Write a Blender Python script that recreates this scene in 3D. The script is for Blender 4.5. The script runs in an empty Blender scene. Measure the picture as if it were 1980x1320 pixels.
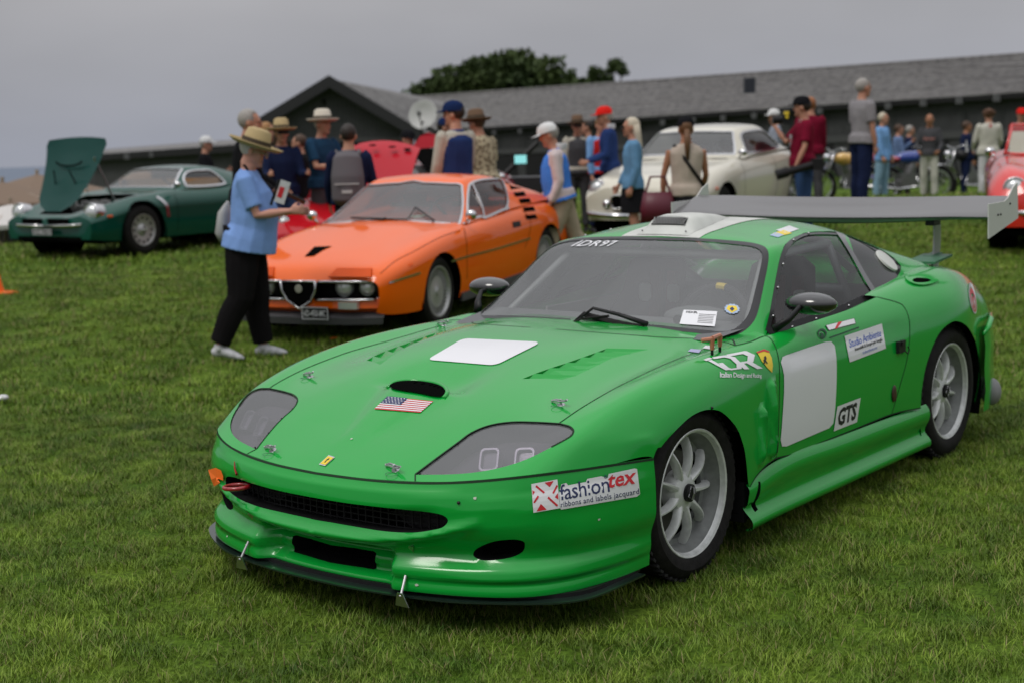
import bpy, bmesh, math, random
import numpy as np
from mathutils import Vector, Matrix
from mathutils.bvhtree import BVHTree
from mathutils.geometry import delaunay_2d_cdt
random.seed(7); RS = np.random.RandomState(11)
scene = bpy.context.scene
COL = scene.collection
R = math.radians
# ---------------------------------------------------------------- camera, sky, sun, exposure
W0, H0 = 1980.0, 1320.0
CAMP = np.array([4.583044560311684, 3.6490695341982504, 1.6482019692939982])
YAW, PIT, ROL, FPX = -2.477496105560675, 0.13665391531346657, -0.0260194579759762, 2808.11664016086
fw = np.array([math.cos(YAW)*math.cos(PIT), math.sin(YAW)*math.cos(PIT), -math.sin(PIT)])
rt = np.cross(fw, [0, 0, 1.0]); rt /= np.linalg.norm(rt); up = np.cross(rt, fw)
CR, CU = math.cos(ROL)*rt+math.sin(ROL)*up, -math.sin(ROL)*rt+math.cos(ROL)*up
FLAT = np.array([math.cos(YAW), math.sin(YAW), 0]); RGT = np.array([math.sin(YAW), -math.cos(YAW), 0])
cam = bpy.data.cameras.new('camera'); camo = bpy.data.objects.new('camera', cam); COL.objects.link(camo)
m = Matrix(((CR[0], CU[0], -fw[0], CAMP[0]), (CR[1], CU[1], -fw[1], CAMP[1]), (CR[2], CU[2], -fw[2], CAMP[2]), (0, 0, 0, 1)))
camo.matrix_world = m
cam.sensor_width = 36; cam.lens = FPX/W0*36; cam.clip_start = .05; cam.clip_end = 3000
cam.dof.use_dof = True; cam.dof.focus_distance = 5.1; cam.dof.aperture_fstop = 2.8
scene.camera = camo
world = bpy.data.worlds.new('World'); scene.world = world; world.use_nodes = True
nt = world.node_tree; nt.nodes.clear()
wo = nt.nodes.new('ShaderNodeOutputWorld'); bg = nt.nodes.new('ShaderNodeBackground')
sky = nt.nodes.new('ShaderNodeTexSky'); sky.sky_type = 'NISHITA'; sky.sun_disc = False
SUN_EL, SUN_AZ = R(58), math.atan2(-.25, 1.0)
sky.sun_elevation = SUN_EL; sky.sun_rotation = math.pi/2-SUN_AZ
sky.air_density = 1; sky.dust_density = 3; sky.ozone_density = 2
# marine overcast: a grey cloud layer (brighter towards the zenith, faint mottling) over a trace of the blue sky
geo = nt.nodes.new('ShaderNodeTexCoord'); sep = nt.nodes.new('ShaderNodeSeparateXYZ'); nt.links.new(geo.outputs['Generated'], sep.inputs[0])
rmp = nt.nodes.new('ShaderNodeValToRGB'); nt.links.new(sep.outputs['Z'], rmp.inputs[0])
el = rmp.color_ramp.elements; el[0].position = 0.0; el[0].color = (3.15, 3.3, 3.85, 1); el[1].position = 1.0; el[1].color = (12.5, 12.6, 13.0, 1)
for ps, cc in ((.10, (3.62, 3.56, 3.72)), (.22, (3.85, 3.8, 3.9)), (.5, (6.8, 6.8, 7.0))):
    e_ = rmp.color_ramp.elements.new(ps); e_.color = cc+(1,)
nz = nt.nodes.new('ShaderNodeTexNoise'); nz.inputs['Scale'].default_value = 2.2; nz.inputs['Detail'].default_value = 4
mp = nt.nodes.new('ShaderNodeMapping'); mp.inputs['Scale'].default_value = (1, 1, 3.0); nt.links.new(geo.outputs['Generated'], mp.inputs[0]); nt.links.new(mp.outputs[0], nz.inputs['Vector'])
mr = nt.nodes.new('ShaderNodeMapRange'); mr.inputs[1].default_value = .3; mr.inputs[2].default_value = .7; mr.inputs[3].default_value = .86; mr.inputs[4].default_value = 1.14; nt.links.new(nz.outputs['Fac'], mr.inputs[0])
ml = nt.nodes.new('ShaderNodeVectorMath'); ml.operation = 'SCALE'; nt.links.new(rmp.outputs[0], ml.inputs[0]); nt.links.new(mr.outputs[0], ml.inputs['Scale'])
mx = nt.nodes.new('ShaderNodeMix'); mx.data_type = 'RGBA'; mx.inputs[0].default_value = .93
nt.links.new(sky.outputs[0], mx.inputs[6]); nt.links.new(ml.outputs[0], mx.inputs[7])
nt.links.new(mx.outputs[2], bg.inputs[0]); bg.inputs[1].default_value = .10; nt.links.new(bg.outputs[0], wo.inputs[0])
sl = bpy.data.lights.new('sun', 'SUN'); sl.energy = 1.2; sl.angle = R(20); sl.color = (1, .96, .9)
so = bpy.data.objects.new('sun', sl); COL.objects.link(so)
so.rotation_euler = Vector((math.cos(SUN_AZ)*math.cos(SUN_EL), math.sin(SUN_AZ)*math.cos(SUN_EL), math.sin(SUN_EL))).to_track_quat('Z', 'Y').to_euler()
vs_ = scene.view_settings; vs_.view_transform = 'Standard'; vs_.look = 'None'; vs_.gamma = 1; vs_.use_curve_mapping = False; vs_.exposure = .08
scene.cycles.max_bounces = 8; scene.cycles.use_denoising = True
# ---------------------------------------------------------------- pixel <-> place
FR = [np.eye(3), np.zeros(3)]      # current building frame: world->local rotation, origin
def frame(x=0, y=0, z=0, a=0, b=0):
    c, s = math.cos(a), math.sin(a); e, f = math.cos(b), math.sin(b)
    FR[0] = np.array([[e, 0, -f], [0, 1, 0], [f, 0, e]]) @ np.array([[c, s, 0], [-s, c, 0], [0, 0, 1.]]); FR[1] = np.array([x, y, z], float)
def CP(): return FR[0] @ (CAMP-FR[1])
def ray(px, py):
    d = fw*FPX+CR*(px-W0/2)+CU*(H0/2-py); return FR[0] @ (d/np.linalg.norm(d))
def P(px, py, u=None, v=None, z=None):
    d = ray(px, py); a, val = (0, u) if u is not None else (1, v) if v is not None else (2, z); o = CP()
    return o+d*(val-o[a])/d[a]
def at3(px, py, D):
    'point at view depth D on the ray of a pixel'
    d = ray(px, py); return CP()+d*D/(d @ (FR[0] @ FLAT))
def gz(x, y):
    'height of the lawn: flat round the racing car, rising gently behind it'
    D = (np.asarray(x)-CAMP[0])*FLAT[0]+(np.asarray(y)-CAMP[1])*FLAT[1]
    lat = (np.asarray(x)-CAMP[0])*RGT[0]+(np.asarray(y)-CAMP[1])*RGT[1]
    k = [-100, 9.6, 12.4, 15, 19, 22, 24.5, 27, 32, 60, 400]; h = [0, 0, .13, .24, .36, .36, .28, .18, .12, .10, .10]
    q = np.clip((-lat-6.9)/2.5, 0, 1)*np.clip((D-20.5)/4, 0, 1)
    return np.interp(D, k, h)*(1+np.clip(lat*.145, -.1, .8))-1.3*q*q*(3-2*q)
def at(px, D):
    'point on the lawn at view distance D under image column px'
    lat = (px-W0/2)/FPX*D*1.01
    p = CAMP+FLAT*D+RGT*lat
    return np.array([p[0], p[1], float(gz(p[0], p[1]))])
def proj(p):
    d = np.asarray(p)-CAMP; D = d@fw; return W0/2+FPX*(d@CR)/D, H0/2-FPX*(d@CU)/D
# ---------------------------------------------------------------- materials
MATS = {}
def mat(name, col, rough=.5, metal=0, spec=.5, coat=0, coatr=.03, trans=0, noise=0, nscale=20, bump=0, bscale=60, emit=None, ior=1.45, alpha=1, col2=None, sheen=0):
    if name in MATS: return MATS[name]
    mt = bpy.data.materials.new(name); mt.use_nodes = True; n = mt.node_tree.nodes; L = mt.node_tree.links
    b = n['Principled BSDF']; I = b.inputs
    I['Base Color'].default_value = tuple(col)+(1,); I['Roughness'].default_value = rough; I['Metallic'].default_value = metal
    I['Specular IOR Level'].default_value = spec; I['Coat Weight'].default_value = coat; I['Coat Roughness'].default_value = coatr
    I['Transmission Weight'].default_value = trans; I['IOR'].default_value = ior; I['Alpha'].default_value = alpha
    if sheen: I['Sheen Weight'].default_value = sheen
    if noise or col2 is not None:
        tc = n.new('ShaderNodeTexCoord'); nz = n.new('ShaderNodeTexNoise'); nz.inputs['Scale'].default_value = nscale; nz.inputs['Detail'].default_value = 5
        L.new(tc.outputs['Object'], nz.inputs['Vector']); r = n.new('ShaderNodeValToRGB'); L.new(nz.outputs['Fac'], r.inputs[0])
        a = col; c = col2 if col2 is not None else tuple(min(1, x*(1+noise)) for x in col); a2 = a if col2 is not None else tuple(x*(1-noise) for x in col)
        r.color_ramp.elements[0].position = .35; r.color_ramp.elements[1].position = .68
        r.color_ramp.elements[0].color = tuple(a2)+(1,); r.color_ramp.elements[1].color = tuple(c)+(1,)
        L.new(r.outputs[0], I['Base Color'])
        mr = n.new('ShaderNodeMapRange'); mr.inputs[3].default_value = rough*.85; mr.inputs[4].default_value = min(1, rough*1.2); L.new(nz.outputs['Fac'], mr.inputs[0]); L.new(mr.outputs[0], I['Roughness'])
    if bump:
        tc = n.new('ShaderNodeTexCoord'); nz = n.new('ShaderNodeTexNoise'); nz.inputs['Scale'].default_value = bscale; nz.inputs['Detail'].default_value = 4
        L.new(tc.outputs['Object'], nz.inputs['Vector']); bp = n.new('ShaderNodeBump'); bp.inputs['Strength'].default_value = bump; bp.inputs['Distance'].default_value = .01
        L.new(nz.outputs['Fac'], bp.inputs['Height']); L.new(bp.outputs[0], I['Normal'])
    if emit: I['Emission Color'].default_value = tuple(emit[:3])+(1,); I['Emission Strength'].default_value = emit[3]
    MATS[name] = mt; return mt
def glass(name, tint, dens, rough=.02, refl=1.0):
    'thin pane: tinted see-through plus a reflection of the surroundings and a painted grey haze'
    if name in MATS: return MATS[name]
    mt = bpy.data.materials.new(name); mt.use_nodes = True; n = mt.node_tree.nodes; L = mt.node_tree.links; n.clear()
    o = n.new('ShaderNodeOutputMaterial'); t = n.new('ShaderNodeBsdfTransparent'); t.inputs[0].default_value = tuple(tint)+(1,)
    d = n.new('ShaderNodeBsdfDiffuse'); d.inputs[0].default_value = (.5, .52, .53, 1)  # pale diffuse veil: haze of reflected sky painted onto the pane
    g = n.new('ShaderNodeBsdfGlossy'); g.inputs['Roughness'].default_value = rough
    f = n.new('ShaderNodeFresnel'); f.inputs[0].default_value = 1.5+refl*.25
    m1 = n.new('ShaderNodeMixShader'); m1.inputs[0].default_value = dens; L.new(t.outputs[0], m1.inputs[1]); L.new(d.outputs[0], m1.inputs[2])
    m2 = n.new('ShaderNodeMixShader'); L.new(f.outputs[0], m2.inputs[0]); L.new(m1.outputs[0], m2.inputs[1]); L.new(g.outputs[0], m2.inputs[2]); L.new(m2.outputs[0], o.inputs[0])
    MATS[name] = mt; return mt
# ---------------------------------------------------------------- object helpers
def link(name, me, mt=None, parent=None, smooth=False):
    o = bpy.data.objects.new(name, me); COL.objects.link(o)
    if mt is not None:
        for q in (mt if isinstance(mt, (list, tuple)) else [mt]): me.materials.append(q)
    if smooth: me.polygons.foreach_set('use_smooth', [True]*len(me.polygons))
    if parent is not None: o.parent = parent
    return o
def mesh(name, v, f, mt=None, parent=None, smooth=False, mi=None):
    me = bpy.data.meshes.new(name); me.from_pydata([tuple(map(float, a)) for a in v], [], [tuple(a) for a in f]); me.update()
    o = link(name, me, mt, parent, smooth)
    if mi is not None: me.polygons.foreach_set('material_index', mi)
    return o
def tag(o, label=None, cat=None, group=None, kind=None):
    if label: o['label'] = label
    if cat: o['category'] = cat
    if group: o['group'] = group
    if kind: o['kind'] = kind
    return o
def thing(name, label, cat, loc=(0, 0, 0), rz=0, group=None):
    o = bpy.data.objects.new(name, None); COL.objects.link(o); o.location = tuple(map(float, loc)); o.rotation_euler = (0, 0, rz); o.empty_display_size = .1
    return tag(o, label, cat, group)
class MB:
    'collects shapes and links them as one mesh'
    def __init__(s): s.v = []; s.f = []; s.m = []; s.k = 0
    def add(s, v, f, M=None):
        b = len(s.v)
        for p in v: s.v.append(tuple(M @ Vector(p)) if M is not None else tuple(map(float, p)))
        for q in f: s.f.append(tuple(i+b for i in q)); s.m.append(s.k)
        return s
    def box(s, c, d, rot=(0, 0, 0), M=None, tap=(1, 1)):
        x, y, z = d[0]/2, d[1]/2, d[2]/2
        v = [(-x, -y, -z), (x, -y, -z), (x, y, -z), (-x, y, -z), (-x*tap[0], -y*tap[1], z), (x*tap[0], -y*tap[1], z), (x*tap[0], y*tap[1], z), (-x*tap[0], y*tap[1], z)]
        T = Matrix.Translation(c) @ Matrix.Rotation(rot[2], 4, 'Z') @ Matrix.Rotation(rot[1], 4, 'Y') @ Matrix.Rotation(rot[0], 4, 'X')
        if M is not None: T = M @ T
        return s.add(v, [(0, 3, 2, 1), (4, 5, 6, 7), (0, 1, 5, 4), (1, 2, 6, 5), (2, 3, 7, 6), (3, 0, 4, 7)], T)
    def tube(s, pts, r, n=8, M=None, cap=True, sc=(1, 1)):
        pts = [Vector(p) for p in pts]; rs = r if isinstance(r, (list, tuple)) else [r]*len(pts)
        V = []; nrm = None
        for i, p in enumerate(pts):
            t = (pts[min(i+1, len(pts)-1)]-pts[max(i-1, 0)]).normalized()
            if nrm is None: nrm = t.orthogonal().normalized()
            nrm = (nrm-t*nrm.dot(t)); nrm = nrm.normalized() if nrm.length > 1e-6 else t.orthogonal().normalized()
            b = t.cross(nrm)
            for k in range(n):
                a = 2*math.pi*k/n; V.append(p+(nrm*math.cos(a)*sc[0]+b*math.sin(a)*sc[1])*rs[i])
        F = [(i*n+k, i*n+(k+1) % n, (i+1)*n+(k+1) % n, (i+1)*n+k) for i in range(len(pts)-1) for k in range(n)]
        if cap: F += [tuple(range(n))[::-1], tuple((len(pts)-1)*n+k for k in range(n))]
        return s.add(V, F, M)
    def lathe(s, prof, n=24, M=None, close=False, sc=(1, 1), a0=0, a1=2*math.pi):
        'prof: (radius, height) about z'
        full = abs(a1-a0-2*math.pi) < 1e-6; nn = n if full else n+1
        V = [(r*math.cos(a0+(a1-a0)*k/n)*sc[0], r*math.sin(a0+(a1-a0)*k/n)*sc[1], h) for r, h in prof for k in range(nn)]
        F = [(i*nn+k, i*nn+(k+1) % nn, (i+1)*nn+(k+1) % nn, (i+1)*nn+k) for i in range(len(prof)-1) for k in range(n)]
        return s.add(V, F, M)
    def sph(s, c, r, n=10, m_=7, M=None, rot=None):
        r = r if isinstance(r, (list, tuple)) else (r, r, r)
        T = Matrix.Translation(c) @ (rot if rot is not None else Matrix.Identity(4)) @ Matrix.Diagonal((r[0], r[1], r[2], 1))
        if M is not None: T = M @ T
        V = [(0, 0, 1)]; F = []
        for i in range(1, m_):
            for k in range(n):
                V.append((math.sin(math.pi*i/m_)*math.cos(2*math.pi*k/n), math.sin(math.pi*i/m_)*math.sin(2*math.pi*k/n), math.cos(math.pi*i/m_)))
        V.append((0, 0, -1)); e = len(V)-1
        for k in range(n): F.append((0, 1+k, 1+(k+1) % n)); F.append((e, 1+(m_-2)*n+(k+1) % n, 1+(m_-2)*n+k))
        for i in range(m_-2):
            for k in range(n): F.append((1+i*n+k, 1+(i+1)*n+k, 1+(i+1)*n+(k+1) % n, 1+i*n+(k+1) % n))
        return s.add(V, F, T)
    def prism(s, poly, h, M=None, z0=0):
        'flat outline (x,y) extruded from z0 to z0+h'
        n = len(poly); V = [(p[0], p[1], z0) for p in poly]+[(p[0], p[1], z0+h) for p in poly]
        F = [tuple(range(n))[::-1], tuple(range(n, 2*n))]+[(k, (k+1) % n, n+(k+1) % n, n+k) for k in range(n)]
        return s.add(V, F, M)
    def build(s, name, mt, parent=None, smooth=False, auto=False):
        if not s.v: return None
        me = bpy.data.meshes.new(name); me.from_pydata(s.v, [], s.f); me.update()
        o = link(name, me, mt, parent, smooth or auto)
        if isinstance(mt, (list, tuple)): me.polygons.foreach_set('material_index', s.m)
        if auto: me.set_sharp_from_angle(angle=R(38))
        return o
def copy_tree(o, parent=None):
    c = o.copy(); COL.objects.link(c); c.parent = parent
    for ch in [q for q in bpy.data.objects if q.parent is o]: copy_tree(ch, c)
    return c
# ---------------------------------------------------------------- surfaces through a net of points, trimmed into panels
def spl(x, y, q):
    'natural cubic spline through (x, y[n,...]) at q'
    x = np.asarray(x, float); y = np.asarray(y, float); n = len(x); h = np.diff(x)
    A = np.zeros((n, n)); B = np.zeros((n,)+y.shape[1:]); A[0, 0] = A[-1, -1] = 1
    for i in range(1, n-1):
        A[i, i-1] = h[i-1]; A[i, i] = 2*(h[i-1]+h[i]); A[i, i+1] = h[i]
        B[i] = 6*((y[i+1]-y[i])/h[i]-(y[i]-y[i-1])/h[i-1])
    Mm = np.linalg.solve(A, B.reshape(n, -1)).reshape(B.shape)
    k = np.clip(np.searchsorted(x, q)-1, 0, n-2); hk = h[k]; a = (x[k+1]-q)/hk; b = (q-x[k])/hk
    e = (Ellipsis,)+(None,)*(y.ndim-1)
    return a[e]*y[k]+b[e]*y[k+1]+((a**3-a)[e]*Mm[k]+(b**3-b)[e]*Mm[k+1])*(hk**2)[e]/6
class Surf:
    def __init__(s, net, ns=240, nt_=240, disp=None, flip=False):
        net = np.array(net, float); s.net = net
        d = np.linalg.norm(np.diff(net, axis=0), axis=2).mean(1)**.75; ks = np.concatenate([[0], np.cumsum(d)])
        d = np.linalg.norm(np.diff(net, axis=1), axis=2).mean(0)**.75; kt = np.concatenate([[0], np.cumsum(d)])
        s.ks, s.kt = ks/ks[-1], kt/kt[-1]; s.ns, s.nt = ns, nt_
        G = spl(s.ks, net, np.linspace(0, 1, ns)); G = np.swapaxes(spl(s.kt, np.swapaxes(G, 0, 1), np.linspace(0, 1, nt_)), 0, 1)
        s.sg = np.sign(1 if not flip else -1); s.G = G; s.norm()
        if disp is not None: s.G = disp(s.G, s.N); s.norm()
        s.tree()
    def norm(s):
        a = np.gradient(s.G, axis=0); b = np.gradient(s.G, axis=1); N = np.cross(a, b); l = np.linalg.norm(N, axis=2, keepdims=True)
        s.N = N/np.maximum(l, 1e-9)*s.sg
    def tree(s):
        n, t = s.ns, s.nt; idx = np.arange(n*t).reshape(n, t)
        a = idx[:-1, :-1].ravel(); b = idx[1:, :-1].ravel(); c = idx[1:, 1:].ravel(); d = idx[:-1, 1:].ravel()
        s.T = np.concatenate([np.stack([a, b, c], 1), np.stack([a, c, d], 1)])
        s.V = s.G.reshape(-1, 3); s.bvh = BVHTree.FromPolygons([tuple(x) for x in s.V.tolist()], s.T.tolist())
    def hit(s, o, d):
        loc, nn, i, dist = s.bvh.ray_cast(Vector(o), Vector(d))
        if loc is None:
            loc, nn, i, dist = s.bvh.find_nearest(Vector(np.asarray(o)+np.asarray(d)*(np.linalg.norm(np.asarray(o)-s.V.mean(0)))))
            best = None
            for k in np.linspace(.2, 3, 80)*np.linalg.norm(np.asarray(o)-s.V.mean(0)):   # nearest point to the line
                r = s.bvh.find_nearest(Vector(np.asarray(o)+np.asarray(d)*k))
                if best is None or r[3] < best[3]: best = r
            loc, nn, i, dist = best
        a, b, c = s.T[i]; A, B, C = s.V[a], s.V[b], s.V[c]; p = np.array(loc)
        v0, v1, v2 = B-A, C-A, p-A; d00, d01, d11, d20, d21 = v0@v0, v0@v1, v1@v1, v2@v0, v2@v1; den = d00*d11-d01*d01
        if abs(den) < 1e-18: v = w = 0
        else: v = (d11*d20-d01*d21)/den; w = (d00*d21-d01*d20)/den
        st = np.array([[q//s.nt, q % s.nt] for q in (a, b, c)], float)
        r = st[0]*(1-v-w)+st[1]*v+st[2]*w
        return np.array([r[0]/(s.ns-1), r[1]/(s.nt-1)])
    def ev(s, st, off=0):
        st = np.atleast_2d(st); x = np.clip(st[:, 0], 0, 1)*(s.ns-1); y = np.clip(st[:, 1], 0, 1)*(s.nt-1)
        i = np.minimum(x.astype(int), s.ns-2); j = np.minimum(y.astype(int), s.nt-2); a = (x-i)[:, None]; b = (y-j)[:, None]
        def bl(Q): return Q[i, j]*(1-a)*(1-b)+Q[i+1, j]*a*(1-b)+Q[i, j+1]*(1-a)*b+Q[i+1, j+1]*a*b
        p = bl(s.G); n = bl(s.N); n /= np.linalg.norm(n, axis=1, keepdims=True)
        return p+n*off, n
    def pt(s, q):
        k = q[0]
        if k == 'c': return s.hit(CP(), ray(q[1], q[2]))
        if k == 's': return s.hit((q[1], 3, q[2]), (0, -1, 0))
        if k == 't': return s.hit((q[1], q[2], 3), (0, 0, -1))
        if k == 'f': return s.hit((5, q[1], q[2]), (-1, 0, 0))
        if k == 'p': return np.array([q[1], q[2]])
        if k == 'k': return np.array([s.ks[0]+np.interp(q[1], range(len(s.ks)), s.ks), np.interp(q[2], range(len(s.kt)), s.kt)])
        if k == 'c0': r = s.hit(CP(), ray(q[1], q[2])); r[1] = 0; return r
        if k == 'c1': r = s.hit(CP(), ray(q[1], q[2])); r[0] = 0; return r
    def pt2(s, x, y):
        'hit on the left half or on its mirror image, whichever the ray meets'
        d = ray(x, y); cp = CP(); a = s.bvh.ray_cast(Vector(cp), Vector(d)); M3 = np.array([1, -1, 1.]); b = s.bvh.ray_cast(Vector(cp*M3), Vector(d*M3))
        if b[0] is not None and (a[0] is None or b[3] < a[3]): return s.hit(cp*M3, d*M3), -1
        return s.hit(cp, d), 1
    def path(s, pts, step=.02, closed=True):
        'list of points -> dense param polygon'
        Q = [s.pt(q) for q in pts]; out = []
        n = len(Q)
        for i in range(n if closed else n-1):
            a, b = Q[i], Q[(i+1) % n]; pa, pb = s.ev(np.array([a, b]))[0]; m_ = max(1, int(np.linalg.norm(pa-pb)/step))
            for k in range(m_): out.append(a+(b-a)*k/m_)
        if not closed: out.append(Q[-1])
        return np.array(out)
def crv(pts, n=6, closed=False):
    'smooth pixel curve through points (Catmull-Rom)'
    p = np.array(pts, float); N = len(p); out = []
    for i in range(N if closed else N-1):
        a = p[(i-1) % N] if closed or i > 0 else 2*p[0]-p[1]; b, c = p[i], p[(i+1) % N]; d = p[(i+2) % N] if closed or i+2 < N else 2*p[-1]-p[-2]
        for k in range(n):
            t = k/n; out.append(.5*((2*b)+(-a+c)*t+(2*a-5*b+4*c-d)*t*t+(-a+3*b-3*c+d)*t**3))
    if not closed: out.append(p[-1])
    return [tuple(x) for x in out]
def C(pts, smooth=True, closed=False, k='c', n=6):
    return [(k,)+tuple(q) for q in (crv(pts, n, closed) if smooth else pts)]
def inpoly(p, poly):
    x, y = p[:, 0], p[:, 1]; r = np.zeros(len(p), bool); n = len(poly); j = n-1
    for i in range(n):
        xi, yi = poly[i]; xj, yj = poly[j]
        if yi != yj: r ^= ((yi > y) != (yj > y)) & (x < (xj-xi)*(y-yi)/(yj-yi)+xi)
        j = i
    return r
def tri(surf, outer, holes=(), res=.025):
    'triangulate a param-space region with holes; returns params, faces'
    lo, hi = outer.min(0), outer.max(0)
    c = (lo+hi)/2; e = hi-lo
    pp = surf.ev(np.array([[lo[0], c[1]], [hi[0], c[1]], [c[0], lo[1]], [c[0], hi[1]]]))[0]
    L0 = np.linalg.norm(surf.ev(np.stack([np.linspace(lo[0], hi[0], 12), np.full(12, c[1])], 1))[0][1:]-surf.ev(np.stack([np.linspace(lo[0], hi[0], 12), np.full(12, c[1])], 1))[0][:-1], axis=1).sum()
    L1 = np.linalg.norm(surf.ev(np.stack([np.full(12, c[0]), np.linspace(lo[1], hi[1], 12)], 1))[0][1:]-surf.ev(np.stack([np.full(12, c[0]), np.linspace(lo[1], hi[1], 12)], 1))[0][:-1], axis=1).sum()
    n0, n1 = max(2, int(L0/res)), max(2, int(L1/res))
    sc = np.array([e[0]/n0, e[1]/n1]); sc[sc == 0] = 1e-6
    loops = [outer]+list(holes)
    V = np.concatenate(loops)/sc; E = []; b = 0
    for l in loops:
        E += [(b+i, b+(i+1) % len(l)) for i in range(len(l))]; b += len(l)
    gx, gy = np.meshgrid(np.arange(n0+1)+.5*0, np.arange(n1+1)); g = np.stack([gx.ravel(), gy.ravel()], 1)+lo/sc
    ok = inpoly(g, outer/sc)
    for h in holes: ok &= ~inpoly(g, h/sc)
    g = g[ok]
    if len(g):
        dm = np.full(len(g), 9.)
        for q in V: dm = np.minimum(dm, ((g-q)**2).sum(1))
        g = g[dm > .16]
    A = np.concatenate([V, g])
    v2, e2, f2, _, _, _ = delaunay_2d_cdt([Vector(x) for x in A.tolist()], E, [], 0, 1e-7)
    v2 = np.array([[q.x, q.y] for q in v2]); f2 = np.array([f for f in f2 if len(f) == 3])
    cen = v2[f2].mean(1); ok = inpoly(cen, outer/sc)
    for h in holes: ok &= ~inpoly(cen, h/sc)
    return v2*sc, f2[ok]
def shell(name, surf, outer, mt, parent, holes=(), res=.025, off=0, mirror=None, both=False, thick=0):
    'a panel of the surface; both=True joins it with its mirror image across v=0, mirror=True makes only the mirror'
    st, f = tri(surf, outer, holes, res)
    p, n = surf.ev(st, off)
    # winding follows the surface normal
    a = p[f]; fn = np.cross(a[:, 1]-a[:, 0], a[:, 2]-a[:, 0]); bad = (fn*n[f[:, 0]]).sum(1) < 0; f = f.copy(); f[bad] = f[bad][:, ::-1]
    M3 = np.array([1, -1, 1.])
    if both: f = np.concatenate([f, f[:, ::-1]+len(p)]); p = np.concatenate([p, p*M3]); n = np.concatenate([n, n*M3])
    elif mirror: p = p*M3; n = n*M3; f = f[:, ::-1]
    if thick:
        k = len(p); ed = {}
        for t in f:
            for i in range(3): e = (int(t[i]), int(t[(i+1) % 3])); ed[e] = 1
        bd = [e for e in ed if (e[1], e[0]) not in ed]
        p = np.concatenate([p, p-n*thick]); nn = np.concatenate([n, -n])
        f = [tuple(t) for t in f]+[tuple(int(x)+k for x in t[::-1]) for t in f]+[(b, a, a+k, b+k) for a, b in bd]
        o = mesh(name, p, f, mt, parent, False); me = o.data
        me.polygons.foreach_set('use_smooth', [True]*len(f)); me.set_sharp_from_angle(angle=R(40)); return o
    o = mesh(name, p, f.tolist(), mt, parent, True)
    o.data.normals_split_custom_set_from_vertices([tuple(x) for x in n.tolist()])
    return o
def ribbon(name, surf, pts, w, mt, parent, off=.0012, mirror=False, step=.015, closed=False, h=0, mb=None):
    'thin strip laid along a curve on the surface'
    st = surf.path(pts, step, closed); p, n = surf.ev(st, off)
    if closed: p = np.concatenate([p, p[:1]]); n = np.concatenate([n, n[:1]])
    t = np.gradient(p, axis=0); s_ = np.cross(t, n); s_ /= np.maximum(np.linalg.norm(s_, axis=1, keepdims=True), 1e-9)
    V = np.concatenate([p-s_*w/2, p+s_*w/2]); k = len(p); F = [(i, i+1, k+i+1, k+i) for i in range(k-1)]
    if h:
        V = np.concatenate([V, V+np.concatenate([n, n])*h]); F = []
        for i in range(k-1): F += [(2*k+i, 2*k+i+1, 3*k+i+1, 3*k+i), (i, i+1, 2*k+i+1, 2*k+i), (k+i+1, k+i, 3*k+i, 3*k+i+1)]
    if mirror: V = V*np.array([1, -1, 1.])
    if mb is not None: mb.add(V, F); return
    return mesh(name, V, F, mt, parent, not h)
def bayer(q): return q
def homog(src, dst):
    A = []
    for (x, y), (X, Y) in zip(src, dst): A += [[x, y, 1, 0, 0, 0, -X*x, -X*y], [0, 0, 0, x, y, 1, -Y*x, -Y*y]]
    h = np.linalg.solve(np.array(A, float), np.array(dst, float).ravel()); return np.append(h, 1).reshape(3, 3)
FONTC = {}
def text_mesh(s, shear=0, bold=0, cw=1.0, res=2):
    'lettering as flat triangles, scaled to the unit box'
    cu = bpy.data.curves.new('t', 'FONT'); cu.body = s; cu.resolution_u = res; cu.shear = shear; cu.offset = bold; cu.space_character = cw
    o = bpy.data.objects.new('t', cu); COL.objects.link(o); bpy.context.view_layer.update()
    me = bpy.data.meshes.new_from_object(o.evaluated_get(bpy.context.evaluated_depsgraph_get()))
    v = np.array([q.co[:2] for q in me.vertices]); f = [tuple(p.vertices) for p in me.polygons]
    bpy.data.objects.remove(o); bpy.data.meshes.remove(me)
    lo, hi = v.min(0), v.max(0); return (v-lo)/(hi-lo), f
def decal(name, surf, shapes, quad, mt, parent, off=.003, mirror=False):
    'flat print laid on the surface: shapes in the unit square, quad = its four pixel corners (bl, br, tr, tl)'
    Hm = homog([(0, 0), (1, 0), (1, 1), (0, 1)], quad); V = []; F = []; b = 0; mi = []
    for v, f, k in shapes:
        v = np.asarray(v, float); q = np.concatenate([v, np.ones((len(v), 1))], 1) @ Hm.T; q = q[:, :2]/q[:, 2:]
        p = np.zeros((len(q), 3))
        for i_, (x, y) in enumerate(q):
            st, sg = surf.pt2(x, y); a_, n_ = surf.ev(st, off+.0008*k); p[i_] = a_[0]*np.array([1, sg, 1])
        V.append(p*np.array([1, -1 if mirror else 1, 1])); F += [tuple(i+b for i in t) for t in f]; mi += [k]*len(f); b += len(v)
    return mesh(name, np.concatenate(V), F, mt, parent, False, mi if isinstance(mt, (list, tuple)) else None)
def fit(vf, x0, y0, x1, y1): return (np.array(vf[0])*np.array([x1-x0, y1-y0])+np.array([x0, y0]), vf[1])
def quadgrid(x0, y0, x1, y1, n=4, m_=4):
    v = [(x0+(x1-x0)*i/n, y0+(y1-y0)*j/m_) for j in range(m_+1) for i in range(n+1)]
    return v, [(j*(n+1)+i, j*(n+1)+i+1, (j+1)*(n+1)+i+1, (j+1)*(n+1)+i) for j in range(m_) for i in range(n)]
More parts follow.
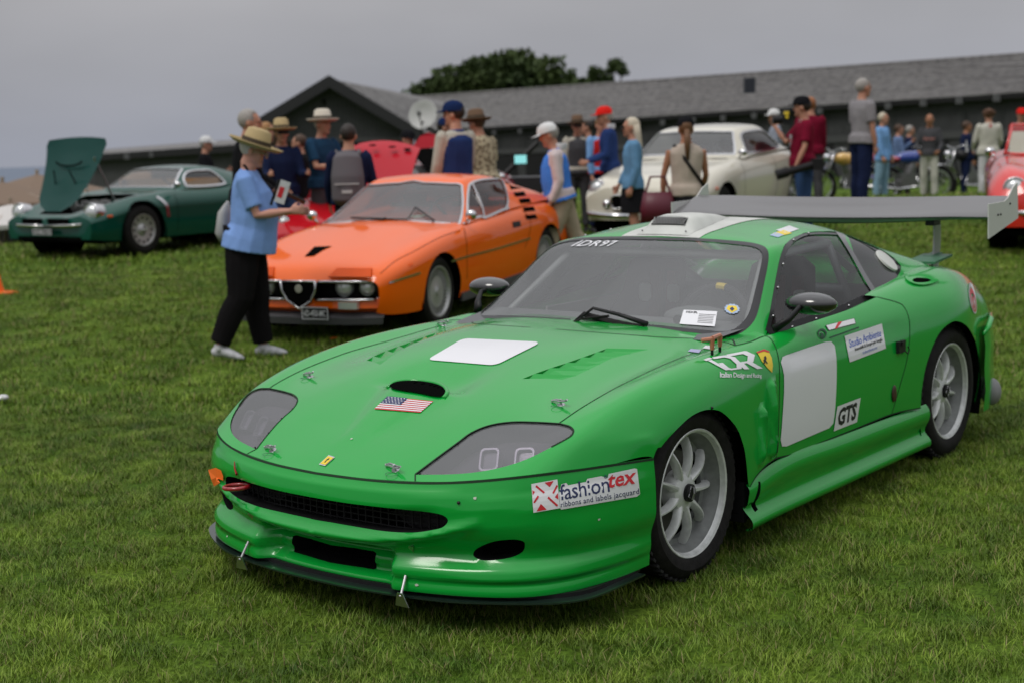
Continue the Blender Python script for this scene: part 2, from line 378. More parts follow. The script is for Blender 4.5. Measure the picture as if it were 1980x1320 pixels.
def unitpoly(outline, n=8):
    'a flat outline in the unit square filled with small triangles'
    o = np.array(outline, float); k = len(o); o2 = []
    for i in range(k):
        a, b = o[i], o[(i+1) % k]; m_ = max(1, int(np.linalg.norm(b-a)*n)); o2 += [a+(b-a)*j/m_ for j in range(m_)]
    o2 = np.array(o2); g = np.array([(i/n, j/n) for i in range(1, n) for j in range(1, n)]); g = g[inpoly(g, o2)]
    if len(g): g = g[[np.min(((o2-q)**2).sum(1)) > (.4/n)**2 for q in g]]
    v, e, f, _, _, _ = delaunay_2d_cdt([Vector(q) for q in np.concatenate([o2, g]).tolist()], [(i, (i+1) % len(o2)) for i in range(len(o2))], [], 0, 1e-7)
    v = np.array([[q.x, q.y] for q in v]); f = [t for t in f if inpoly(v[list(t)].mean(0)[None], o2)[0]]
    return v, f
def rrect(x0, y0, x1, y1, rx, ry, n=5):
    o = []
    for cx, cy, a in ((x1-rx, y0+ry, -90), (x1-rx, y1-ry, 0), (x0+rx, y1-ry, 90), (x0+rx, y0+ry, 180)):
        for k in range(n+1): t = R(a+90*k/n); o.append((cx+rx*math.cos(t), cy+ry*math.sin(t)))
    return o
# ================================================================ the green racing coupe
GREEN = mat('green_paint', (.0006, .31, .034), rough=.4, coat=1.0, coatr=.12, spec=.08, bump=.010, bscale=500)
BLK = mat('black_trim', (.010, .010, .011), rough=.45, spec=.3); VOID = mat('black_void', (.004, .004, .004), rough=.95, spec=0)
RUB = mat('black_rubber', (.013, .012, .012), rough=.7, spec=.2, bump=.2, bscale=90, noise=.35, nscale=25)
GAP = mat('panel_gap', (.003, .025, .006), rough=.8); STEEL = mat('brushed_steel', (.5, .5, .51), rough=.32, metal=1)
ALUD = mat('wheel_barrel', (.20, .21, .205), rough=.5, metal=.3, noise=.15, nscale=25)
ALU = mat('silver_wheel', (.60, .615, .605), rough=.40, metal=.25, coat=.3, noise=.12, nscale=30); WHT = mat('white_vinyl', (.70, .70, .73), rough=.35, coat=.4)
CARB = mat('dark_carbon', (.02, .021, .022), rough=.25, coat=.8); CHROME = mat('chrome', (.72, .72, .74), rough=.12, metal=1)
WSG = glass('windscreen_glass', (.95, .97, .97), .11, refl=1.8); SIDEG = glass('side_glass', (.88, .90, .90), .03, refl=.3); DARKG = glass('dark_glass', (.06, .06, .065), .06, rough=.05, refl=.5)
HLG = glass('headlight_cover', (.55, .52, .58), .16, rough=.08)  # smoked tint, with the violet-grey of reflected sky put into its colour
RED = mat('red_vinyl', (.55, .02, .03), rough=.4); INK = mat('black_ink', (.012, .012, .015), rough=.5); NAVY = mat('navy_ink', (.02, .03, .10), rough=.5)
YEL = mat('yellow_vinyl', (.75, .55, .03), rough=.4); GREY = mat('grey_satin', (.22, .22, .225), rough=.42, noise=.12, nscale=12)
ORG = mat('orange_tape', (.9, .16, .01), rough=.6); BLUEI = mat('blue_ink', (.05, .10, .45), rough=.5); DGR = mat('dark_green_ink', (.0, .06, .02), rough=.5)
OFFW = mat('offwhite_paint', (.52, .53, .50), rough=.45, noise=.08, nscale=8); SEATF = mat('black_fabric', (.014, .014, .016), rough=.9, bump=.3, bscale=150)
A_ = [[(1.06, 0, .512), (1.05, .2, .514), (1.0, .45, .521), (.93, .645, .538), (.83, .785, .553), (.69, .862, .553), (.53, .915, .548), (.345, .95, .536), (.345, .955, .35), (.35, .93, .14)],
 [(.85, 0, .612), (.85, .2, .610), (.83, .45, .606), (.78, .66, .612), (.70, .80, .630), (.61, .865, .624), (.48, .915, .602), (.33, .95, .565), (.32, .955, .34), (.33, .93, .14)],
 [(.60, 0, .70), (.60, .2, .70), (.60, .45, .69), (.585, .69, .684), (.54, .82, .693), (.47, .885, .665), (.39, .925, .625), (.30, .95, .575), (.28, .957, .33), (.29, .93, .14)],
 [(.30, 0, .783), (.30, .2, .780), (.30, .45, .766), (.30, .705, .742), (.29, .83, .755), (.265, .90, .705), (.23, .94, .635), (.20, .955, .55), (.19, .957, .32), (.2, .93, .14)],
 [(0, 0, .838), (0, .2, .835), (0, .45, .815), (0, .71, .777), (0, .825, .797), (0, .91, .735), (0, .95, .645), (0, .958, .53), (0, .957, .31), (0, .93, .13)],
 [(-.35, 0, .866), (-.35, .2, .864), (-.35, .45, .845), (-.33, .71, .804), (-.33, .825, .815), (-.33, .905, .75), (-.33, .938, .65), (-.33, .95, .52), (-.33, .95, .31), (-.33, .92, .13)],
 [(-.62, 0, .868), (-.62, .2, .866), (-.62, .45, .85), (-.64, .70, .825), (-.64, .82, .823), (-.64, .893, .762), (-.64, .92, .66), (-.64, .93, .52), (-.64, .93, .33), (-.64, .90, .13)],
 [(-1.2, 0, .868), (-1.2, .2, .868), (-1.2, .45, .865), (-1.2, .72, .862), (-1.2, .82, .856), (-1.2, .89, .782), (-1.2, .92, .67), (-1.2, .93, .52), (-1.2, .925, .32), (-1.2, .90, .12)],
 [(-1.8, 0, .87), (-1.8, .2, .87), (-1.8, .45, .88), (-1.8, .72, .895), (-1.8, .82, .888), (-1.8, .898, .80), (-1.8, .932, .68), (-1.8, .94, .52), (-1.8, .93, .31), (-1.8, .90, .12)],
 [(-2.2, 0, .93), (-2.2, .2, .93), (-2.2, .45, .935), (-2.2, .72, .93), (-2.2, .825, .915), (-2.2, .915, .825), (-2.2, .955, .69), (-2.2, .962, .52), (-2.2, .95, .30), (-2.2, .92, .13)],
 [(-2.6, 0, .975), (-2.6, .2, .973), (-2.6, .45, .965), (-2.6, .71, .95), (-2.6, .83, .93), (-2.6, .93, .83), (-2.6, .968, .70), (-2.6, .972, .52), (-2.6, .96, .30), (-2.6, .93, .14)],
 [(-3.0, 0, .96), (-3.0, .2, .958), (-3.0, .45, .945), (-3.0, .68, .915), (-3.0, .79, .88), (-3.0, .865, .78), (-3.0, .90, .66), (-3.0, .905, .5), (-3.0, .90, .3), (-3.0, .87, .16)],
 [(-3.3, 0, .935), (-3.3, .2, .932), (-3.3, .42, .915), (-3.3, .60, .875), (-3.3, .69, .825), (-3.3, .775, .735), (-3.3, .815, .63), (-3.3, .825, .5), (-3.3, .82, .3), (-3.3, .79, .18)],
 [(-3.5, 0, .90), (-3.5, .18, .898), (-3.49, .35, .88), (-3.46, .48, .84), (-3.44, .56, .79), (-3.42, .62, .71), (-3.41, .65, .62), (-3.41, .66, .5), (-3.42, .65, .3), (-3.43, .63, .2)]]
def bodydisp(G, N):
    u, v, z = G[..., 0], G[..., 1], G[..., 2]
    top = np.clip((z-.45)/.1, 0, 1)
    # bonnet scoop: channel rising to a mouth
    w = np.exp(-(v/.125)**4)
    ch = np.clip((.93-u)/.35, 0, 1)*np.clip((u-.475)/.03, 0, 1)
    h = -.030*ch*np.exp(-(v/(.06+.08*np.clip((.85-u)/.3, 0, 1)))**4)
    h = h+.030*np.exp(-((u-.42)/.17)**2)*np.exp(-(v/.19)**4)*np.clip((.515-u)/.035, 0, 1)
    h = h+.012*np.exp(-(v/.30)**4)*np.clip((u-.1)/.5, 0, 1)*np.clip((1.0-u)/.2, 0, 1)     # power bulge
    # side strake scoops behind the front wheel
    sd = np.clip((v-.85)/.03, 0, 1)
    for uc, w_ in ((-.470, .030), (-.570, .034)):
        d = (u-uc+.10*(z-.5)); inside = np.clip((w_-np.abs(d))/.010, 0, 1)*np.clip((z-.36)/.03, 0, 1)*np.clip((.60-.9*(uc+.475)-z)/.03, 0, 1)
        h = h-.040*inside*np.clip(.55+d/w_*.45, 0, 1)*sd
    # door skin: soft waist crease, haunch over the rear wheel
    h = h+.006*np.exp(-((z-.735)/.03)**2)*np.clip((-u-.7)/.1, 0, 1)*np.clip((2.0+u)/.2, 0, 1)*sd
    return G+N*h[..., None]
B = Surf(A_, 560, 300, disp=bodydisp)
if (B.N[280, 5][2] < 0): B.sg = -1; B.norm()
G_ = [[(-.50, 0, .846), (-.52, .25, .842), (-.575, .50, .832), (-.67, .70, .815), (-.73, .755, .805), (-.77, .785, .80), (-.82, .815, .795)],
 [(-.86, 0, 1.025), (-.865, .25, 1.02), (-.90, .47, 1.008), (-.945, .635, .985), (-.985, .675, .975), (-1.02, .735, .89), (-1.05, .795, .80)],
 [(-1.225, 0, 1.186), (-1.22, .22, 1.182), (-1.205, .43, 1.169), (-1.185, .565, 1.145), (-1.24, .608, 1.138), (-1.27, .70, 1.0), (-1.3, .80, .81)],
 [(-1.38, 0, 1.216), (-1.38, .22, 1.21), (-1.37, .42, 1.192), (-1.36, .55, 1.168), (-1.40, .598, 1.150), (-1.42, .695, 1.01), (-1.44, .803, .82)],
 [(-1.6, 0, 1.238), (-1.6, .22, 1.231), (-1.6, .41, 1.212), (-1.6, .55, 1.183), (-1.6, .60, 1.155), (-1.6, .695, 1.02), (-1.6, .808, .835)],
 [(-1.9, 0, 1.240), (-1.9, .22, 1.232), (-1.9, .40, 1.210), (-1.9, .545, 1.172), (-1.9, .60, 1.135), (-1.9, .695, 1.01), (-1.9, .81, .855)],
 [(-2.2, 0, 1.200), (-2.2, .22, 1.192), (-2.2, .41, 1.165), (-2.2, .555, 1.115), (-2.2, .612, 1.078), (-2.2, .70, .985), (-2.2, .812, .875)],
 [(-2.5, 0, 1.115), (-2.5, .22, 1.108), (-2.5, .43, 1.085), (-2.5, .58, 1.035), (-2.5, .64, 1.00), (-2.5, .725, .945), (-2.5, .82, .885)],
 [(-2.8, 0, 1.02), (-2.8, .24, 1.014), (-2.8, .46, 1.00), (-2.8, .62, .965), (-2.8, .68, .94), (-2.8, .755, .905), (-2.8, .83, .86)],
 [(-3.08, 0, .948), (-3.08, .24, .944), (-3.08, .46, .93), (-3.06, .62, .90), (-3.06, .68, .88), (-3.06, .73, .86), (-3.06, .79, .81)]]
GH = Surf(G_, 260, 200)
if GH.N[150, 5][2] < 0: GH.sg = -1; GH.norm()
# front bumper: plan line of the seam times a height profile
def bumper():
    ns, nt_ = 300, 180
    A = np.array(A_[0][:8]+[]); A[-1] = (.345, .95, .536)
    ch = np.concatenate([[0], np.cumsum(np.linalg.norm(np.diff(A, axis=0), axis=1))]); q = np.linspace(0, ch[-1], ns)
    S = spl(ch, A, q); T = np.gradient(S[:, :2], axis=0); T[0] = (0, 1); nn = np.stack([T[:, 1], -T[:, 0]], 1); nn /= np.linalg.norm(nn, axis=1, keepdims=True)
    zp = [.56, .50, .475, .44, .38, .33, .285, .262, .240, .225, .198, .186, .176, .145, .138]; op = [0, .014, .026, .034, .033, .022, .006, .004, .020, .034, .036, .018, .030, .034, .030]
    f = q/ch[-1]; G = np.zeros((ns, nt_, 3))
    for j, t in enumerate(np.linspace(0, 1, nt_)):
        z = S[:, 2]+(.143-S[:, 2])*t
        # at the seam itself the two skins meet
        o = np.interp(-z, [-a for a in zp], op)*np.clip((S[:, 2]-z)/.03, 0, 1)**.7
        o = o*(1-.75*f**4)-.035*np.clip((.4-z)/.25, 0, 1)*np.clip((f-.72)/.28, 0, 1)
        v = np.abs(S[:, 1])
        lip = .300+.05*np.clip(v/.5, 0, 1.3)**2.6
        o = o+.034*np.exp(-((z-lip)/.020)**2)*np.clip((.66-v)/.16, 0, 1)-.020*np.exp(-((z-lip-.06)/.03)**2)*np.clip((.52-v)/.1, 0, 1)
        rec = np.clip((.34-v)/.05, 0, 1); rec = rec*rec*(3-2*rec)
        o = o-.085*rec*np.clip((.275-z)/.02, 0, 1)*(1-.35*np.clip((.175-z)/.02, 0, 1))
        duct = np.exp(-((v-.62)/.16)**2)*np.exp(-((z-.285)/.05)**2); o = o-.022*duct
        full = np.clip((v-.80)/.06, 0, 1)*np.exp(-((z-.33)/.05)**2); o = o+.012*full
        G[:, j, 0] = S[:, 0]+nn[:, 0]*o; G[:, j, 1] = S[:, 1]+nn[:, 1]*o; G[:, j, 2] = z
    k = 5
    for _ in range(2): G[:, 1:-1] = .25*G[:, :-2]+.5*G[:, 1:-1]+.25*G[:, 2:]
    for _ in range(6): G[1:-1] = .25*G[:-2]+.5*G[1:-1]+.25*G[2:]
    G[0, :, 1] = 0
    s = Surf.__new__(Surf); s.G = G; s.ns, s.nt = ns, nt_; s.sg = 1; s.norm()
    if s.N[150, 60][0] < 0: s.sg = -1; s.norm()
    s.N[0, :, 1] = 0; s.tree(); return s
BM = bumper()
def sillsurf():
    us = [-.345, -.40, -.52, -.75, -1.1, -1.6, -2.0, -2.17]; net = []
    for i, u in enumerate(us):
        zt = np.interp(-u, [.345, .62, 1.2, 2.17], [.295, .348, .338, .325]); fl = np.interp(-u, [.345, .6, 1.6, 2.17], [.012, .0, .0, .0]); sw = np.interp(-u, [.345, .45, 2.17], [-.012, 0, 0])
        net.append([(u, .925+fl, zt), (u, .940+fl, zt-.018), (u, .948+fl+sw, zt-.05), (u, .940+fl+sw, zt-.085), (u, .922+fl+sw, .20), (u, .928+fl, .178), (u, .948+fl, .158), (u, .956+fl, .140), (u, .952+fl, .120), (u, .93, .112)])
    return Surf(net, 160, 120)
SL = sillsurf()
if SL.N[80, 30][1] < 0: SL.sg = -1; SL.norm()
car = thing('racing_car', 'bright green racing coupe with blank white door panel and tall rear wing', 'car')
HLi = [(803, 916), (845, 884.5), (884.5, 855.5), (912, 835.5), (947, 821.5), (989, 815.2), (1035.5, 815.4), (1082, 818)]
HLo = [(1082, 818), (1100, 823), (1108, 829.5), (1108, 836), (1100, 845), (1066, 863.6), (1024, 884.5), (980, 900), (928, 911), (873, 916), (803, 917)]
SHUT = [(1082, 817), (1126, 787), (1184, 753), (1236, 727)]
SHT = [('t', -.10, .716), ('t', -.25, .714), ('t', -.42, .716), ('t', -.55, .722), ('c', 1420, 668)]
COWL = [(1416, 656), (1394, 655), (1331, 654), (1263, 651), (1131, 641)]
DOORF = [(1500, 885.5), (1504, 860), (1506, 802), (1507, 745), (1506, 699), (1497, 666), (1481, 650)]
SH2 = [(1420, 668), (1450, 661), (1481, 650)]
ARCH = [(1266, 881), (1285, 855), (1307, 831), (1333, 806.7), (1355, 794.5), (1374.5, 791), (1394, 795), (1413, 811.5), (1428, 833), (1438.7, 865), (1443.5, 896), (1446, 925), (1448.5, 942)]
seam = ('c1', 789, 931)
# louvre outlines on the bonnet (left one; the right mirrors it)
LVL = [(1010, 732), (1033, 722.5), (1064, 711.5), (1096, 701.3), (1126, 690.8), (1154, 680.8), (1173, 673.5)]; LVR = [(1087, 733.5), (1113, 726), (1139, 713.8), (1160, 703.5), (1181, 693.2), (1218, 683.6), (1252, 675.6)]
LOUV = LVL+LVR[::-1]
hood_out = [('p', 0, 0), seam, ('c', 803, 916)]+C(HLi)[1:]+C(SHUT)[1:]+SHT+C(COWL)+[('c0', 1075, 636.5)]
scoop = [('t', .520, 0), ('c', 833, 767.5), ('c', 850, 767), ('c', 859, 763), ('c', 860, 757), ('c', 850, 749), ('c', 838, 743.5), ('c', 822, 740.5), ('t', .455, 0)]
ho = B.path(hood_out, .02); lv = B.path(C(LOUV, False), .015)
sc = B.path(scoop, .012, closed=False); sc[0, 1] = sc[-1, 1] = 0
# scoop mouth becomes part of the half outline: walk the centreline from the cowl to the nose
def centre_cut(poly, cut):
    'insert an opening that touches the centreline (t=0) between the last and first outline points'
    a = cut[np.argmin(cut[:, 0]+(cut[:, 1] > 1e-9)*9)]; i0 = [i for i in range(len(cut)) if cut[i, 1] <= 1e-9]
    c = cut[i0[0]:i0[-1]+1] if i0[0] == 0 else cut
    # order so it starts at the larger s (rear) and ends at the smaller s (front)
    if c[0, 0] < c[-1, 0]: c = c[::-1]
    out = list(poly); last = np.array(poly[-1]); m1 = max(1, int(abs(last[0]-c[0, 0])*90)); seg = [last+(c[0]-last)*k/m1 for k in range(1, m1)]
    m2 = max(1, int(abs(c[-1, 0])*90)); seg2 = [c[-1]+(np.array([0., 0])-c[-1])*k/m2 for k in range(1, m2)]
    return np.array(out+seg+list(c)+seg2)
k0 = np.argmax([q[1] <= 1e-9 and i > len(ho)*.5 for i, q in enumerate(ho)])
half = np.concatenate([ho[:k0+1], np.array([ho[k0]+(np.array([0., 0])-ho[k0])*t for t in np.linspace(0, 1, 60)[1:-1]])])
hood = shell('hood', B, half, GREEN, car, holes=[lv], res=.022, both=True)
def recess(name, surf, poly, depth, mt, parent, mirror=None, both=False, d=None, back=None, off=0):
    'inner walls and floor of an opening'
    p, n = surf.ev(poly, off); dr = -n if d is None else np.array(d, float)[None, :]*np.ones_like(p); k = len(p)
    q = p+dr*depth; c = q.mean(0); V = np.concatenate([p, q, c[None]]); F = [(i, (i+1) % k, k+(i+1) % k, k+i) for i in range(k) if not (both and p[i, 1] < 2e-3 and p[(i+1) % k, 1] < 2e-3)]+[(k+i, k+(i+1) % k, 2*k) for i in range(k)]
    mi = [0]*(len(F)-k)+[1]*k
    if both: V = np.concatenate([V, V*np.array([1, -1, 1.])]); F = F+[tuple(i+2*k+1 for i in f[::-1]) for f in F]; mi = mi*2
    elif mirror: V = V*np.array([1, -1, 1.]); F = [f[::-1] for f in F]
    return mesh(name, V, F, [mt, back or mt], parent, False, mi)
def pixpatch(name, surf, poly, mt, parent, off=.002, n=14):
    P0 = np.array(poly, float); lo, hi = P0.min(0), P0.max(0); v, f = unitpoly((P0-lo)/(hi-lo), n); v = np.array(v)*(hi-lo)+lo; V = []
    for x, y in v: st, sg = surf.pt2(x, y); p, nn = surf.ev(st, off); V.append(p[0]*np.array([1, sg, 1]))
    return mesh(name, V, f, mt, parent)
MOUTH = crv([(755, 747), (764, 741), (785, 738), (815, 739), (842, 744), (857, 751), (860, 759), (855, 767), (842, 768), (812, 762), (780, 757), (760, 753)], 4, True)
pixpatch('scoop_mouth', B, MOUTH, VOID, hood, off=.007)
def pixloop(name, surf, pts, r, mt, parent, off=.0):
    V = []
    for x, y in pts: st, sg = surf.pt2(x, y); p, nn = surf.ev(st, off); V.append(p[0]*np.array([1, sg, 1]))
    return MB().tube(V, r, 8).build(name, mt, parent, smooth=True)
pixloop('scoop_lip', B, crv([(751, 749), (761, 739.5), (785, 735.5), (816, 736.5), (845, 741), (861, 750), (864, 760), (858, 769)], 5), .009, GREEN, hood)
mlip = [('t', .508, 0), ('t', .508, .05), ('t', .503, .095), ('t', .485, .125), ('t', .462, .132), ('t', .448, .112), ('t', .443, .06), ('t', .442, 0)]
for sgn in (False, True):
    recess('louvre_well', B, lv, .030, GREEN, hood, mirror=sgn, back=GREEN)
# louvre blades: slats lying across the well
def louvres():
    for i in range(6):
        c = [LVL[i], LVR[i], LVR[i+1], LVL[i+1]]
        st = [B.pt(('c', x, y)) for x, y in c]; p, n = B.ev(np.array(st))
        q = p.copy(); q[0] -= n[0]*.022; q[1] -= n[1]*.017; q[2] += n[2]*.0015; q[3] += n[3]*.0015
        V = np.concatenate([q, q-n*.003]); F = [(0, 1, 2, 3), (7, 6, 5, 4), (0, 4, 5, 1), (1, 5, 6, 2), (2, 6, 7, 3), (3, 7, 4, 0)]
        mesh('louvre_blade', V, F, GREEN, hood); mesh('louvre_blade', V*np.array([1, -1, 1.]), [f[::-1] for f in F], GREEN, hood)
louvres()
fen_out = [seam, ('p', 0, .2), ('c1', 1266, 884)]
fen_pts = [seam, ('c1', 900, 931), ('c1', 1059, 914), ('c1', 1175, 897), ('k', 0, 7)]+C(ARCH)[4:]+C([(1448.5, 942), (1462, 920), (1480, 900), (1500, 885.5)])+C(DOORF)[1:]+C(SH2[::-1])[1:]+SHT[::-1][1:]+C(SHUT[::-1])+C(HLo)[1:]
fo = B.path(fen_pts, .018)
door_pts = C(DOORF[::-1])+C([(1500, 885.5), (1535, 876.7), (1580, 858), (1647, 831), (1724, 800)])[1:]+C([(1724, 800), (1739, 748.5), (1752, 702), (1758, 663.6), (1759, 632), (1756, 611), (1748, 594), (1735, 585), (1696, 574.5)])[1:]+C([(1696, 574), (1640, 599), (1577, 620), (1531, 635), (1481, 650)])[1:-1]
do = B.path(door_pts, .02)
RARCH = [(1780, 788), (1783, 748), (1792, 702), (1809, 657), (1826, 633), (1847, 621), (1868, 629), (1882, 650), (1889, 672), (1893, 706), (1890, 748), (1884, 775)]
qp = C([(1696, 574.5), (1735, 585), (1748, 594), (1756, 611), (1759, 632), (1758, 663.6), (1752, 702), (1739, 748.5), (1724, 800)])+[('c', 1780, 788)]+C(RARCH)[1:]+[('k', 10.9, 9), ('k', 13, 9), ('k', 13, 3), ('k', 8.6, 3), ('k', 8.3, 3.4), ('k', 7.9, 3.7)]
qo = B.path(qp, .025)
for mir in (False, True):
    fender = shell('front_fender', B, fo, GREEN, car, res=.022, mirror=mir)
    door = shell('door', B, do, GREEN, car, res=.03, mirror=mir)
    quarter = shell('rear_quarter_panel', B, qo, GREEN, car, res=.03, mirror=mir)
    if not mir: door_l, fen_l, qua_l = door, fender, quarter
# rear deck and tail
dk = B.path([('k', 8.6, 0), ('k', 13, 0), ('k', 13, 3), ('k', 8.6, 3)], .03); shell('rear_deck', B, dk, GREEN, car, res=.04, both=True)
p, n = B.ev(B.path([('k', 13, 0), ('k', 13, 9)], .03, closed=False)); q = np.concatenate([p, (p*np.array([1, -1, 1.]))[::-1]]); mesh('tail_panel', np.concatenate([q, [q.mean(0)+[-.03, 0, 0]]]), [(i, i+1, len(q)) for i in range(len(q)-1)], GREEN, car)
# cowl strip between bonnet and windscreen
cw = B.path([('c0', 1075, 636.5)]+C(COWL[::-1])+[('c', 1420, 668)]+C(SH2)[1:]+[('k', 6.3, 3), ('k', 6.0, 0)], .03); shell('cowl_panel', B, cw, GREEN, car, res=.03, both=True)
# ---- bumper with its openings
def bq(pts, sm=True): return C(pts, sm)
tz = lambda z: ('p', 0, float(np.interp(-z, -BM.G[0, :, 2], np.linspace(0, 1, BM.nt))))
gr = BM.path([tz(.428)]+C([(640, 967), (680, 973), (740, 980), (789, 985), (834, 990), (858, 996), (866, 1006), (858, 1017), (840, 1023), (798, 1028.6), (743, 1026), (680, 1016), (640, 1009)])+[tz(.340)], .012)
du = BM.path([tz(.232), ('c', 690, 1059), ('c', 724, 1065), ('c', 728, 1069), ('c', 728, 1097), ('c', 724, 1100), ('c', 700, 1096), tz(.170)], .012)
bd = BM.path(C([(915, 1071), (925, 1058), (955, 1046), (990, 1042), (1010, 1045), (1015, 1053), (1010, 1066), (990, 1076), (955, 1082), (928, 1081)], closed=True), .012)
n_ = 60; outl = np.concatenate([np.stack([np.linspace(0, 1, 140), np.zeros(140)], 1)[:-1], np.stack([np.ones(36), np.linspace(0, 1, 36)], 1)[:-1], np.stack([np.linspace(1, 0, 140), np.ones(140)], 1)])
def seq_centre(outl, cuts):
    'left edge (s=0) from t=1 up to t=0 interrupted by openings that touch it'
    pts = list(outl); t = 1.0
    for c in cuts:   # each cut listed from lower (large t) to upper
        tb, tt = c[0, 1], c[-1, 1]
        for k in np.linspace(t, tb, max(3, int((t-tb)*40)))[1:-1]: pts.append(np.array([0, k]))
        pts += list(c); t = tt
    for k in np.linspace(t, 0, max(3, int(t*40)))[1:-1]: pts.append(np.array([0, k]))
    return np.array(pts)
def cutloop(c):
    i0 = int(np.argmax(c[:, 1]*(c[:, 0] <= 1e-9))); c = np.roll(c, -i0, axis=0)   # start at the lowest centre point
    if c[1, 0] <= 1e-9: c = np.concatenate([c[:1], c[1:][::-1]])
    k = max(i for i in range(len(c)) if c[i, 0] <= 1e-9)
    j = min(i for i in range(1, len(c)) if c[i, 0] <= 1e-9)
    return c[:j+1]
bo = seq_centre(outl, [cutloop(du), cutloop(gr)])
bump = shell('front_bumper', BM, bo, GREEN, car, holes=[bd], res=.016, both=True)
recess('grille_opening', BM, gr, .11, BLK, bump, both=True, back=VOID, d=(-1, 0, -.05)); recess('lower_duct', BM, du, .10, BLK, bump, both=True, back=VOID, d=(-1, 0, 0))
for mir in (False, True): recess('brake_duct', BM, bd, .08, BLK, bump, mirror=mir, back=VOID, d=(-.95, -.3, 0))
# wire mesh set inside the grille
g = MB()
for k in range(-16, 17): g.tube([(1.0-.05*abs(k/16)**2, k*.034, .32), (1.0-.05*abs(k/16)**2, k*.034, .46)], .0035, 4)
for k in range(7): g.tube([(.94, -.55, .32+k*.022), (.99, -.3, .32+k*.022), (1.0, 0, .32+k*.022), (.99, .3, .32+k*.022), (.94, .55, .32+k*.022)], .0030, 4)
g.build('radiator_grille', mat('grille_wire', (.016, .016, .017), rough=.6, spec=.2), bump)
MB().box((.93, 0, .39), (.03, 1.0, .20)).build('radiator', mat('radiator_core', (.015, .015, .017), rough=.6, bump=.6, bscale=160), car)
# splitter
sp = [(1.094, 0), (1.084, .23), (1.030, .52), (.955, .69), (.875, .82), (.80, .90), (.68, .945), (.40, .945)]
sp = crv(sp, 5); sp = sp+[(x, -y) for x, y in sp[::-1]]
MB().prism(sp, .006, z0=.122).build('front_splitter', mat('splitter_board', (.010, .022, .016), rough=.28, coat=.5), car)
MB().prism([(x*.955, y*.965) for x, y in sp], .014, z0=.128).build('splitter_packer', BLK, car)
for sg in (1, -1):
    r_ = MB(); a, b = Vector((1.005, .385*sg, .262)), Vector((1.082, .402*sg, .135))
    r_.tube([a, b], .005, 8); o = r_.build('splitter_stay', STEEL, car, auto=True)
    for pt_, h_ in ((a, 1), (b, -1)):
        M_ = Matrix.Translation(pt_) @ Matrix.Rotation(.45*h_ if h_ > 0 else .2, 4, 'Y')
        MB().add([(0, -.012, -.012*h_), (0, .012, -.012*h_), (.0, .030, .038*h_), (0, -.030, .038*h_), (.004, -.012, -.012*h_), (.004, .012, -.012*h_), (.004, .030, .038*h_), (.004, -.030, .038*h_)], [(0, 1, 2, 3), (4, 7, 6, 5), (0, 4, 5, 1), (1, 5, 6, 2), (2, 6, 7, 3), (3, 7, 4, 0)], M_).build('bracket', STEEL, o)
        MB().sph(pt_, .008, 8, 6).build('rod_end', STEEL, o, smooth=True)
# sills
so_ = np.concatenate([np.stack([np.linspace(0, 1, 90), np.zeros(90)], 1)[:-1], np.stack([np.ones(20), np.linspace(0, 1, 20)], 1)[:-1], np.stack([np.linspace(1, 0, 90), np.ones(90)], 1)[:-1], np.stack([np.zeros(20), np.linspace(1, 0, 20)], 1)[:-1]])
slot = SL.path(C([(1470, 930), (1466, 930), (1459, 965), (1457, 985), (1460, 989), (1466, 984), (1467, 960)], False), .01)
for mir in (False, True):
    s_ = shell('side_skirt', SL, so_, GREEN, car, holes=[slot], res=.025, mirror=mir); recess('skirt_slot', SL, slot, .05, BLK, s_, mirror=mir, back=VOID)
    sg = -1 if mir else 1
    MB().box((-.36, .80*sg, .22), (.02, .25, .16)).build('arch_liner', BLK, s_)
# ---- greenhouse panels
WS = [(1112, 625), (1248, 634.5), (1354, 645), (1405, 650), (1430, 645), (1452, 628), (1465, 604), (1477, 550), (1484, 515), (1486, 492), (1480, 479), (1463, 472), (1430, 467), (1354, 461.5), (1276, 459.5)]
WSi = [(1112, 617), (1248, 627), (1354, 637.5), (1400, 641), (1420, 636), (1437, 622), (1450, 600), (1463, 550), (1471, 515), (1474, 497), (1470, 485), (1457, 478), (1430, 474), (1354, 467), (1276, 464.5)]
def ctr(L): return [('c0',)+L[0]]+C(L)[1:-1]+[('c0',)+L[-1]]
wo_ = GH.path(ctr(WS), .02); wi = GH.path(ctr(WSi), .02)
SW = [(1481, 648), (1490, 605), (1502, 533), (1512, 491), (1527, 466), (1554, 451), (1590, 448), (1620, 449.5), (1648, 500), (1672, 545), (1690, 569), (1690, 574), (1662, 588), (1627, 604), (1577, 621), (1531, 636)]
QW = [(1630, 452), (1670, 466), (1707, 484.5), (1730, 500), (1742, 514), (1742, 525), (1734, 538), (1711, 560), (1697, 571), (1692, 566), (1672, 530), (1650, 488)]
swo = GH.path(C(SW, False), .02); qwo = GH.path(C(QW, False), .02)
ks1 = GH.ks[-1]
# roof: everything outside the glass
ro = GH.path([('k', 2.02, 0), ('k', 6.35, 0), ('k', 6.3, 2), ('k', 6.35, 2.6), ('k', 7.5, 2.85), ('k', 8.6, 2.9), ('k', 9, 3), ('k', 9, 6), ('k', 0, 6), ('k', 0, 3.2)], .03)
def tfix(poly): return poly
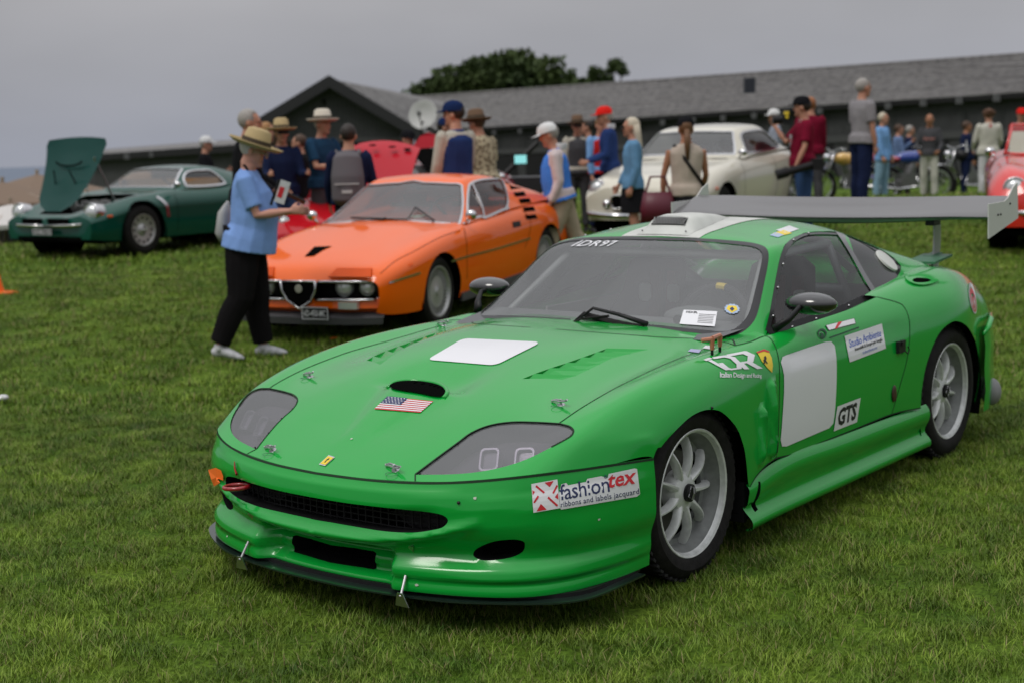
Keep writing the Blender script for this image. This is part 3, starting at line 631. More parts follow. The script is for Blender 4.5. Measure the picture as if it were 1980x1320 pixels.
# roof outline follows the windscreen edge on the front side
wsedge = wo_[np.argmax(wo_[:, 1] > 0):]
nb = len(wo_); a_top = wo_[-1]; iA = int(np.argmax(wo_[:, 1])) ; corner = wo_
body = GH.path([('k', 6.35, 0), ('k', 6.3, 2), ('k', 6.4, 2.6), ('k', 7.5, 2.85), ('k', 8.6, 2.9), ('k', 9, 3), ('k', 9, 6), ('k', 0, 6), ('k', 0, 0)], .03)
body = body[:np.argmin(np.abs(body).sum(1))+1]
first = body[0]; top0 = wo_[-1]; kk = [top0+(first-top0)*t for t in np.linspace(0, 1, 30)[1:-1]]
half_roof = np.concatenate([body[:-1], wo_[:0], np.array([[0, 0.0]]), wo_, np.array(kk)])
roof = shell('roof', GH, half_roof, GREEN, car, holes=[swo, qwo], res=.025, both=True)
seal = np.concatenate([wo_, wi[::-1]])
SEALM = mat('window_seal', (.02, .02, .022), rough=.35)
shell('windscreen_seal', GH, seal, SEALM, car, res=.03, both=True, off=.001)
ws = shell('windscreen', GH, wi, WSG, car, res=.04, both=True, off=-.002)
# tinted sun band along the top of the glass
rearw = GH.path([('k', 6.4, 0), ('k', 6.36, 2), ('k', 6.46, 2.5), ('k', 7.5, 2.7), ('k', 8.6, 2.8), ('k', 8.8, 2.4), ('k', 8.85, 0)], .03); shell('rear_window', GH, rearw, glass('rear_glass', (.88, .9, .9), .10), car, res=.05, both=True)
for mir in (False, True):
    w_ = shell('side_window', GH, swo, SIDEG, car, res=.04, mirror=mir, off=-.004)
    b_ = MB(); ribbon('x', GH, C([(1483, 642), (1531, 629), (1577, 614), (1627, 597), (1662, 581), (1690, 568)], True), .03, None, None, off=.001, mirror=mir, mb=b_, h=.002); b_.build('lower_window_frame', BLK, w_)
    b_ = MB(); ribbon('x', GH, C([(1484, 640), (1493, 600), (1504, 538), (1514, 494), (1529, 469), (1555, 454.5), (1590, 451.5), (1622, 453)], True), .022, None, None, off=.0005, mirror=mir, mb=b_); b_.build('window_frame', mat('frame_dark', (.018, .02, .02), rough=.3), w_)
    for px, py in ((1531, 633), (1577, 617), (1640, 592), (1494, 612), (1503, 557), (1513, 512), (1534, 466), (1563, 453)):
        q, nn = GH.ev(GH.pt(('c', px, py)), .004); c = q[0]*np.array([1, -1 if mir else 1, 1]); MB().sph(c, .006, 8, 5).build('rivet', STEEL, w_, smooth=True)
    q_ = shell('quarter_window', GH, qwo, DARKG, car, res=.05, mirror=mir, off=-.004)
    b_ = MB(); ribbon('x', GH, C([(1622, 450), (1648, 492), (1672, 535), (1693, 569)], True), .05, None, None, off=.0015, mirror=mir, mb=b_); b_.build('window_pillar', mat('pillar_smoke', (.05, .05, .055), rough=.12, coat=1), car)
    vc, vn = GH.ev(GH.pt(('c', 1714, 505)), .004); c = vc[0]*np.array([1, -1 if mir else 1, 1]); nn = Vector(vn[0]*np.array([1, -1 if mir else 1, 1]))
    mvent = Matrix.Translation(c) @ nn.to_track_quat('Z', 'Y').to_matrix().to_4x4()
    MB().lathe([(.0, .006), (.055, .006), (.068, .004), (.07, -.006)], 22, mvent, sc=(1, 1)).build('window_vent', OFFW, q_, auto=True)
# ---- shut lines
gl = MB()
for mir in (False, True):
    for surf, pts, w in ((B, C(SHUT)+SHT, .005), (B, C(HLi), .006), (B, C(HLo[:6]), .006), (B, [seam, ('c', 803, 916)], .005), (B, C(DOORF+SH2[::-1][1:]), .005), (B, C([(1724, 800), (1739, 748.5), (1752, 702), (1758, 663.6), (1759, 632), (1756, 611), (1748, 594), (1735, 585), (1696, 574.5)]), .005),
                         (B, C([(1449, 942), (1462, 920), (1480, 900), (1500, 885.5), (1535, 876.7), (1580, 858), (1647, 831), (1724, 800), (1780, 788)]), .006), (B, C(COWL+[(1100, 638.5), (1075, 636.5)]), .006), (B, [('c', 1416, 656), ('c', 1421, 668)], .008)):
        ribbon('x', surf, pts, w, None, None, off=.0012, mirror=mir, mb=gl)
    ribbon('x', BM, [('p', 0, .012), ('p', .5, .012), ('p', 1, .012)], .008, None, None, off=.0015, mirror=mir, mb=gl)
gl.build('panel_gaps', GAP, car)
# ---- wheels
TREAD = mat('tyre_tread', (.014, .014, .015), rough=.75, bump=.25, bscale=120)
def wheel(parent, c, R_t, w, Rr, face, sg, spokes=9, rimm=None, style='race', rot=0, name='wheel'):
    'axis along y; face = y of the outer face; sg = +1 left, -1 right'
    o = bpy.data.objects.new(name, None); COL.objects.link(o); o.parent = parent; o.location = c; o.empty_display_size = .1
    M = Matrix.Rotation(-math.pi/2*sg, 4, 'X') @ Matrix.Rotation(rot, 4, 'Z')   # local z -> outboard
    s = R_t; t = MB()
    prof = [(Rr-.012, -.006), (Rr+.004, .006), (Rr+.02, .012), (Rr+(s-Rr)*.5, .016), (s-.022, .004), (s-.008, -.012), (s-.001, -.03)]
    ng = 4
    for k in range(ng):
        y = -.03-(w-.06)*(k+1)/(ng+1); prof += [(s, y+.010), (s-.008, y+.006), (s-.008, y-.003), (s, y-.006)]
    prof += [(s-.001, -w+.03), (s-.02, -w), (Rr, -w)]
    t.lathe(prof, 64, M); t.build('tyre', RUB, o, auto=True)
    if style == 'race':   # shoulder blocks
        tb = MB()
        for k in range(56):
            a = 2*math.pi*k/56
            for y in (-.022, -w+.022): tb.box((math.cos(a)*(s-.003), math.sin(a)*(s-.003), y), (.010, .020, .030), (0, 0, a+.25), M)
        tag(tb.build('tread_blocks', TREAD, o), kind='stuff')
    rm = rimm or ALU
    r = MB(); r.lathe([(Rr-.062, -.095), (Rr-.060, -.078), (Rr-.040, -.074), (Rr-.034, -.055), (Rr-.020, -.028), (Rr-.016, -.014)], 64, M); r.build('barrel', ALUD, o, auto=True); r = MB(); r.lathe([(Rr-.018, -.016), (Rr-.014, -.010), (Rr-.010, .003), (Rr-.002, .006), (Rr+.004, .0), (Rr+.004, -.01)], 64, M)
    r.build('rim', rm, o, auto=True)
    sp_ = MB(); d0, d1 = (-.052, -.040) if style == 'race' else (-.02, -.025)
    if style == 'race':
        for k in range(spokes):
            a = 2*math.pi*k/spokes; V = []; F = []
            rs = np.linspace(.055, Rr-.034, 9)
            for i, q in enumerate(rs):
                f = i/8; wd = .0165-.0085*math.sin(min(1, f*1.1)*math.pi*.6)+.004*f**6; zt = -.030+.012*math.sin(f*math.pi)-.022*f**3; th = .028+.012*f
                off = .012*math.sin(f*math.pi)*0
                for sx, zz in ((-.35, zt), (.35, zt), (1, zt-.012), (1.15, zt-th), (-1.15, zt-th), (-1, zt-.012)): V.append((q, sx*wd+off, zz))
            for i in range(8):
                for j in range(6): F.append((i*6+j, i*6+(j+1) % 6, (i+1)*6+(j+1) % 6, (i+1)*6+j))
            F = [f[::-1] for f in F]
            m_ = MB(); m_.add(V, F, M @ Matrix.Rotation(a, 4, 'Z')); m_.build('spoke', rm, o, auto=True)
        h = MB(); h.lathe([(.0, -.024), (.040, -.024), (.052, -.028), (.072, -.036), (.082, -.06), (.08, -.10)], 36, M); h.build('hub', rm, o, auto=True)
        h = MB(); h.lathe([(.0, -.004), (.022, -.004), (.026, -.008), (.034, -.010), (.034, -.03)], 20, M)
        for k in range(5):
            a = 2*math.pi*k/5; h.lathe([(0, -.012), (.006, -.012), (.006, -.03)], 6, M @ Matrix.Translation((.052*math.cos(a)*0, 0, 0)))
        h.build('centre_cap', BLK, o, auto=True)
        h = MB(); h.tube([(-.012, -.02, -.002), (.0, .0, .002), (.014, .02, -.002)], .0025, 6, M); h.tube([(-.028, 0, -.006), (0, .028, -.006), (.028, 0, -.006), (0, -.028, -.006), (-.028, 0, -.006)], .0022, 6, M); h.build('cap_clip', STEEL, o)
        MB().lathe([(.0, -.09), (.155, -.09), (.165, -.10), (.165, -.12)], 36, M).build('brake_disc', mat('disc_iron', (.09, .085, .08), rough=.5, metal=.6), o, auto=True)
        MB().lathe([(0, -.12), (Rr-.02, -.12), (Rr-.02, -w)], 36, M).build('wheel_back', VOID, o)
    return o
FW = wheel(car, (0, .905, .330), .330, .25, .243, 0, 1, rot=.30)
RW = wheel(car, (-2.5, .915, .338), .338, .29, .243, 0, 1, rot=.12)
wheel(car, (0, -.905, .330), .330, .25, .243, 0, -1, rot=.1); wheel(car, (-2.5, -.915, .338), .338, .29, .243, 0, -1)
# inner wheel wells and floor so nothing shows through
for sg in (1, -1):
    for u, r_ in ((0, .372), (-2.5, .41)):
        MB().lathe([(r_, 0), (r_, .36), (0, .36)], 28, Matrix.Translation((u, (.90 if u == 0 else .93)*sg, .30)) @ Matrix.Rotation(math.pi/2*sg, 4, 'X'), a0=-.35, a1=math.pi+.35).build('wheel_well', VOID, car)
MB().box((-1.25, 0, .17), (4.2, 1.5, .08)).build('floor_pan', VOID, car)
MB().box((.52, 0, .36), (.05, 1.2, .3)).box((-.38, 0, .45), (.03, 1.5, .56)).box((.1, .60, .38), (.9, .02, .45)).box((.1, -.60, .38), (.9, .02, .45)).build('engine_bay', VOID, car)
# ---- headlights: smoked cover over a pocket with two square lamps
hl = [('c',)+tuple(q) for q in crv(HLi, 4)]+[('c',)+tuple(q) for q in crv(HLo, 4)[1:-1]]
hp = B.path(hl, .014)
POCK = mat('lamp_pocket', (.16, .15, .17), rough=.5, noise=.08, nscale=6)
for mir in (False, True):
    sg = -1 if mir else 1
    c_ = shell('headlight', B, hp, HLG, car, res=.03, off=-.004, mirror=mir)
    recess('lamp_housing', B, hp, .075, mat('lamp_wall', (.10, .095, .11), rough=.5), c_, mirror=mir, back=POCK, d=(-.25, -.12, -.96), off=-.006)
    for px, py in ((942, 869), (1010, 869)):
        q, nn = B.ev(B.pt(('c', px, py)), -.045); cc = q[0]*np.array([1, sg, 1])
        M = Matrix.Translation(cc) @ Vector((.80, .22*sg, .55)).to_track_quat('Z', 'X').to_matrix().to_4x4() @ Matrix.Rotation(.1, 4, 'Z')
        sq = rrect(-.042, -.035, .042, .035, .016, .016, 4); sq2 = [(x*.84, y*.82) for x, y in sq]
        b_ = MB(); n = len(sq); V = [(x, y, -.03) for x, y in sq]+[(x, y, .012) for x, y in sq]+[(x, y, .012) for x, y in sq2]+[(x*.9, y*.9, -.004) for x, y in sq2]
        F = [(i+k*n, (i+1) % n+k*n, (i+1) % n+(k+1)*n, i+(k+1)*n) for k in range(3) for i in range(n)]
        lampo = b_.add(V, F, M).build('lamp', mat('lamp_bezel', (.52, .52, .55), rough=.25, metal=.4), c_)
        MB().prism([(x*.9, y*.9) for x, y in sq2], .002, M, z0=-.006).build('lamp_lens', mat('lamp_lens', (.42, .42, .45), rough=.12, coat=1), lampo)
    for px, py in ((845, 885), (885, 856), (812, 915), (912, 836)):
        q, nn = B.ev(B.pt(('c', px, py)), .0); cc = q[0]*np.array([1, sg, 1]); MB().sph(cc, .004, 6, 4).build('cover_screw', BLK, c_)
# ---- bonnet pins
def pin(px, py, mir=False, sz=1.0):
    q, nn = B.ev(B.pt(('c', px, py)), .0); s = np.array([1, -1 if mir else 1, 1]); c = q[0]*s; n = Vector(nn[0]*s)
    M = Matrix.Translation(c) @ n.to_track_quat('Z', 'Y').to_matrix().to_4x4(); t = M.to_3x3().inverted() @ Vector((.35, .9 if not mir else .9, .2)); M = M @ Matrix.Rotation(math.atan2(t.y, t.x), 4, 'Z')
    r_ = bpy.data.objects.new('bonnet_pin', None); COL.objects.link(r_); r_.parent = car
    b_ = MB(); b_.lathe([(.0, .003), (.013, .003), (.015, .0)], 16, M); b_.tube([(0, 0, 0), (0, 0, .022)], .005, 8, M); b_.build('pin_post', STEEL, r_, auto=True)
    b_ = MB(); b_.tube([(-.045, .0, .007), (-.03, .003, .013), (.0, .004, .015), (.03, .002, .022), (.042, 0, .03)], .0035, 6, M); b_.tube([(-.045, -.008, .006), (-.03, -.006, .012), (0, -.005, .014), (.035, -.005, .024)], .0030, 6, M); b_.tube([(-.045, 0, .007), (-.052, -.004, .006), (-.045, -.008, .006)], .003, 6, M); b_.build('spring_clip', STEEL, r_, auto=True)
    b_ = MB(); b_.tube([(.035+.022*math.cos(a)-.022, -.012-.016+.016*math.cos(a+1.2), .005+.004*math.sin(a)) for a in np.linspace(0, 6.28, 14)], .0011, 5, M); b_.build('lanyard', mat('green_cord', (.05, .25, .1), rough=.5), r_)
    return r_
for px, py in ((765, 907), (1085, 782)):
    pin(px, py); pin(px, py, True)
pin(1372, 668, True)
# wooden-handled toggles by the left windscreen corner
WOODR = mat('copper_toggle', (.42, .16, .09), rough=.4, coat=.4)
q0, n0 = B.ev(B.pt(('c', 1377, 686)), 0); q1, n1 = B.ev(B.pt(('c', 1392, 680)), 0)
tg = MB()
for q in (q0, q1): tg.tube([q[0], q[0]+[0, 0, .028]], .006, 8)
o_ = tg.build('toggle_bases', BLK, car); tg = MB()
for q in (q0, q1): tg.tube([q[0]+[0, 0, .02], q[0]+[0, 0, .065]], [.008, .011], 10)
tg.tube([q0[0]+[0, .0, .065], q1[0]+[0, 0, .065]], .009, 8); tg.tube([q0[0]+[.03, -.03, .058], q0[0]+[0, 0, .062]], .009, 8); tg.build('toggle_latch', WOODR, car, auto=True)
# ---- prints: bonnet square, flag, badges, door panels
def onB(surf, poly, mt, name, parent, off=.0025, mirror=False, res=.03): return shell(name, surf, surf.path([('c',)+tuple(q) for q in poly], .02), mt, parent, res=res, off=off, mirror=mirror)
up_ = unitpoly(rrect(0, 0, 1, 1, .09, .13)); decal('bonnet_panel', B, [(up_[0], up_[1], 0)], [(826, 696), (958, 707), (1048, 662), (896, 655)], [WHT], hood)
onB(B, [(1509, 700), (1512, 690), (1520, 686), (1595, 661), (1606, 660), (1613, 668), (1615.5, 685), (1613, 800), (1610, 818), (1602, 827), (1520, 862), (1511, 862), (1508.5, 850), (1515, 760), (1515, 725)], WHT, 'door_panel', door_l)
def dec(name, surf, quad, items, parent, mats, off=.003): return decal(name, surf, items, quad, mats, parent, off)
T = text_mesh
def bg(n=6, m_=4, pts=None): return quadgrid(0, 0, 1, 1, n, m_)
# flag on the bonnet scoop ramp
fl = [(quadgrid(0, i/13, 1, (i+1)/13, 6, 1), 0 if i % 2 == 0 else 1) for i in range(13)]
cn = quadgrid(0, 6/13, .42, 1, 4, 3)
star = []
for r_ in range(5):
    for c2 in range(6 if r_ % 2 == 0 else 5): x, y = .02+.066*c2+(.033 if r_ % 2 else 0), 6/13+.05+.1*r_; star.append((x, y))
sv = []; sf = []
for x, y in star: b0 = len(sv); sv += [(x, y), (x+.02, y+.03), (x+.04, y), (x+.02, y+.055)]; sf += [(b0, b0+2, b0+1), (b0, b0+2, b0+3)]
decal('flag_print', B, [(a[0], a[1], k) for a, k in fl]+[(cn[0], cn[1], 2), (sv, sf, 3)], [(724, 791), (813, 798), (838, 776), (750, 767)], [RED, WHT, NAVY, WHT], hood)
# nose badge
decal('nose_badge', B, [(bg()[0], bg()[1], 0)]+[(quadgrid(.08, .1, .92, .9, 2, 2)[0], quadgrid(.08, .1, .92, .9, 2, 2)[1], 1), ([(.45, .25), (.62, .35), (.50, .5), (.66, .62), (.52, .78), (.36, .6), (.42, .45)], [(0, 1, 2), (0, 2, 6), (6, 2, 5), (5, 2, 3), (5, 3, 4)], 2)], [(617, 898), (629, 901), (648, 884), (636, 880)], [CHROME, YEL, INK], hood)
# shield badge on the front wing
shq = [(1462, 690), (1466, 680), (1476, 678), (1484, 680), (1491, 690), (1494, 705), (1491, 720), (1481, 708), (1470, 699)]
onB(B, [(1462, 680), (1476, 676.5), (1486, 680), (1491.5, 692), (1493.5, 706), (1492, 720), (1483, 711), (1472, 698)], YEL, 'shield_badge', fen_l)
onB(B, [(1461.5, 681), (1476, 675.5), (1487, 679.5), (1486, 682), (1476, 679), (1463, 683.5)], RED, 'shield_band', fen_l, off=.0035)
decal('shield_horse', B, [([(.3, .1), (.5, .25), (.4, .45), (.75, .2), (.8, .25), (.6, .5), (.7, .7), (.55, .95), (.45, .85), (.35, .75), (.45, .65), (.3, .55), (.35, .35)], [(0, 1, 12), (1, 2, 12), (2, 11, 12), (2, 3, 5), (3, 4, 5), (2, 5, 11), (5, 6, 10), (5, 10, 11), (6, 7, 8), (6, 8, 9), (6, 9, 10)], 0)], [(1470, 707), (1487, 708), (1486, 686), (1470, 687)], [INK], fen_l, off=.004)
# IDR lettering on the wing, tall wide capitals with a slanted top
def strokes(segs, w):
    V = []; F = []
    for pts in segs:
        pts = [np.array(p, float) for p in pts]
        for a, b in zip(pts[:-1], pts[1:]):
            d = b-a; l = np.linalg.norm(d); n = np.array([-d[1], d[0]])/l*w/2; b0 = len(V); e = d/l*w*.25
            for k in range(5): V += [tuple(a-e+(b+e-a+e)*k/4+n), tuple(a-e+(b+e-a+e)*k/4-n)]
            F += [(b0+2*k, b0+2*k+1, b0+2*k+3, b0+2*k+2) for k in range(4)]
    return V, F
idr = strokes([[(.02, .86), (.17, .93)], [(.12, .80), (.30, .05)], [(.26, .92), (.50, .93), (.62, .80), (.66, .40), (.60, .12), (.40, .06), (.33, .2), (.30, .55)], [(.58, .95), (.86, .98), (.94, .80), (.88, .50), (.70, .46)], [(.70, .46), (.74, .05)], [(.85, .46), (.98, .05)]], .105)
decal('wing_lettering', B, [(idr[0], idr[1], 0)], [(1385, 717), (1470, 713), (1456, 678), (1358, 693)], [WHT], fen_l)
t_ = T('Italian Design and Racing.', 0, .012, .9); decal('wing_script', B, [(t_[0], t_[1], 0)], [(1391, 733), (1472, 732), (1472, 722), (1391, 719)], [WHT], fen_l)
# fashiontex on the bumper
V = []
fx = [(bg(8, 6)[0], bg(8, 6)[1], 0)]
xr = strokes([[(.18, .9), (.45, .62)], [(.6, .42), (.9, .1)], [(.06, .35), (.22, .52)], [(.80, .55), (.96, .78)]], .07); fx.append((xr[0], xr[1], 1))
fx.append(([(.5, .97), (.85, .97), (.68, .78), (.12, .03), (.5, .03), (.3, .26), (.97, .3), (.97, .52), (.84, .40), (.02, .60), (.02, .78), (.12, .70)], [(0, 2, 1), (3, 4, 5), (6, 7, 8), (9, 11, 10)], 1))
decal('sponsor_emblem', BM, fx, [(1031, 990), (1082, 981), (1077, 926), (1027, 935)], [WHT, RED], bump)
wb = [(0, 0), (1, .0), (1, 1), (.56, .93), (.42, .95), (0, .86)]
tf = T('fashion', 0, .006, .95); tt = T('tex', .25, .02, 1.0); tl = T('ribbons and labels jacquard', 0, .004, 1.05)
def outlined(tv, x0, y0, x1, y1, k): a = fit(tv, x0, y0, x1, y1); return (a[0], a[1], k)
tfo = T('fashion', 0, .07, .85); tto = T('tex', .25, .08, .95); tlo = T('ribbons and labels jacquard', 0, .05, .95)
decal('sponsor_lettering', BM, [(unitpoly([(-.01, .0), (.0, -.06), (.97, -.06), (1.01, .02), (1.01, .98), (.98, 1.02), (.66, 1.0), (.64, .86), (.56, .97), (.38, .97), (.36, .86), (.12, .86), (.10, .97), (.03, .95), (-.01, .6)], 12)+(0,)), outlined(tf, 0, .30, .65, .94, 1), outlined(tt, .64, .44, .99, .96, 2), outlined(tl, 0, -.04, 1, .24, 1), outlined(T('\u00ae', 0, .01), .595, .84, .64, 1.0, 1)], [(1084, 981), (1235, 955), (1229, 905), (1080, 934)], [WHT, NAVY, RED], bump)
# door stickers
decal('class_plate', B, [(bg()[0], bg()[1], 0), outlined(T('GTS', -.08, .04, 1.0), .1, .14, .9, .88, 1)], [(1611, 833), (1656, 815), (1663, 768), (1618, 785)], [WHT, INK], door_l)
sa = T('Studio Ambiente', 0, .01, .95); decal('studio_plate', B, [(bg(8, 5)[0], bg(8, 5)[1], 0), outlined(sa, .07, .52, .93, .82, 1), outlined(T('Immobili & Scopri piu\' luoghi', 0, .02, .9), .18, .30, .93, .47, 2), outlined(T('studioambiente.com', 0, 0, .95), .35, .12, .75, .24, 3)], [(1642, 700), (1712, 673), (1704, 626), (1632, 650)], [WHT, BLUEI, INK, BLUEI], door_l)
decal('name_strip', B, [(bg()[0], bg()[1], 0), (quadgrid(.02, .06, .98, .94, 5, 1)[0], quadgrid(.02, .06, .98, .94, 5, 1)[1], 1), outlined(T('EasyPrimavera', 0, .01, .9), .05, .15, .95, .85, 0), ([(.20, .0), (.30, .0), (.55, .95), (.42, 1.0)], [(0, 1, 2, 3)], 2)], [(1601, 640), (1654, 626), (1651, 616), (1595, 630)], [INK, WHT, RED], door_l)
ribbon('name_script', B, [('c', 1604, 653), ('c', 1630, 644), ('c', 1660, 633)], .006, DGR, door_l, off=.002)
hd = [(.5+.48*math.cos(a)*(1+.12*math.sin(3*a)), .5+.48*math.sin(a)) for a in np.linspace(0, 2*math.pi, 15)[:-1]]; ring_ = [(.5+(x-.5)*.72, .5+(y-.5)*.72) for x, y in hd]
decal('crest_print', B, [(hd+ring_, [(i, (i+1) % 14, 14+(i+1) % 14, 14+i) for i in range(14)], 0), ([(.3, .2), (.7, .25), (.65, .6), (.35, .7)], [(0, 1, 2, 3)], 0)], [(1583, 656), (1597, 656), (1599, 634), (1577, 636)], [DGR], door_l)
decal('round_number_sticker', B, [([(.5, .5)]+[(.5+.5*math.cos(a), .5+.5*math.sin(a)) for a in np.linspace(0, 2*math.pi, 25)[:-1]], [(0, 1+i, 1+(i+1) % 24) for i in range(24)], 0),
   ([(.5+.40*math.cos(a), .5+.40*math.sin(a)) for a in np.linspace(0, 2*math.pi, 25)[:-1]]+[(.5+.30*math.cos(a), .5+.30*math.sin(a)) for a in np.linspace(0, 2*math.pi, 25)[:-1]], [(i, (i+1) % 24, 24+(i+1) % 24, 24+i) for i in range(24)], 1), outlined(T('S', 0, .05), .36, .28, .64, .72, 1)], [(1880, 607), (1889, 607), (1884, 547), (1866, 547)], [WHT, RED], qua_l)
# windscreen stickers
decal('screen_banner', GH, [outlined(T('IDR97', .3, .008, 1.05), 0, 0, 1, 1, 0)], [(1103, 477), (1190, 477), (1196, 466.5), (1120, 465.5)], [WHT], ws, off=.002)
ldn = T('IDR', 0, .04, 1.1); lines = [(quadgrid(.50, .72-.11*i, .93 if i else .98, .75-.11*i, 2, 1), 1) for i in range(6)]
decal('info_sticker', GH, [(bg()[0], bg()[1], 0), outlined(ldn, .1, .78, .46, .92, 1)]+[(a[0], a[1], k) for a, k in lines], [(1314, 627), (1382, 632), (1387, 603), (1322, 600)], [WHT, INK], ws, off=.002)
cr = [(.5+.5*math.cos(a)*(1 if i % 2 else .88), .5+.5*math.sin(a)*(1 if i % 2 else .88)) for i, a in enumerate(np.linspace(0, 2*math.pi, 25)[:-1])]
decal('round_sticker', GH, [([(.5, .5)]+cr, [(0, 1+i, 1+(i+1) % 24) for i in range(24)], 0), ([(.5, .1), (.85, .45), (.75, .8), (.25, .8), (.15, .45)], [(0, 1, 2, 3, 4)], 1), ([(.5, .25), (.65, .5), (.5, .7), (.35, .5)], [(0, 1, 2, 3)], 2)], [(1400, 607), (1430, 609), (1432, 589), (1400, 587)], [mat('pale_blue', (.35, .45, .62), rough=.4), YEL, NAVY], ws, off=.002)
# white roof stripe, scoop, stickers
strp = GH.path([('c', 1203, 459), ('c', 1240, 449), ('c', 1236, 430), ('c', 1262, 419.5), ('c', 1440, 419), ('c', 1408, 427), ('c', 1378, 440), ('c', 1354, 461)], .02)
st0 = GH.path([('k', 2.03, 0), ('k', 2.03, .98), ('k', 6.3, .98), ('k', 6.3, 0)], .03); shell('roof_stripe', GH, st0, OFFW, roof, res=.04, both=True, off=.002)
sc_ = MB(); us = [-1.245, -1.30, -1.335, -1.40, -1.52, -1.66, -1.80]; hs = [.002, .030, .062, .064, .050, .026, .0]; ws_ = [.145, .140, .137, .135, .12, .09, .05]; V = []
for u, h, wd in zip(us, hs, ws_):
    for k in range(13):
        x = -1+2*k/12; v = x*wd; zz = GH.ev(GH.pt(('t', u, abs(v))), 0)[0][0][2]; V.append((u, v, zz+.003+h*(1-abs(x)**6)))
sc_.add(V, [(i*13+j, i*13+j+1, (i+1)*13+j+1, (i+1)*13+j) for i in range(6) for j in range(12)]); so2 = sc_.build('roof_scoop', OFFW, car, smooth=True)
gb = MB(); V0 = np.array(V).reshape(7, 13, 3)
def fp(a, b): # on the sloped front face
    r0 = V0[1]; r1 = V0[2]; i = 2+a*8; k = min(int(i), 11); f = i-k; p = (r0[k]*(1-f)+r0[k+1]*f)*(1-b)+(r1[k]*(1-f)+r1[k+1]*f)*b; return p+np.array([.004, 0, .003])
gq = [fp(0, .05), fp(1, .05), fp(1, 1.0), fp(0, 1.0)]; gb.add(gq, [(0, 1, 2, 3)]); gb.build('scoop_throat', VOID, so2)
gb = MB()
for i in range(12): gb.tube([fp(i/12, .05)+[.002, 0, .001], fp(min(1, i/12+.16), 1.0)+[.002, 0, .001]], .0018, 4); gb.tube([fp(i/12+.08, .05)+[.003, 0, .001], fp(max(0, i/12-.08), 1.0)+[.003, 0, .001]], .0018, 4)
gb.build('scoop_mesh', mat('mesh_grey', (.25, .25, .25), rough=.5), so2)
gb = MB(); 
for a, b in ((-.12, .012), (.12, .012)): gb.sph((-1.262, a, 1.212), .004, 6, 4)
gb.build('scoop_rivets', BLK, so2)
for nm, qd, mt_ in (('sticker_white', [(1500, 446), (1522, 452), (1545, 444), (1526, 437)], WHT), ('sticker_yellow', [(1494, 452), (1510, 457), (1532, 452), (1515, 446)], YEL), ('sticker_blue', [(1488, 456), (1505, 460), (1516, 455), (1500, 450)], MATS['pale_blue'])):
    decal('roof_sticker', GH, [(bg(3, 3)[0], bg(3, 3)[1], 0)], qd, [mt_], roof, off=.002)
decal('bonnet_sticker', B, [(bg(3, 3)[0], bg(3, 3)[1], 0)], [(1359, 674), (1379, 677), (1383, 671), (1364, 669)], [WHT], fen_l); decal('bonnet_sticker', B, [(bg(3, 3)[0], bg(3, 3)[1], 0)], [(1330, 680), (1352, 683), (1356, 677), (1336, 675)], [mat('lilac', (.35, .35, .55), rough=.4)], hood)
# orange tape, tow loop, strap, screws on the bumper (mirror side)
def onmir(px, py, off=0):
    d = ray(px, py)*np.array([1, -1, 1]); o = CAMP*np.array([1, -1, 1]); st = BM.hit(o, d); p, n = BM.ev(st, off); return p[0]*np.array([1, -1, 1]), n[0]*np.array([1, -1, 1])
pts = [(409, 907), (424, 903), (434, 908), (438, 918), (438, 927), (428, 926), (425, 932), (431, 936), (420, 936), (415, 924)]
Pq = np.array([onmir(x, y, .014)[0] for x, y in pts]); mesh('orange_tape', np.concatenate([Pq, [Pq.mean(0)+[.004, 0, 0]]]), [(i, (i+1) % 10, 10) for i in range(10)], ORG, car)
ce, nn = onmir(470, 937, 0); tl_ = MB(); tl_.tube([ce+np.array([.03+.045*math.cos(a), -.0+.052*math.sin(a), .004*math.sin(a)]) for a in np.linspace(0, 2*math.pi, 25)], .008, 8, cap=False); tl_.build('tow_loop', mat('red_steel', (.30, .015, .02), rough=.35, coat=.6), car, smooth=True)
a_, _ = onmir(456, 893, .006); b_, _ = onmir(461, 916, .008); MB().tube([a_, (a_+b_)/2+[.004, 0, 0], b_], [.004, .007, .010], 6, sc=(1, .4)).build('tow_strap', mat('red_strap', (.38, .02, .03), rough=.6), car)
bs = MB()
for px, py in ((887, 971), (1376, 788)):
    sf_ = BM if py > 900 else B; q, n = sf_.ev(sf_.pt(('c', px, py)), .002); bs.sph(q[0], .006, 8, 5)
bs.build('body_screws', BLK, car)
cp = MB()
rr = random.Random(5)
for px, py in ((919, 962), (1158, 1003), (806, 1130), (621, 822), (440, 1036), (477, 1053)):
    sf_ = B if py < 880 and px > 600 else BM
    if px < 600: q, n = onmir(px, py, .0022)
    else: q, n = sf_.ev(sf_.pt(('c', px, py)), .0022); q, n = q[0], n[0]
    t = np.cross(n, [0, 0, 1]); t /= np.linalg.norm(t); w2 = np.cross(n, t)
    k = 6; V = [q+(t*math.cos(a)*rr.uniform(.004, .009)+w2*math.sin(a)*rr.uniform(.003, .006)) for a in np.linspace(0, 2*math.pi, k+1)[:-1]]; cp.add(V, [tuple(range(k))])
tag(cp.build('paint_chips', mat('chip_primer', (.45, .5, .42), rough=.8), car), kind='stuff')
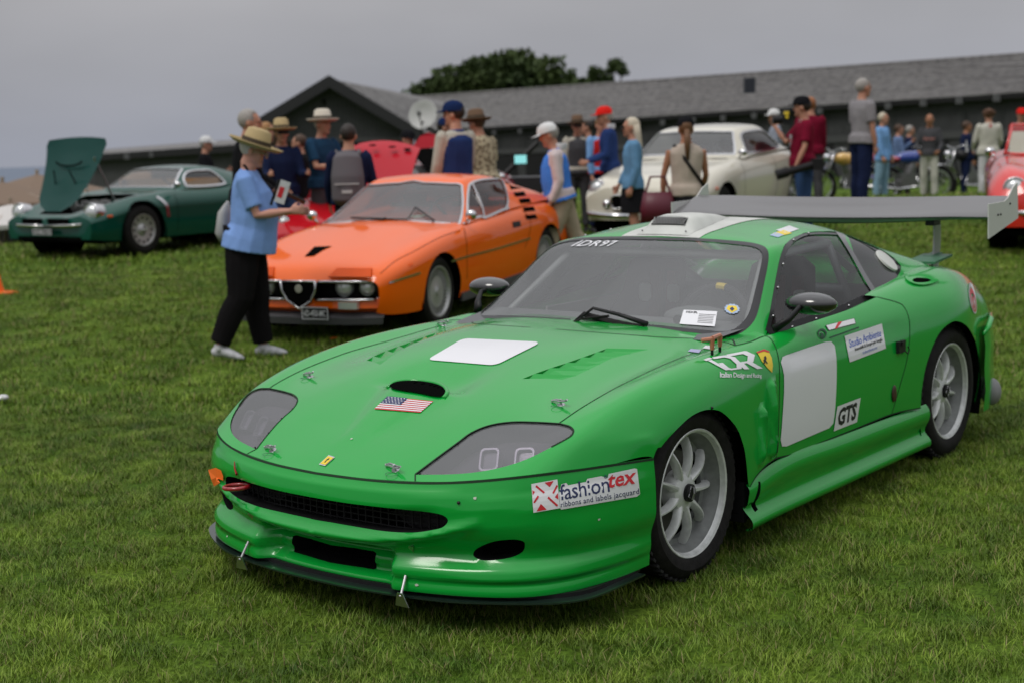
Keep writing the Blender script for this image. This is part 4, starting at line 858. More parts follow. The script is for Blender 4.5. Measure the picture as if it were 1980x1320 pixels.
# door latch and side fittings
q, n = B.ev(B.pt(('c', 1739, 670)), .008); lt = MB(); lt.box(q[0], (.075, .016, .055)); lt.box(q[0]+[.0, .01, .015], (.03, .01, .02)); dl = lt.build('door_latch', BLK, door_l); MB().tube([q[0]+[-.03, .005, -.02], q[0]+[-.055, .012, -.04], q[0]+[-.075, .01, -.025], q[0]+[-.065, .006, -.005]], .003, 6).build('latch_cable', BLK, dl)
q, n = B.ev(B.pt(('c', 1728, 760)), .003); MB().sph(q[0], (.026, .006, .040), 12, 8).build('side_badge', mat('badge_dark', (.05, .02, .015), rough=.4), door_l, smooth=True)
# mirrors
for sg in (1, -1):
    m_ = MB(); base = Vector((-.84, .80*sg, .842)); arm = [base, base+Vector((-.05, .04*sg, .035)), base+Vector((-.10, .06*sg, .075)), base+Vector((-.17, .03*sg, .09))]
    m_.tube(arm, [.028, .022, .020, .024], 10, sc=(1, .6)); mm = m_.build('mirror_arm', BLK, car, smooth=True)
    hb = MB(); c_ = base+Vector((-.19, .075*sg, .092)); hb.sph(c_, (.085, .118, .048), 20, 12)
    me_ = hb.build('door_mirror', mat('gloss_black', (.012, .012, .013), rough=.18, coat=1), car, smooth=True)
    for v in me_.data.vertices:
        if v.co.x < c_.x-.02: v.co.x = c_.x-.02
    MB().sph((c_.x-.021, c_.y, c_.z), (.002, .11, .042), 16, 8).build('mirror_glass', CHROME, me_)
# wiper
wp = MB()
def G3(px, py, off): q, n = GH.ev(GH.pt(('c', px, py)), off); return q[0]
wp.tube([G3(1252, 634, .02), G3(1200, 619, .028), G3(1150, 607, .03), G3(1120, 602, .028)], [.012, .009, .007, .005], 8); w1 = wp.build('wiper_arm', BLK, car, smooth=True)
wp = MB(); wp.tube([G3(1245, 636, .008), G3(1190, 627, .010), G3(1130, 612, .012), G3(1066, 597, .010)], [.006, .009, .009, .004], 6, sc=(1, 1.5)); wp.tube([G3(1180, 619, .022), G3(1120, 604, .022), G3(1066, 596, .014)], .005, 6); wp.build('wiper_blade', RUB, w1)
# fuel/air outlet on the rear deck shoulder and the small deck fittings
vo = B.path([('c', 1764, 541), ('c', 1771, 538), ('c', 1792, 539), ('c', 1800, 542), ('c', 1790, 548), ('c', 1768, 547)], .01)
vp, vn = B.ev(vo, .002); mesh('shoulder_intake', np.concatenate([vp, [vp.mean(0)]]), [(i, (i+1) % len(vp), len(vp)) for i in range(len(vp))], VOID, qua_l)
ribbon('intake_lip', B, C([(1750, 530), (1756, 545), (1775, 551), (1797, 549), (1812, 543)]), .014, GREEN, qua_l, off=.001, h=.008)
dk_ = MB(); dk_.box((-2.95, .62, .965), (.25, .16, .012), (0, .09, 0)); dk_.box((-3.05, .60, .972), (.12, .06, .02), (0, .1, 0)); dk_.build('deck_strap', mat('dull_green', (.05, .16, .09), rough=.5), car)
# rear bumper lip and exhaust tip at the tail corner
for sg in (1, -1): MB().tube([(-2.86, .955*sg, .585), (-2.93, .955*sg, .615), (-3.05, .925*sg, .64), (-3.2, .87*sg, .65)], [.008, .014, .016, .012], 8).build('rear_lip', GREEN, car, smooth=True)
for sg in (1, -1):
    rc = MB()
    V = []; us = np.linspace(-2.885, -3.2, 8)
    for u in us:
        for z, o in ((.60, 0.0), (.52, .012), (.40, .006), (.28, .012), (.17, .0)): V.append((u-.05*(.6-z), ((.945+o)-.35*max(0, -2.95-u)**1.2)*sg, z))
    rc.add(V, [(i*5+j, i*5+j+1, (i+1)*5+j+1, (i+1)*5+j) for i in range(7) for j in range(4)])
    rc.build('rear_bumper', GREEN, car, smooth=True)
MB().sph((-3.10, .915, .245), (.06, .055, .075), 14, 10).build('bumper_corner_guard', GREY, car, smooth=True)
# ---- wing
wg = MB(); ys = np.linspace(-.955, .955, 21); V = []; prof_u = [0, .02, .07, .15, .24, .31, .335, .24, .15, .07, .02]; prof_z = [0, .012, .028, .052, .078, .098, .098, .058, .018, -.014, -.012]
for y in ys:
    drop = .030*(1-min(1, abs(y)/.75)**2.0); bow = .05*(1-(abs(y)/.955)**2)
    for a, z in zip(prof_u, prof_z): V.append((-2.885-a+bow*0, y, 1.192+z-drop*(1.0 if z < .09 else .3)*(.4 if a < .03 else 1)))
n = 11; wg.add(V, [(i*n+j, i*n+(j+1) % n, (i+1)*n+(j+1) % n, (i+1)*n+j) for i in range(20) for j in range(n)])
wg.k = 0; wing = wg.build('rear_wing', mat('wing_grey', (.11, .108, .11), rough=.35, coat=.35), car, auto=True)
wb_ = MB(); 
for y0, y1 in zip(ys[:-1], ys[1:]):
    d0, d1 = [.030*(1-min(1, abs(y)/.75)**2.0) for y in (y0, y1)]
    wb_.add([(-2.882, y0, 1.196-d0*.4), (-2.882, y1, 1.196-d1*.4), (-2.955, y1, 1.176-d1), (-2.955, y0, 1.176-d0)], [(0, 1, 2, 3)])
wb_.build('wing_leading_edge', BLK, wing)
EP = [(-2.885, 1.262), (-2.895, 1.082), (-3.34, 1.165), (-3.315, 1.36), (-3.25, 1.335), (-3.18, 1.285), (-3.12, 1.266)]
for sg in (1, -1):
    e_ = MB(); e_.prism([(a, b) for a, b in EP], .006, Matrix.Translation((0, .958*sg+.003, 0)) @ Matrix.Rotation(math.pi/2, 4, 'X')); e = e_.build('wing_endplate', mat('plate_white', (.55, .55, .53), rough=.45), wing)
    b_ = MB()
    for a, z in ((-3.02, 1.20), (-3.06, 1.20), (-3.20, 1.25)): b_.sph((a, (.958+.005)*sg, z), .006, 8, 5)
    b_.build('endplate_bolts', BLK, e)
    pb = MB(); V = []
    for f in np.linspace(0, 1, 7): u = -3.02-.06*math.sin(f*2.4)*.5; V += [(u, .60*sg, .90+.27*f), (u-.085, .60*sg, .90+.27*f), (u-.085, .60*sg+.010, .90+.27*f), (u, .60*sg+.010, .90+.27*f)]
    pb.add(V, [(i*4+j, i*4+(j+1) % 4, (i+1)*4+(j+1) % 4, (i+1)*4+j) for i in range(6) for j in range(4)]); pb.build('wing_post', mat('post_grey', (.36, .36, .37), rough=.4), wing)
    MB().box((-3.03, .605*sg, 1.155), (.09, .05, .03)).build('post_clamp', BLK, wing)
# ---- cabin
dsh = MB(); dsh.add([(-.52, -.68, .825), (-.52, .68, .825), (-.86, .72, .86), (-.86, -.72, .86), (-.93, .72, .80), (-.93, -.72, .80), (-.95, .7, .55), (-.95, -.7, .55)], [(0, 1, 2, 3), (3, 2, 4, 5), (5, 4, 6, 7)]); dsh.build('dashboard', mat('dash_felt', (.13, .135, .14), rough=.9), car, smooth=False)
ih = MB(); ih.sph((-.93, .38, .86), (.10, .17, .05), 14, 8); ih.build('instrument_hood', MATS['dash_felt'], car, smooth=True)
stw = MB(); stw.tube([(0, .175*math.cos(a), .175*math.sin(a)) for a in np.linspace(0, 2*math.pi, 33)], .016, 8, Matrix.Translation((-1.05, .38, .815)) @ Matrix.Rotation(-.35, 4, 'Y'), cap=False); sw_ = stw.build('steering_wheel', SEATF, car, smooth=True)
MB().tube([(0, .175*math.cos(a), .175*math.sin(a)) for a in np.linspace(1.35, 1.6, 4)], .018, 8, Matrix.Translation((-1.05, .38, .815)) @ Matrix.Rotation(-.35, 4, 'Y')).build('wheel_marker', YEL, sw_)
hb = MB(); MM = Matrix.Translation((-1.05, .38, .815)) @ Matrix.Rotation(-.35, 4, 'Y')
for a in (0, math.pi, -math.pi/2): hb.tube([(0, 0, 0), (0, .17*math.cos(a), .17*math.sin(a))], .010, 6, MM, sc=(1, 2))
hb.tube([(0, 0, 0), (.3, 0, -.05)], .02, 8, MM); hb.build('wheel_spokes', BLK, sw_)
def seat(y):
    s = MB(); n = 9; prof = [(-1.30, .30, .25), (-1.55, .28, .24), (-1.66, .32, .24), (-1.72, .50, .27), (-1.78, .72, .28), (-1.82, .88, .19), (-1.86, 1.02, .17), (-1.86, 1.06, .10)]
    V = []
    for u, z, w in prof:
        for k in range(n): x = -1+2*k/(n-1); V.append((u+.13*abs(x)**3+.0, y+x*w, z+(.10*abs(x)**3 if z < .6 else 0)))
    s.add(V, [(i*n+j, i*n+j+1, (i+1)*n+j+1, (i+1)*n+j) for i in range(len(prof)-1) for j in range(n-1)]); o = s.build('racing_seat', SEATF, car, smooth=True)
    for sg in (1, -1):
        s2 = MB(); s2.prism(rrect(-.035, -.045, .035, .045, .02, .02, 3), .003, Matrix.Translation((-1.74, y+.085*sg, .86)) @ Matrix.Rotation(math.pi/2, 4, 'Y') @ Matrix.Rotation(math.pi/2, 4, 'Z')); s2.build('harness_slot', mat('pale_slot', (.62, .64, .62), rough=.6), o)
    MB().box((-1.765, y+.05, .72), (.03, .05, .5), (0, -.1, 0)).box((-1.765, y-.05, .72), (.03, .05, .5), (0, -.1, 0)).build('harness', mat('belt_red', (.10, .01, .015), rough=.8), o)
seat(.38); seat(-.33)
rcg = MB(); tb = .021
rcg.tube([(-1.95, -.60, .3), (-1.95, -.62, .85), (-1.92, -.52, 1.12), (-1.9, -.3, 1.17), (-1.9, .3, 1.17), (-1.92, .52, 1.12), (-1.95, .62, .85), (-1.95, .60, .3)], tb, 8)
for sg in (1, -1):
    rcg.tube([(-.80, .64*sg, .4), (-.84, .66*sg, .80), (-1.25, .535*sg, 1.10), (-1.92, .52*sg, 1.12)], tb, 8); rcg.tube([(-1.95, .60*sg, .5), (-.82, .66*sg, .62)], tb, 8); rcg.tube([(-1.93, .50*sg, 1.10), (-2.7, .45*sg, .8)], tb, 8)
rcg.tube([(-1.25, -.53, 1.11), (-1.25, .53, 1.11)], tb, 8); rcg.tube([(-1.93, -.5, 1.1), (-1.95, .58, .4)], tb, 8); rcg.tube([(-1.93, -.6, .9), (-1.93, .6, .9)], tb, 8)
tag(rcg.build('roll_cage', mat('cage_grey', (.30, .31, .32), rough=.4), car, smooth=True), kind=None)
MB().box((-1.5, 0, .33), (1.4, 1.3, .02)).box((-.96, 0, .45), (.02, 1.3, .4)).build('cabin_floor', VOID, car)
PALEI = mat('pale_interior', (.42, .43, .43), rough=.6)  # pale cabin surfaces added to lighten the view through the windscreen
MB().add([(-2.05, -.70, .45), (-2.05, .70, .45), (-2.25, .70, .80), (-2.25, -.70, .80), (-2.9, .60, .86), (-2.9, -.60, .86)], [(0, 1, 2, 3), (3, 2, 4, 5)]).build('rear_bulkhead', PALEI, car)
shell('headliner', GH, GH.path([('k', 2.4, 0), ('k', 2.4, 2.3), ('k', 6.0, 2.3), ('k', 6.0, 0)], .05), PALEI, car, res=.06, both=True, off=-.025)
for sg in (1, -1): MB().box((-1.75, .80*sg, .62), (.7, .01, .36)).build('side_trim', PALEI, car)
for sg in (1, -1): MB().box((-1.4, .845*sg, .52), (1.2, .01, .40)).build('door_card', mat('door_card', (.03, .03, .032), rough=.7), car)
# ================================================================ the parked classics behind
def parked(name, label, x, y, a, wb=2.4, z=None, group='classic cars parked on the lawn'):
    z0 = float(gz(x, y)); z1 = float(gz(x-math.cos(a)*wb, y-math.sin(a)*wb)); b = math.atan2(z1-z0, wb); z0 = z0 if z is None else z
    t = thing(name, label, 'car', (x, y, z0), a, group); t.rotation_euler = (0, b, a); frame(x, y, z0, a, b); return t
def coupe(rows, wb, arch=(.34, .34), az=.30, half=True):
    net = []
    for u, zc, ze, ve, vm, zm, zb in rows:
        net.append([(u, 0, zc), (u, ve*.38, zc+(ze-zc)*.12), (u, ve*.74, zc+(ze-zc)*.55), (u, ve, ze), (u, (ve+vm)/2+.028*(vm > .4), ze-(ze-zm)*.30), (u, vm-.003, ze-(ze-zm)*.70), (u, vm, zm), (u, vm-.004, (zm+zb)/2), (u, vm-.035, zb)])
    s = Surf(net, 200, 160)
    if s.N[100, 5][2] < 0: s.sg = -1; s.norm()
    return s
def house(rows):
    g = []
    for uc, zc, ur, vr, zr, ub, vb, zb in rows:
        g.append([(uc, 0, zc), (uc+(ur-uc)*.15, vr*.5, zc-(zc-zr)*.16), (uc+(ur-uc)*.5, vr*.85, zc-(zc-zr)*.5), (ur, vr, zr), (ur*.9+ub*.1, vr+(vb-vr)*.14, zr-(zr-zb)*.10), ((ur+ub)/2, vr+(vb-vr)*.6, (zr+zb)/2), (ub, vb, zb)])
    s = Surf(g, 160, 120)
    if s.N[80, 5][2] < 0: s.sg = -1; s.norm()
    return s
def archpath(uc, r, z0, zb, n=14, k='s'):
    return [(k, uc+r*math.cos(a), max(zb, z0+r*math.sin(a))) for a in np.linspace(-.25, math.pi+.25, n)]
def bodypanels(S, parent, paint, wb, r=(.335, .335), zc=.30, zb=.19, doorc=None, hood_t=2.9, hood_s=None, both_all=True):
    'body with wheel arches, bonnet and doors as separate panels'
    n = len(S.ks)-1
    def lo(u0, u1, m_=8): return [('p', float(S.pt(('s', u, .35))[0]), 1.0) for u in np.linspace(u0, u1, m_)]
    def arc(uc, R_): return [('s', uc+R_*math.cos(a), zc+R_*math.sin(a)) for a in np.linspace(-.28, math.pi+.28, 16)]
    pts = [('p', 0, 0), ('p', 0, 1)]
    sf = float(S.pt(('s', r[0]*.96, .25))[0]); sr = float(S.pt(('s', -r[0]*.96, .25))[0]); s2 = float(S.pt(('s', -wb+r[1]*.96, .25))[0]); s3 = float(S.pt(('s', -wb-r[1]*.96, .25))[0])
    pts += [('p', sf, 1)]+arc(0, r[0])+[('p', sr, 1), ('p', s2, 1)]+arc(-wb, r[1])+[('p', s3, 1), ('p', 1, 1), ('p', 1, 0)]
    return S.path(pts, .04)
OR = mat('orange_paint', (.82, .12, .001), rough=.4, coat=.8, coatr=.06, spec=.08, bump=.008, bscale=400)
CHR2 = mat('old_chrome', (.55, .55, .56), rough=.18, metal=1); RIMB = mat('classic_rim', (.42, .42, .42), rough=.4, metal=.5); AMBER = mat('amber_lens', (.75, .10, .01), rough=.4, spec=.2)
LAMPG = mat('lamp_glass', (.55, .57, .58), rough=.08, coat=1, metal=.4); TANL = mat('tan_leather', (.38, .19, .08), rough=.6); CLG = glass('classic_glass', (.60, .64, .64), .14); DKG = glass('open_glass', (.92, .94, .94), .02, refl=0)
def classic_wheel(parent, c, Rt, Rr, sg, kind='turbine', w=.2, rot=0):
    o = bpy.data.objects.new('wheel', None); COL.objects.link(o); o.parent = parent; o.location = c
    M = Matrix.Rotation(-math.pi/2*sg, 4, 'X') @ Matrix.Rotation(rot, 4, 'Z')
    MB().lathe([(Rr-.01, -.004), (Rr+.01, .008), (Rr+(Rt-Rr)*.5, .014), (Rt-.02, .0), (Rt-.004, -.015), (Rt, -.04), (Rt, -w+.04), (Rt-.02, -w), (Rr, -w)], 40, M).build('tyre', RUB, o, auto=True)
    r = MB(); r.lathe([(Rr+.004, -.006), (Rr+.002, .006), (Rr-.008, .006), (Rr-.018, -.012), (Rr-.03, -.035), (Rr-.035, -.10)], 40, M); r.build('rim', RIMB, o, auto=True)
    d = MB()
    if kind == 'turbine':
        for k in range(30):
            a = 2*math.pi*k/30; d.box((math.cos(a)*(Rr-.055), math.sin(a)*(Rr-.055), -.022), (.062, .0085, .02), (0, 0, a+.18), M)
        tag(d.build('rim_vanes', RIMB, o), kind='stuff')
        MB().lathe([(0, .0), (.028, .0), (.032, -.01), (.05, -.018), (Rr-.082, -.020), (Rr-.082, -.04)], 30, M).build('hub', RIMB, o, auto=True); MB().lathe([(Rr-.09, -.045), (Rr-.03, -.05)], 30, M).build('wheel_back', VOID, o)
    else:
        for k in range(12):
            a = 2*math.pi*k/12; d.lathe([(0, -.012), (.018, -.012)], 10, M @ Matrix.Translation(((Rr-.045)*math.cos(a), (Rr-.045)*math.sin(a), 0)))
        tag(d.build('rim_holes', VOID, o), kind='stuff')
        MB().lathe([(0, .012), (.02, .012), (.026, .0), (.06, -.012), (.08, -.03), (Rr-.075, -.022), (Rr-.02, -.016)], 36, M).build('rim_disc', RIMB, o, auto=True)
        h = MB(); h.tube([(-.055, 0, .008), (.055, 0, .008)], .009, 6, M); h.tube([(0, -.055, .008), (0, .055, .008)], .009, 6, M); h.build('knock_off_hub', CHR2, o)
    return o
# ---------------- orange coupe (full pixel fitting)
oc = parked('sports_coupe', 'orange two-door sports coupe with slatted rear pillar', -4.386, -5.021, .249, 2.35, z=.121)
AO = [(.90, .520, .515, .60, .700, .44, .26), (.84, .585, .575, .63, .745, .46, .24), (.70, .64, .625, .66, .785, .50, .22), (.40, .705, .69, .685, .815, .54, .20), (0, .775, .755, .70, .825, .57, .20), (-.35, .83, .79, .70, .825, .58, .20),
      (-.60, .845, .80, .70, .825, .58, .20), (-1.0, .85, .825, .70, .825, .58, .20), (-1.5, .86, .85, .695, .825, .58, .20), (-1.9, .87, .865, .69, .825, .60, .21), (-2.35, .865, .855, .685, .83, .60, .22), (-2.8, .83, .82, .66, .815, .58, .25), (-3.1, .79, .775, .63, .79, .56, .30), (-3.27, .74, .73, .58, .75, .54, .34)]
OB = coupe(AO, 2.35)
HO = house([(-.52, .83, -.60, .66, .80, -.66, .735, .795), (-.85, 1.0, -.92, .575, .97, -.93, .74, .81), (-1.14, 1.150, -1.17, .485, 1.125, -1.2, .745, .825), (-1.35, 1.185, -1.35, .485, 1.150, -1.35, .75, .835), (-1.65, 1.180, -1.65, .49, 1.140, -1.65, .75, .845),
            (-2.0, 1.120, -2.0, .50, 1.08, -2.0, .74, .85), (-2.4, 1.02, -2.4, .53, .985, -2.4, .73, .85), (-2.75, .92, -2.75, .56, .90, -2.75, .71, .83), (-3.0, .82, -3.0, .58, .80, -3.0, .68, .77)])
obo = bodypanels(OB, oc, OR, 2.35, (.345, .345), .285)
okill = []
body = shell('body', OB, obo, OR, oc, res=.05, both=True)
cL = MB()
WSO = [(820, 440), (892, 441), (893.5, 400), (893, 362), (890, 357), (820, 354.5)]
def cen(L): return [('k', .12, 0)]+C(L, False)+[('k', 1.97, 0)]
wso = HO.path(cen(WSO), .03)
SWO = [(905, 437), (903, 400), (905, 368), (910, 356), (930, 349), (960, 347), (970, 350), (977, 366), (981, 385), (979, 400), (968, 413), (935, 429)]
swo2 = HO.path(C(SWO, True), .03)
hb_ = np.concatenate([HO.path([('k', 8, 0), ('k', 8, 6), ('k', 0, 6), ('p', 0, 0)], .04, closed=False), wso, np.array([wso[-1]+(np.array([1., 0])-wso[-1])*t for t in np.linspace(.04, .96, 22)])])
rf = shell('roof', HO, hb_, OR, oc, holes=[swo2], res=.05, both=True)
shell('windscreen', HO, wso, CLG, oc, res=.06, both=True, off=-.004)
for mir in (False, True):
    shell('side_window', HO, swo2, DKG, oc, res=.08, mirror=mir, off=-.006)
    m_ = MB(); ribbon('x', HO, C(SWO+SWO[:1], True), .022, None, None, off=.002, mirror=mir, mb=m_, h=.006); m_.build('window_trim', CHR2, oc)
    m_ = MB(); ribbon('x', HO, [('c', 913, 355), ('c', 925, 432)], .02, None, None, off=.0, mirror=mir, mb=m_, h=.006); m_.build('quarter_light_post', CHR2, oc)
    m_ = MB(); ribbon('x', HO, [('k', .12, 0)]+C([(820, 440), (892, 441), (894, 400), (893, 360), (885, 356), (820, 354)], False)+[('k', 1.97, 0)], .02, None, None, off=.002, mirror=mir, mb=m_, h=.004); m_.build('screen_trim', CHR2, oc)
    for px, py in ((986, 350), (996, 362), (1004, 376), (1014, 389), (1022, 405), (1026, 420)):   # louvres on the pillar
        px2 = px
        d1 = [(np.linalg.norm(S_.ev(S_.pt(('c', px, py)))[0][0]-CP()), i) for i, S_ in enumerate((HO, OB)) if S_.bvh.ray_cast(Vector(CP()), Vector(ray(px, py)))[0] is not None]; surf = (HO, OB)[min(d1)[1]] if d1 else HO
        q = [surf.pt(('c', px2+dx, py+dy)) for dx, dy in ((-12, -3), (9, -5), (13, 3), (-8, 5))]; p, n = surf.ev(np.array(q), .004); p = p*np.array([1, -1 if mir else 1, 1]); mesh('pillar_slot', p, [(0, 1, 2, 3)], VOID, oc)
    m_ = MB()
    for L_, w in (([(752, 547), (780, 538), (812, 528)], .016), ([(872, 506), (903, 496), (960, 481), (1025, 461)], .016), ([(1078, 444), (1100, 437)], .014)): ribbon('x', OB, C(L_), w, None, None, off=.002, mirror=mir, mb=m_, h=.005)
    m_.build('side_trim', CHR2, oc)
    m_ = MB(); ribbon('x', OB, C([(897, 442), (902, 470), (903, 505), (903, 540)]), .008, None, None, mirror=mir, mb=m_); ribbon('x', OB, C([(1008, 405), (1025, 425), (1024, 450), (1015, 480)]), .008, None, None, mirror=mir, mb=m_); m_.build('door_gap', VOID, oc)
    q = OB.path(C([(990, 430), (1005, 427), (1007, 438), (992, 441)], False), .02); shell('door_handle', OB, q, BLK, oc, res=.04, off=.003, mirror=mir)
    sg = -1 if mir else 1
    hm = MB(); hm.sph((-.63, .80*sg, .88), (.035, .055, .045), 12, 8); hm.tube([(-.63, .74*sg, .81), (-.63, .79*sg, .86)], .012, 6); hm.build('door_mirror', CHR2, oc, smooth=True)
    classic_wheel(oc, (0, .77*sg, .300), .300, .212, sg, 'turbine'); classic_wheel(oc, (-2.35, .77*sg, .300), .300, .212, sg, 'turbine')
    m_ = MB(); ribbon('x', OB, [('c', 665, 429), ('c', 640, 470), ('c', 700, 500)], .006, None, None, mirror=mir, mb=m_) if False else None
for mir in (False, True): ribbon('bonnet_gap', OB, C([(735, 530), (765, 505), (800, 487), (850, 460), (890, 446)]), .006, mat('gap_orange', (.10, .015, .002), rough=.8), oc, mirror=mir)
# nose: face, grille, split bumper with its shield, slatted lamp covers
fz = [(0, .70), (0, 0)]
nf = MB(); yy = np.linspace(-.70, .70, 25)
def nose_u(y): return .92-.10*abs(y/.7)**3
def nstrip(mb, z0, z1, du0, du1, y0=-.70, y1=.70, n=24, e0=1.0, e1=1.0):
    ys2 = np.linspace(y0, y1, n+1); V = [(nose_u(y)+du0, y*e0, z0) for y in ys2]+[(nose_u(y)+du1, y*e1, z1) for y in ys2]; mb.add(V, [(i, i+1, n+2+i, n+1+i) for i in range(n)])
nstrip(nf, .522, .495, -.02, .0, e0=.98); nf.build('nose_panel', OR, oc); nf = MB(); nstrip(nf, .365, .29, 0, .01); nstrip(nf, .29, .25, .01, -.06, e1=.97); nf.build('lower_valance', OR, oc)
nf = MB(); nstrip(nf, .25, .215, -.06, .03, e0=.97, e1=1.0); nstrip(nf, .215, .16, .03, .02, e1=.98); nf.build('chin_spoiler', mat('grey_spoiler', (.075, .075, .08), rough=.7, spec=.2), oc)
nf = MB(); nstrip(nf, .50, .36, -.13, -.13); nstrip(nf, .36, .36, -.13, .0); nf.build('grille_recess', VOID, oc)
gb_ = MB()
for k in range(5): nstrip(gb_, .385+k*.024, .388+k*.024, -.07, -.07)
gb_.build('grille_bars', mat('grille_dark', (.03, .03, .032), rough=.4), oc)
for sg in (1, -1):
    m_ = MB(); top = [(nose_u(y)+.012, y*sg, .502) for y in np.linspace(.17, .64, 9)]; arc_ = [(nose_u(.70)+.0+.02*math.cos(a), (.64+.065*math.cos(a))*sg, .43+.072*math.sin(a)) for a in np.linspace(math.pi/2, -math.pi/2, 9)]; bot = [(nose_u(y)+.02, y*sg, .358) for y in np.linspace(.64, .14, 9)]
    m_.tube(top+arc_+bot, .011, 8); m_.build('bumper', CHR2, oc, smooth=True)
    for y, r_ in ((.36, .068), (.55, .062)):
        l = MB(); M = Matrix.Translation((nose_u(y)-.045, y*sg, .445)) @ Matrix.Rotation(math.pi/2, 4, 'Y'); l.lathe([(0, .03), (r_*.5, .025), (r_*.9, .008), (r_, -.002), (r_*1.06, -.002), (r_*1.06, -.05)], 24, M); l.build('headlight', LAMPG, oc, auto=True)
    l = MB(); l.box((nose_u(.43)+.018, .43*sg, .315), (.04, .17, .055)); l.build('fog_lamp', LAMPG, oc)
    c_ = MB()
    for k in range(5):
        f = k/4; z = .545+.050*f; u = .905-.075*f; hw = .19-.03*f; yc = .45*sg; c_.box((u, yc, z), (.018, hw*2, .012), (0, .5, 0))
    tag(c_.build('lamp_cover_slats', AMBER, oc), kind=None)
    l = MB(); l.sph((.88, .80*sg, .53), (.012, .006, .012), 8, 5) if False else None
    q = OB.path(C([(790, 511), (797, 509), (798, 515), (791, 517)], False), .02); shell('side_marker', OB, q, AMBER, oc, res=.03, off=.003, mirror=(sg < 0))
sh = MB(); vv = [(.16, .505), (.155, .43), (.11, .35), (0, .285), (-.11, .35), (-.155, .43), (-.16, .505)]; sh.tube([(nose_u(y)+.035, y, z) for y, z in vv], .009, 8); sh.tube([(nose_u(0)+.02, -.16, .505), (nose_u(0)+.02, .16, .505)], .009, 8); sd_ = sh.build('grille_shield', CHR2, oc, smooth=True)
MB().prism([(a, b) for a, b in vv], .01, Matrix.Translation((nose_u(0)+.012, 0, 0)) @ Matrix(((0, 0, 1, 0), (1, 0, 0, 0), (0, 1, 0, 0), (0, 0, 0, 1)))).build('shield_back', VOID, sd_)
MB().lathe([(0, .004), (.03, .004), (.034, 0)], 20, Matrix.Translation((nose_u(0)+.03, 0, .445)) @ Matrix.Rotation(math.pi/2, 4, 'Y')).build('round_badge', mat('badge_metal', (.30, .30, .25), rough=.4), sd_)
def plate(parent, x, y0, y1, z0, z1, s, rot=0, white=False):
    o = MB().box((x, (y0+y1)/2, (z0+z1)/2), (.01, abs(y1-y0), z1-z0)).build('number_plate', BLK, parent); w = MATS['white_vinyl']
    f = MB(); cy, cz = (y0+y1)/2, (z0+z1)/2; W_, H_ = abs(y1-y0), z1-z0
    for a in ((cy, z1-.004, W_, .006), (cy, z0+.004, W_, .006)): f.box((x+.006, a[0], a[1]), (.003, a[2], a[3]))
    for a in (cy-W_/2+.003, cy+W_/2-.003): f.box((x+.006, a, cz), (.003, .006, H_))
    f.build('plate_border', w, o); t = T(s, 0, .012, 1.05); v = t[0]; V = [(x+.007, cy-W_*.42+q[0]*W_*.84, z0+H_*.24+q[1]*H_*.52) for q in v]; mesh('plate_lettering', V, t[1], w, o)
plate(oc, .965, .03, .27, .205, .305, '6D-450-MC')
# bonnet air duct, wipers, papers on the dash
dq = OB.path(C([(589, 497), (608, 478), (640, 477), (625, 485), (606, 496)], False), .02)
def bquad(S, pts, mt, name, par, off=.004):
    V = []
    for x, y in pts: st, sg = S.pt2(x, y); p, n = S.ev(st, off); V.append(p[0]*np.array([1, sg, 1]))
    return mesh(name, V, [tuple(range(len(V)))], mt, par)
bquad(OB, [(589, 497), (608, 478), (642, 477), (624, 485), (607, 496)], VOID, 'bonnet_duct', oc)
m_ = MB()
for pts in ([(720, 440), (700, 431), (680, 425), (633, 423)], [(830, 442), (812, 433), (790, 429), (712, 427)]):
    V = []
    for x, y in pts: st, sg = HO.pt2(x, y); p, n = HO.ev(st, .02); V.append(p[0]*np.array([1, sg, 1]))
    m_.tube(V, .008, 6)
m_.build('wipers', BLK, oc)
MB().add([(-.88, -.05, .845), (-.70, -.12, .838), (-.68, .18, .842), (-.90, .28, .86)], [(0, 1, 2, 3)]).build('papers', mat('pale_green_paper', (.45, .65, .42), rough=.8), oc)
def cabin(parent, ws_u, rear_u, w, zf, belt, seatm, wheel_y=.33, top=.55):
    MB().box(((ws_u+rear_u)/2, 0, zf), (abs(rear_u-ws_u), w*2, .02)).build('cabin_floor', VOID, parent)
    MB().box((ws_u-.12, 0, belt-.05), (.32, w*1.8, .08)).build('dashboard', BLK, parent)
    for y in (.33, -.33):
        s = MB(); s.box((ws_u-.85, y, zf+.22), (.5, .46, .16)); s.box((ws_u-1.08, y, belt-.13), (.14, .44, .42), (0, -.25, 0)); s.box((ws_u-1.14, y, belt+.10), (.08, .22, .12), (0, -.2, 0)); s.build('seat', seatm, parent)
    t = MB(); M = Matrix.Translation((ws_u-.48, wheel_y, belt+.02)) @ Matrix.Rotation(-.5, 4, 'Y'); t.tube([(0, .18*math.cos(a), .18*math.sin(a)) for a in np.linspace(0, 6.283, 25)], .013, 6, M, cap=False); t.tube([(0, -.18, 0), (0, .18, 0)], .01, 6, M); t.tube([(0, 0, 0), (.25, 0, 0)], .015, 6, M); t.build('steering_wheel', BLK, parent)
cabin(oc, -.62, -2.2, .68, .25, .82, mat('dark_brown_leather', (.04, .018, .014), rough=.5))
def wells(parent, wb, y, R_=.36, z=.29):
    for u in (0, -wb):
        for sg in (1, -1): MB().lathe([(R_, 0), (R_, .28), (0, .28)], 22, Matrix.Translation((u, y*sg, z)) @ Matrix.Rotation(math.pi/2*sg, 4, 'X'), a0=-.3, a1=math.pi+.3).build('wheel_well', VOID, parent)
    MB().box((-wb/2, 0, .20), (wb+1.2, y*1.7, .05)).build('floor_pan', VOID, parent)
wells(oc, 2.35, .80)
